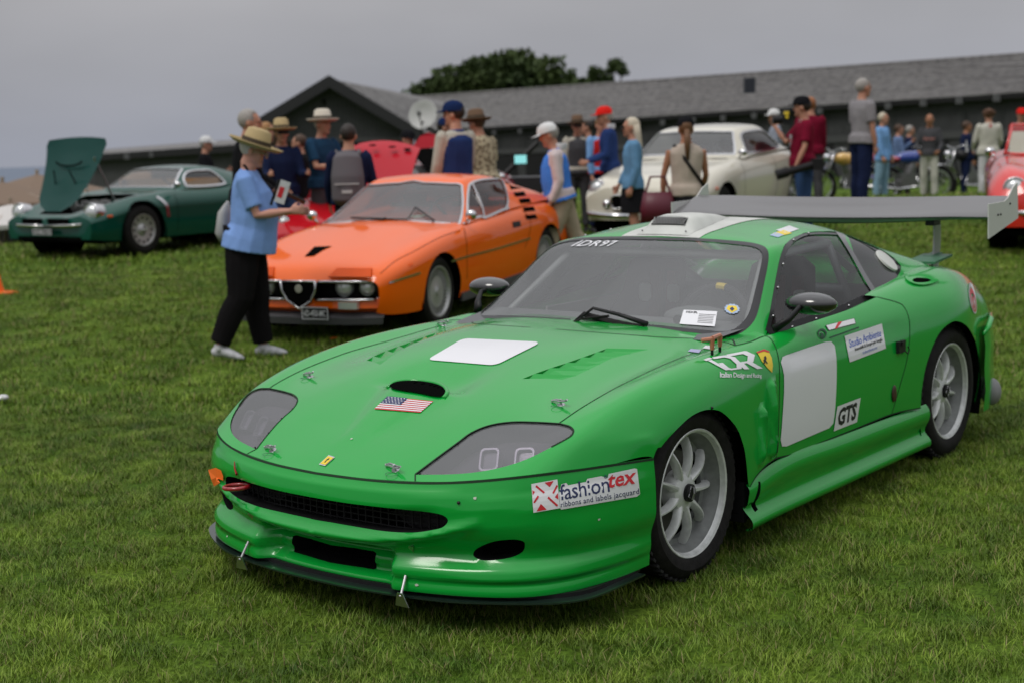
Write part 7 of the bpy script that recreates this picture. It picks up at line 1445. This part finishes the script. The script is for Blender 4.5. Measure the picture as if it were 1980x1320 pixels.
def grass_field(name, d0, d1, dens, tufts, scl, seed, nq=60):
    c = bpy.data.collections.new(name+'_tufts'); [c.objects.link(o) for o in tufts]
    V = []; F = []; ds = np.linspace(d0, d1, 24)
    for D in ds:
        hw = D*.365+.6
        for j in range(25): p = CAMP+FLAT*D+RGT*(-hw+2*hw*j/24); V.append((p[0], p[1], float(gz(p[0], p[1]))))
    F = [(i*25+j, i*25+j+1, (i+1)*25+j+1, (i+1)*25+j) for i in range(23) for j in range(24)]
    o = mesh(name, V, F, GM); tag(o, kind='stuff'); ng = bpy.data.node_groups.new(name, 'GeometryNodeTree'); ng.interface.new_socket('Geometry', in_out='INPUT', socket_type='NodeSocketGeometry'); ng.interface.new_socket('Geometry', in_out='OUTPUT', socket_type='NodeSocketGeometry')
    N = ng.nodes; K = ng.links; gi = N.new('NodeGroupInput'); go = N.new('NodeGroupOutput'); dp = N.new('GeometryNodeDistributePointsOnFaces'); dp.inputs['Density'].default_value = dens; dp.inputs['Seed'].default_value = seed
    ci = N.new('GeometryNodeCollectionInfo'); ci.inputs['Collection'].default_value = c; ci.inputs['Separate Children'].default_value = True; ci.inputs['Reset Children'].default_value = True
    ip = N.new('GeometryNodeInstanceOnPoints'); ip.inputs['Pick Instance'].default_value = True; rv = N.new('FunctionNodeRandomValue'); rv.data_type = 'FLOAT_VECTOR'; rv.inputs[0].default_value = (-.12, -.12, 0); rv.inputs[1].default_value = (.12, .12, 6.283)
    rs = N.new('FunctionNodeRandomValue'); rs.data_type = 'FLOAT'; rs.inputs[2].default_value = scl[0]; rs.inputs[3].default_value = scl[1]; rs.inputs['Seed'].default_value = 5
    K.new(gi.outputs[0], dp.inputs['Mesh']); K.new(dp.outputs['Points'], ip.inputs['Points']); K.new(ci.outputs[0], ip.inputs['Instance']); K.new(rv.outputs[0], ip.inputs['Rotation']); K.new(rs.outputs[1], ip.inputs['Scale']); K.new(ip.outputs[0], go.inputs[0])
    md = o.modifiers.new('g', 'NODES'); md.node_group = ng; return o
T1 = [tuft(k, 80, .075, .014, .040, .0014) for k in range(7)]; T2 = [tuft(20+k, 60, .16, .02, .055, .0032, 2) for k in range(5)]; T3 = [tuft(40+k, 60, .40, .025, .06, .008, 2) for k in range(4)]
g1 = grass_field('grass', 3.4, 9.0, 150, T1, (.75, 1.25), 1); g2 = grass_field('grass', 9.0, 17.0, 38, T2, (.8, 1.2), 2); g3 = grass_field('grass', 17.0, 34, 7, T3, (.8, 1.3), 3)
# ---- long shingled barn: front wall, boards, eave, roof
def A3(px, py, D): return Vector(at3(px, py, D))
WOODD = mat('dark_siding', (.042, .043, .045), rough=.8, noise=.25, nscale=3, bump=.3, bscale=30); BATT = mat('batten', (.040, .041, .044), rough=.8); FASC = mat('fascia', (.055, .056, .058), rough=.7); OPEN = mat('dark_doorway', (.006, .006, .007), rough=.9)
SHING = mat('grey_shingle', (.105, .10, .10), rough=.9, col2=(.20, .195, .19), nscale=4.5, bump=.7, bscale=9)
def wallquad(mb, p0, p1, p2, p3, th=.0): mb.add([p0, p1, p2, p3], [(0, 1, 2, 3)])
eR, eL = A3(2300, 159, 37.5), A3(800, 256, 72); rR, rL = A3(2300, 85, 42.5), A3(800, 190, 77)
bn = thing('long_barn', 'long dark timber building with a grey shingle roof', 'building', (0, 0, 0)); dn = lambda p, dz: Vector((p.x, p.y, p.z-dz))
NW = 46; dirw = (eL-eR)
w_ = MB(); w_.add([eR+Vector((0, 0, -.1))+FL_*0 for FL_ in (Vector((0, 0, 0)),)]+[eL+Vector((0, 0, -.1)), dn(eL, 3.4), dn(eR, 3.4)], [(0, 1, 2, 3)]); fw3 = Vector(FLAT); w_.v = [tuple(Vector(v)+fw3*.5) for v in w_.v]; w_.build('wall', WOODD, bn)
bt = MB()
for i in range(260):
    p = eR+dirw*(i/260)+fw3*.47; bt.add([p+Vector((0, 0, -.1)), p+dirw*.0009+Vector((0, 0, -.1)), p+dirw*.0009+Vector((0, 0, -1.05)), p+Vector((0, 0, -1.05))], [(0, 1, 2, 3)])
tag(bt.build('wall_battens', BATT, bn), kind='stuff')
f_ = MB(); f_.add([p+fw3*.40+Vector((0, 0, z)) for p, z in ((eR, -1.0), (eL, -1.0), (eL, -1.22), (eR, -1.22))], [(0, 1, 2, 3)]); f_.build('wall_band', FASC, bn)
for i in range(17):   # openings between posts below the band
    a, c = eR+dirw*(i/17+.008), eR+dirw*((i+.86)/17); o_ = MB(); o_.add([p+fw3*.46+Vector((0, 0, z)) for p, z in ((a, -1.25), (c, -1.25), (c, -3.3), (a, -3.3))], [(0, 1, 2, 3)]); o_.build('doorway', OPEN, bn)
# roof in courses so the shingle rows catch light
nc = 22; rf = None
for i in range(nc):
    f0, f1 = i/nc, (i+1)/nc; a0, b0 = eR.lerp(rR, f0), eL.lerp(rL, f0); a1, b1 = eR.lerp(rR, f1), eL.lerp(rL, f1); up_ = Vector((0, 0, .035)); m_ = MB(); S_ = 24
    for s in range(S_):
        p0, p1 = a0.lerp(b0, s/S_), a0.lerp(b0, (s+1)/S_); q0, q1 = a1.lerp(b1, s/S_), a1.lerp(b1, (s+1)/S_); j_ = RS.uniform(-.012, .012); e_ = Vector((0, 0, .0+j_)); m_.add([p0+up_+e_, p1+up_+e_, q1+e_*.3, q0+e_*.3, p0, p1], [(0, 1, 2, 3), (0, 4, 5, 1)])
    m_.build('shingle_course', SHING, bn)
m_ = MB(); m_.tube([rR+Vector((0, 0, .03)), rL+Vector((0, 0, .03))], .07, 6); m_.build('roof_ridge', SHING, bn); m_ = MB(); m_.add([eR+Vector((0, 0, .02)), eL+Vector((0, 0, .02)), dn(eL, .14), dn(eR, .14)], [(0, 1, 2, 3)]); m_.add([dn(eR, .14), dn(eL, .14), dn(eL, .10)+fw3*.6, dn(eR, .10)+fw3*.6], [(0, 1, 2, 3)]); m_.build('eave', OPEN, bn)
for px, py in ((2195, 171), (2125, 176), (2060, 182), (1995, 186), (1927, 190), (1854.5, 195), (1785, 199.5), (1717, 205), (1650, 210), (1585, 215), (1520, 219.5), (1458, 224), (1398, 228.6), (1340, 233), (1281, 237.5), (1225, 241), (1170, 244), (1115, 248), (1060, 251), (1005, 254), (955, 257), (905, 260)):
    f = (px-2300)/(800-2300); D = 1/((1-f)/37.5+f/72); p = A3(px, py, D*.998); s_ = D/45; MB().box(p, (.16*s_**.3, .16, .20), (0, 0, YAW)).build('rafter_end', mat('rafter_grey', (.10, .10, .105), rough=.8), bn)
p = A3(1449, 166, 49); MB().box(p, (.35, .35, .50), (0, 0, YAW)).build('roof_vent', mat('vent_dark', (.02, .022, .035), rough=.6), bn)
# back slope so the roof has thickness
m_ = MB(); m_.add([rR, rL, dn(rL, 2.2)+fw3*5, dn(rR, 2.2)+fw3*5], [(0, 1, 2, 3)]); m_.build('back_slope', SHING, bn)
# ---- gabled barn and low wing on the left
gb = thing('gabled_barn', 'dark board-and-batten gable end with a shingle roof behind it', 'building', (0, 0, 0)); D_ = 46.
pk, lf, rg = A3(640, 157, D_), A3(515, 233, D_), A3(800, 252, D_); bl, br = A3(515, 420, D_), A3(800, 420, D_)
MB().add([pk, lf, bl, br, rg], [(0, 1, 2, 3, 4)]).build('gable_wall', WOODD, gb)
bt = MB()
for i in range(34):
    f = i/34; px = 517+280*f; top = 157+(640-px)*(76/125.) if px < 640 else 157+(px-640)*(95/160.); a = A3(px, top+4, D_-.03); c = A3(px, 268, D_-.03); a2 = A3(px+2.2, top+5, D_-.03); c2 = A3(px+2.2, 268, D_-.03); bt.add([a, a2, c2, c], [(0, 1, 2, 3)])
tag(bt.build('wall_battens', mat('batten_gable', (.068, .070, .073), rough=.8), gb), kind='stuff')
MB().add([A3(515, 266, D_-.06), A3(800, 266, D_-.06), A3(800, 275, D_-.06), A3(515, 275, D_-.06)], [(0, 1, 2, 3)]).build('wall_band', FASC, gb)
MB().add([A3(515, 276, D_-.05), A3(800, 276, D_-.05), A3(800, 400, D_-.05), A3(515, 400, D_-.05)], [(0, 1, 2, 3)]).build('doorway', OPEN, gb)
for sd, end in ((1, lf), (-1, rg)):
    ex = (end-pk); e2 = pk+ex*1.12; t0 = Vector((0, 0, .10)); bk = fw3*14; side_r = Vector(RGT)*0
    m_ = MB(); fr = -fw3*.5; nn2 = 14
    for i in range(nn2):
        p0, p1 = pk+(e2-pk)*(i/nn2), pk+(e2-pk)*((i+1)/nn2); m_.add([p0+fr+t0, p1+fr+t0+Vector((0, 0, .03)), p1+bk+t0+Vector((0, 0, .03)), p0+bk+t0], [(0, 1, 2, 3)]); m_.add([p1+fr+t0+Vector((0, 0, .03)), p1+fr+t0, p1+bk+t0, p1+bk+t0+Vector((0, 0, .03))], [(0, 1, 2, 3)])
    m_.build('roof_slope', SHING, gb); m_ = MB(); m_.add([pk+fr+t0*1.6, e2+fr+t0*1.6, e2+fr-Vector((0, 0, .22)), pk+fr-Vector((0, 0, .22)), pk+t0, e2+t0, e2-Vector((0, 0, .22)), pk-Vector((0, 0, .22))], [(0, 1, 2, 3), (3, 2, 6, 7)]); m_.build('barge_board', mat('barge', (.018, .018, .02), rough=.7), gb)
    q = pk.lerp(rR, 0)
MB().add([pk+fw3*2+Vector((0, 0, .1)), A3(830, 190, 62), A3(1000, 240, 62), A3(800, 245, 50)], [(0, 1, 2, 3)]).build('roof_valley', SHING, gb)
MB().lathe([(0, 0), (.10, 0)], 12, Matrix.Translation(A3(628, 197, D_-.06)) @ Matrix.Rotation(math.pi/2, 4, 'X') @ Matrix.Rotation(0, 4, 'Z')).build('vent_hole', OPEN, gb)
lwg = thing('low_wing', 'low dark timber wing running left of the gable', 'building', (0, 0, 0)); a, c = A3(150, 304, 60), A3(560, 276, 47)
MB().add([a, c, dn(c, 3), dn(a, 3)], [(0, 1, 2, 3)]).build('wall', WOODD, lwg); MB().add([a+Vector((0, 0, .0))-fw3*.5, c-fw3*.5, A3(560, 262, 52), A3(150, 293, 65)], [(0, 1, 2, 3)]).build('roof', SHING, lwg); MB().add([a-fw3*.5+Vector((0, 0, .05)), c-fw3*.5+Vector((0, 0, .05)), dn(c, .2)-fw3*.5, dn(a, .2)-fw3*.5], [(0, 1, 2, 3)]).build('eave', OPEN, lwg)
for px, py in ((245, 303), (294, 299), (331, 297), (370, 294), (410, 291)): MB().box(A3(px, py, 54), (.16, .16, .22), (0, 0, YAW)).build('rafter_end', MATS['rafter_grey'], lwg)
# ---- tree behind the roof
LEAF = mat('tree_leaf', (.022, .045, .008), rough=.7, col2=(.055, .085, .016), nscale=.5); BARK = mat('bark', (.05, .035, .025), rough=.9)
def crown(name, lab, blobs, D, n, seed, base, ls=.17):
    rr = random.Random(seed); t = thing(name, lab, 'tree', base, 0, 'trees behind the long roof'); b3 = Vector(base); V = []; F = []
    C3 = [(A3(px, py, D+dd)-b3, rx/FPX*D, ry/FPX*D) for px, py, rx, ry, dd in blobs]
    tot = sum(a*b for _, a, b in C3)
    for c, rx, ry in C3:
        for _ in range(int(n*rx*ry/tot)):
            u = Vector((rr.gauss(0, 1), rr.gauss(0, 1), rr.gauss(0, 1))).normalized()*(rr.random()**.35); lump = 1+.16*math.sin(u.x*7+seed)*math.cos(u.y*8)+.12*math.sin(u.z*11)
            p = c+Vector(RGT)*u.x*rx*lump+fw3*u.y*rx*.7+Vector((0, 0, u.z*ry*lump)); nrm = Vector((rr.gauss(0, 1), rr.gauss(0, 1), rr.gauss(.6, 1))).normalized(); s = nrm.orthogonal().normalized(); w = nrm.cross(s); r = ls*rr.uniform(.5, 1.3); k = len(V)
            V += [p-s*r, p+w*r*.5, p+s*r, p-w*r*.5]; F.append((k, k+1, k+2, k+3))
    tag(mesh('crown', V, F, LEAF, t), kind='stuff')
    m_ = MB(); top = sum((c for c, _, _ in C3), Vector())/len(C3); m_.tube([(0, 0, 0), top*.4, top*.75], [.35, .25, .12], 10); [m_.tube([top*.35, top*.35+(c-top*.35)*.6, c], [.15, .08, .03], 6) for c, _, _ in C3]; m_.build('trunk', BARK, t); return t
tb = A3(960, 330, 78); tb.z = -.5
crown('broad_tree', 'broad dark green tree rising over the barn roof', [(965, 160, 75, 52, 0), (890, 165, 70, 38, 1), (1040, 160, 62, 48, -1), (835, 178, 50, 20, 2), (990, 125, 48, 28, 0), (925, 135, 40, 22, 0), (1080, 178, 40, 26, 0), (1010, 180, 120, 26, 2)], 78, 15000, 3, tb, .20)
tb = A3(1160, 330, 80); tb.z = -.5
crown('sparse_tree', 'thin branching tree at the right of the broad crown', [(1172, 160, 16, 24, 0), (1190, 128, 20, 13, 0), (1150, 142, 16, 14, 0), (1205, 140, 10, 8, 0), (1105, 152, 10, 18, 0), (1128, 165, 24, 14, 0), (1165, 183, 26, 12, 0)], 80, 1700, 4, tb, .17)
# ---- satellite dish
dp = at(800, 33); dsh = thing('satellite_dish', 'large pale satellite dish on a pole before the barn roof', 'satellite dish', dp); c = A3(818, 222, 33)-Vector(dp)
Mx = Matrix.Translation(c) @ (-fw3*1+Vector((-.25*0+.15, 0, .35))+Vector(-RGT)*.3).to_track_quat('Z', 'Y').to_matrix().to_4x4(); MB().lathe([(0, -.06), (.12, -.055), (.22, -.03), (.33, .02), (.34, .02)], 32, Mx).build('reflector', mat('dish_grey', (.42, .42, .41), rough=.5), dsh, smooth=True)
MB().tube([Mx @ Vector((0, -.3, .0)), Mx @ Vector((0, -.08, .22))], .015, 6).tube([Mx @ Vector((0, -.08, .20)), Mx @ Vector((.0, -.02, .26))], .04, 8).build('feed_arm', BLK, dsh); MB().tube([(0, 0, 0), (c.x, c.y, c.z-.15)], .03, 8).build('pole', BLK, dsh)
# ---- motorcycles
def moto(label, px, D, face, tank, seatc, fend, rw=.33, z_=None):
    pos = at(px, D); base = {'R': RGT, 'L': -RGT}[face[0]]; t = thing('motorcycle', label, 'motorcycle', pos, math.atan2(base[1], base[0])+R(float(face[1:] or 0)), 'show motorcycles'); 
    for u, nm in ((.70, 'front_wheel'), (-.70, 'rear_wheel')):
        w = bpy.data.objects.new('wheel', None); COL.objects.link(w); w.parent = t; w.location = (u, 0, rw); M = Matrix.Rotation(math.pi/2, 4, 'X')
        MB().lathe([(rw-.07, -.03), (rw-.02, -.05), (rw, -.03), (rw, .03), (rw-.02, .05), (rw-.07, .03)], 32, M).build('tyre', RUB, w, smooth=True); MB().lathe([(rw-.07, -.02), (rw-.10, -.02), (rw-.10, .02), (rw-.07, .02)], 32, M).build('rim', CHR2, w)
        s = MB()
        for k in range(20): a = math.pi*k/10; s.tube([(.02*math.cos(a+.5), (.03 if k % 2 else -.03), .02*math.sin(a+.5)), ((rw-.09)*math.cos(a), 0, (rw-.09)*math.sin(a))], .0035, 4)
        s.tube([(0, -.06, 0), (0, .06, 0)], .04, 10); tag(s.build('spokes', CHR2, w), kind='stuff'); f = MB(); f.lathe([(rw+.035, -.06), (rw+.05, 0), (rw+.035, .06)], 14, M, a0=.2 if u > 0 else .35, a1=2.6 if u > 0 else 2.9); fo_ = f.build('mudguard', fend, t, smooth=True); fo_.location = (u, 0, rw)
    for sg in (1, -1): MB().tube([(.70, .075*sg, rw), (.50, .075*sg, .80), (.46, .08*sg, .98)], .020, 8).build('fork', CHR2, t, smooth=True)
    MB().tube([(.46, -.36, 1.02), (.42, -.30, 1.05), (.46, -.1, 1.0), (.46, .1, 1.0), (.42, .30, 1.05), (.34, .36, 1.02)], .014, 6).build('handlebar', CHR2, t, smooth=True); MB().lathe([(0, .05), (.07, .04), (.085, 0), (.05, -.09), (0, -.10)], 18, Matrix.Translation((.58, 0, .88)) @ Matrix.Rotation(math.pi/2, 4, 'Y')).build('headlight', CHR2, t, smooth=True)
    m_ = MB(); m_.sph((.12, 0, .84), (.30, .13, .12), 18, 12); m_.sph((.25, 0, .86), (.16, .14, .11), 14, 10); m_.build('tank', tank, t, smooth=True); m_ = MB(); m_.sph((-.38, 0, .82), (.34, .12, .06), 16, 8); m_.sph((-.62, 0, .86), (.12, .11, .09), 12, 8); m_.build('seat', seatc, t, smooth=True)
    m_ = MB(); m_.box((.05, 0, .42), (.34, .22, .24)); m_.lathe([(.09, 0), (.10, .04), (.09, .08), (.10, .12), (.09, .16), (.09, .24)], 12, Matrix.Translation((.10, 0, .52)) @ Matrix.Rotation(.25, 4, 'Y')); m_.lathe([(0, -.14), (.11, -.14), (.12, 0), (.11, .14), (0, .14)], 16, Matrix.Translation((-.02, 0, .38)) @ Matrix.Rotation(math.pi/2, 4, 'X')); m_.build('engine', mat('engine_metal', (.20, .20, .20), rough=.35, metal=.8), t, auto=True)
    for sg in (1, -1): MB().tube([(.20, .10*sg, .48), (.28, .13*sg, .30), (-.2, .16*sg, .26), (-.95, .17*sg, .34)], [.02, .024, .03, .04], 8).build('exhaust', CHR2, t, smooth=True); 
    m_ = MB(); m_.tube([(.46, 0, .88), (.30, 0, .35), (-.25, 0, .28), (-.30, 0, .72), (.46, 0, .92)], .02, 8); m_.tube([(-.25, .06, .34), (-.70, .08, rw)], .02, 8); m_.tube([(-.25, -.06, .34), (-.70, -.08, rw)], .02, 8); m_.build('frame', BLK, t); return t
YELP = mat('ochre_paint', (.60, .36, .08), rough=.35, coat=1); BLUP = mat('deep_blue_paint', (.012, .04, .25), rough=.3, coat=1); REDM = mat('crimson_paint', (.40, .02, .05), rough=.3, coat=1); WHP = mat('white_paint', (.55, .55, .56), rough=.35, coat=1)
moto('motorcycle with an ochre tank and blue mudguards, facing left', 1650, 28, 'L12', YELP, WHP, BLUP); moto('motorcycle with a blue tank and crimson seat, facing right', 1745, 27.5, 'R12', BLUP, REDM, WHP); moto('motorcycle with a white front mudguard beside the cream jacket', 1880, 28, 'L10', BLK, BLK, WHP)
# ---- utility cart, patio umbrellas, cone and a few small things
cp_ = at(1015, 21); ct = thing('utility_cart', 'black utility cart with a small bright screen', 'cart', cp_, math.atan2(RGT[1], RGT[0])); MB().box((0, 0, .52), (1.3, .9, .5)).box((-.5, 0, .85), (.3, .9, .2)).build('cart_body', mat('cart_black', (.015, .015, .017), rough=.5), ct); MB().tube([(-.3, 0, .75), (.25, 0, 1.25)], .04, 6).tube([(.3, 0, .75), (.6, 0, 1.1)], .03, 6).build('jib', BLK, ct); MB().box((-.0, -.1, 1.02), (.20, .04, .15)).build('screen_case', BLK, ct); MB().box((-.0, -.125, 1.02), (.17, .008, .12)).build('screen', mat('lit_screen', (.1, .4, .4), rough=.3, emit=(.25, .6, .6, .9)), ct)
for u in (-.45, .45):
    for sg in (1, -1): MB().lathe([(0, -.06), (.2, -.06), (.22, 0), (.2, .06), (0, .06)], 20, Matrix.Translation((u, .42*sg, .22)) @ Matrix.Rotation(math.pi/2, 4, 'X')).build('wheel', RUB, ct)
UMB = mat('umbrella_canvas', (.17, .12, .085), rough=.9); UMW = mat('umbrella_pale', (.52, .50, .48), rough=.9)
def umbrella(label, px, py, D, r, mt, tilt=0):
    pos = at(px, D); c = A3(px, py, D)-Vector(pos); t = thing('patio_umbrella', label, 'umbrella', pos, 0, 'patio umbrellas at the lawn edge'); m_ = MB(); V = [(c.x, c.y, c.z)]; n = 8
    for k in range(n): a = 2*math.pi*k/n; V.append((c.x+r*math.cos(a), c.y+r*math.sin(a), c.z-.42*r*.6))
    V2 = [(x, y, z-.06) for x, y, z in V[1:]]; m_.add(V+V2, [(0, 1+k, 1+(k+1) % n) for k in range(n)]+[(1+k, 1+n+k, 1+n+(k+1) % n, 1+(k+1) % n) for k in range(n)]); m_.build('canopy', mt, t); MB().tube([(0, 0, 0), (c.x, c.y, c.z+.08)], .03, 8).build('pole', mat('umbrella_pole', (.30, .24, .18), rough=.6), t)
    m_ = MB(); [m_.tube([(c.x, c.y, c.z-.02), V[1+k]], .012, 4) for k in range(n)]; tag(m_.build('ribs', MATS['umbrella_pole'], t)); return t
umbrella('brown-beige patio umbrella nearest the green bonnet', 72, 337, 26, 1.5, UMB); umbrella('pale patio umbrella low at the left edge', 20, 392, 23, 1.2, UMW); umbrella('beige patio umbrella half out of frame', 5, 352, 24, 1.3, UMB)
vt = at(250, 36); van = thing('dark_utility_vehicle', 'dark vehicle with a roof rack beyond the green coupe', 'vehicle', vt, math.atan2(RGT[1], RGT[0])+.2)
MB().box((0, 0, .75), (1.9, 1.6, .7)).box((.1, 0, 1.35), (1.5, 1.45, .55), tap=(.88, .9)).build('vehicle_body', BLK, van, auto=True); MB().tube([(-.7, -.7, 1.75), (.85, -.7, 1.75), (.85, .7, 1.75), (-.7, .7, 1.75), (-.7, -.7, 1.75)], .05, 6).box((.1, 0, 1.70), (1.4, 1.3, .10)).build('roof_rack', mat('rack', (.05, .045, .045), rough=.6), van); MB().box((-.15, -.74, 1.36), (.95, .02, .36)).build('vehicle_window', LAMPG, van)
for u in (-.6, .6): [MB().lathe([(0, -.1), (.32, -.1), (.34, 0), (.32, .1), (0, .1)], 20, Matrix.Translation((u, .75*sg, .34)) @ Matrix.Rotation(math.pi/2, 4, 'X')).build('wheel', RUB, van) for sg in (1, -1)]
v2 = copy_tree(van); v2.location = tuple(at(28, 33)); v2['label'] = 'dark vehicle beyond the patio umbrellas at the left edge'
cn = A3(-2, 476, 15); cg = at(-2, 15); cone = thing('marker_cone', 'orange marker cone at the left edge of the lawn', 'cone', cg); MB().lathe([(.16, 0), (.16, .02), (.10, .03), (.03, .38), (0, .38)], 20).build('cone_body', ORG, cone, auto=True); MB().box((0, 0, .012), (.34, .34, .024)).build('cone_base', ORG, cone)
fl_ = at(655, 11.6); lf_ = thing('red_leaf', 'small red-orange leaf on the grass under the orange car', 'leaf', fl_+np.array([0, 0, .04])); MB().prism([(.0, .0), (.05, .02), (.09, 0), (.05, -.03)], .004).build('blade', ORG, lf_)
wp2 = A3(-6, 624, 9.6); sw2 = thing('white_cap', 'white rounded object on the grass cut by the left edge', 'cap', (wp2.x, wp2.y, .02)); MB().sph((0, 0, .02), (.045, .04, .022), 14, 8).build('shell', WHP, sw2, smooth=True)
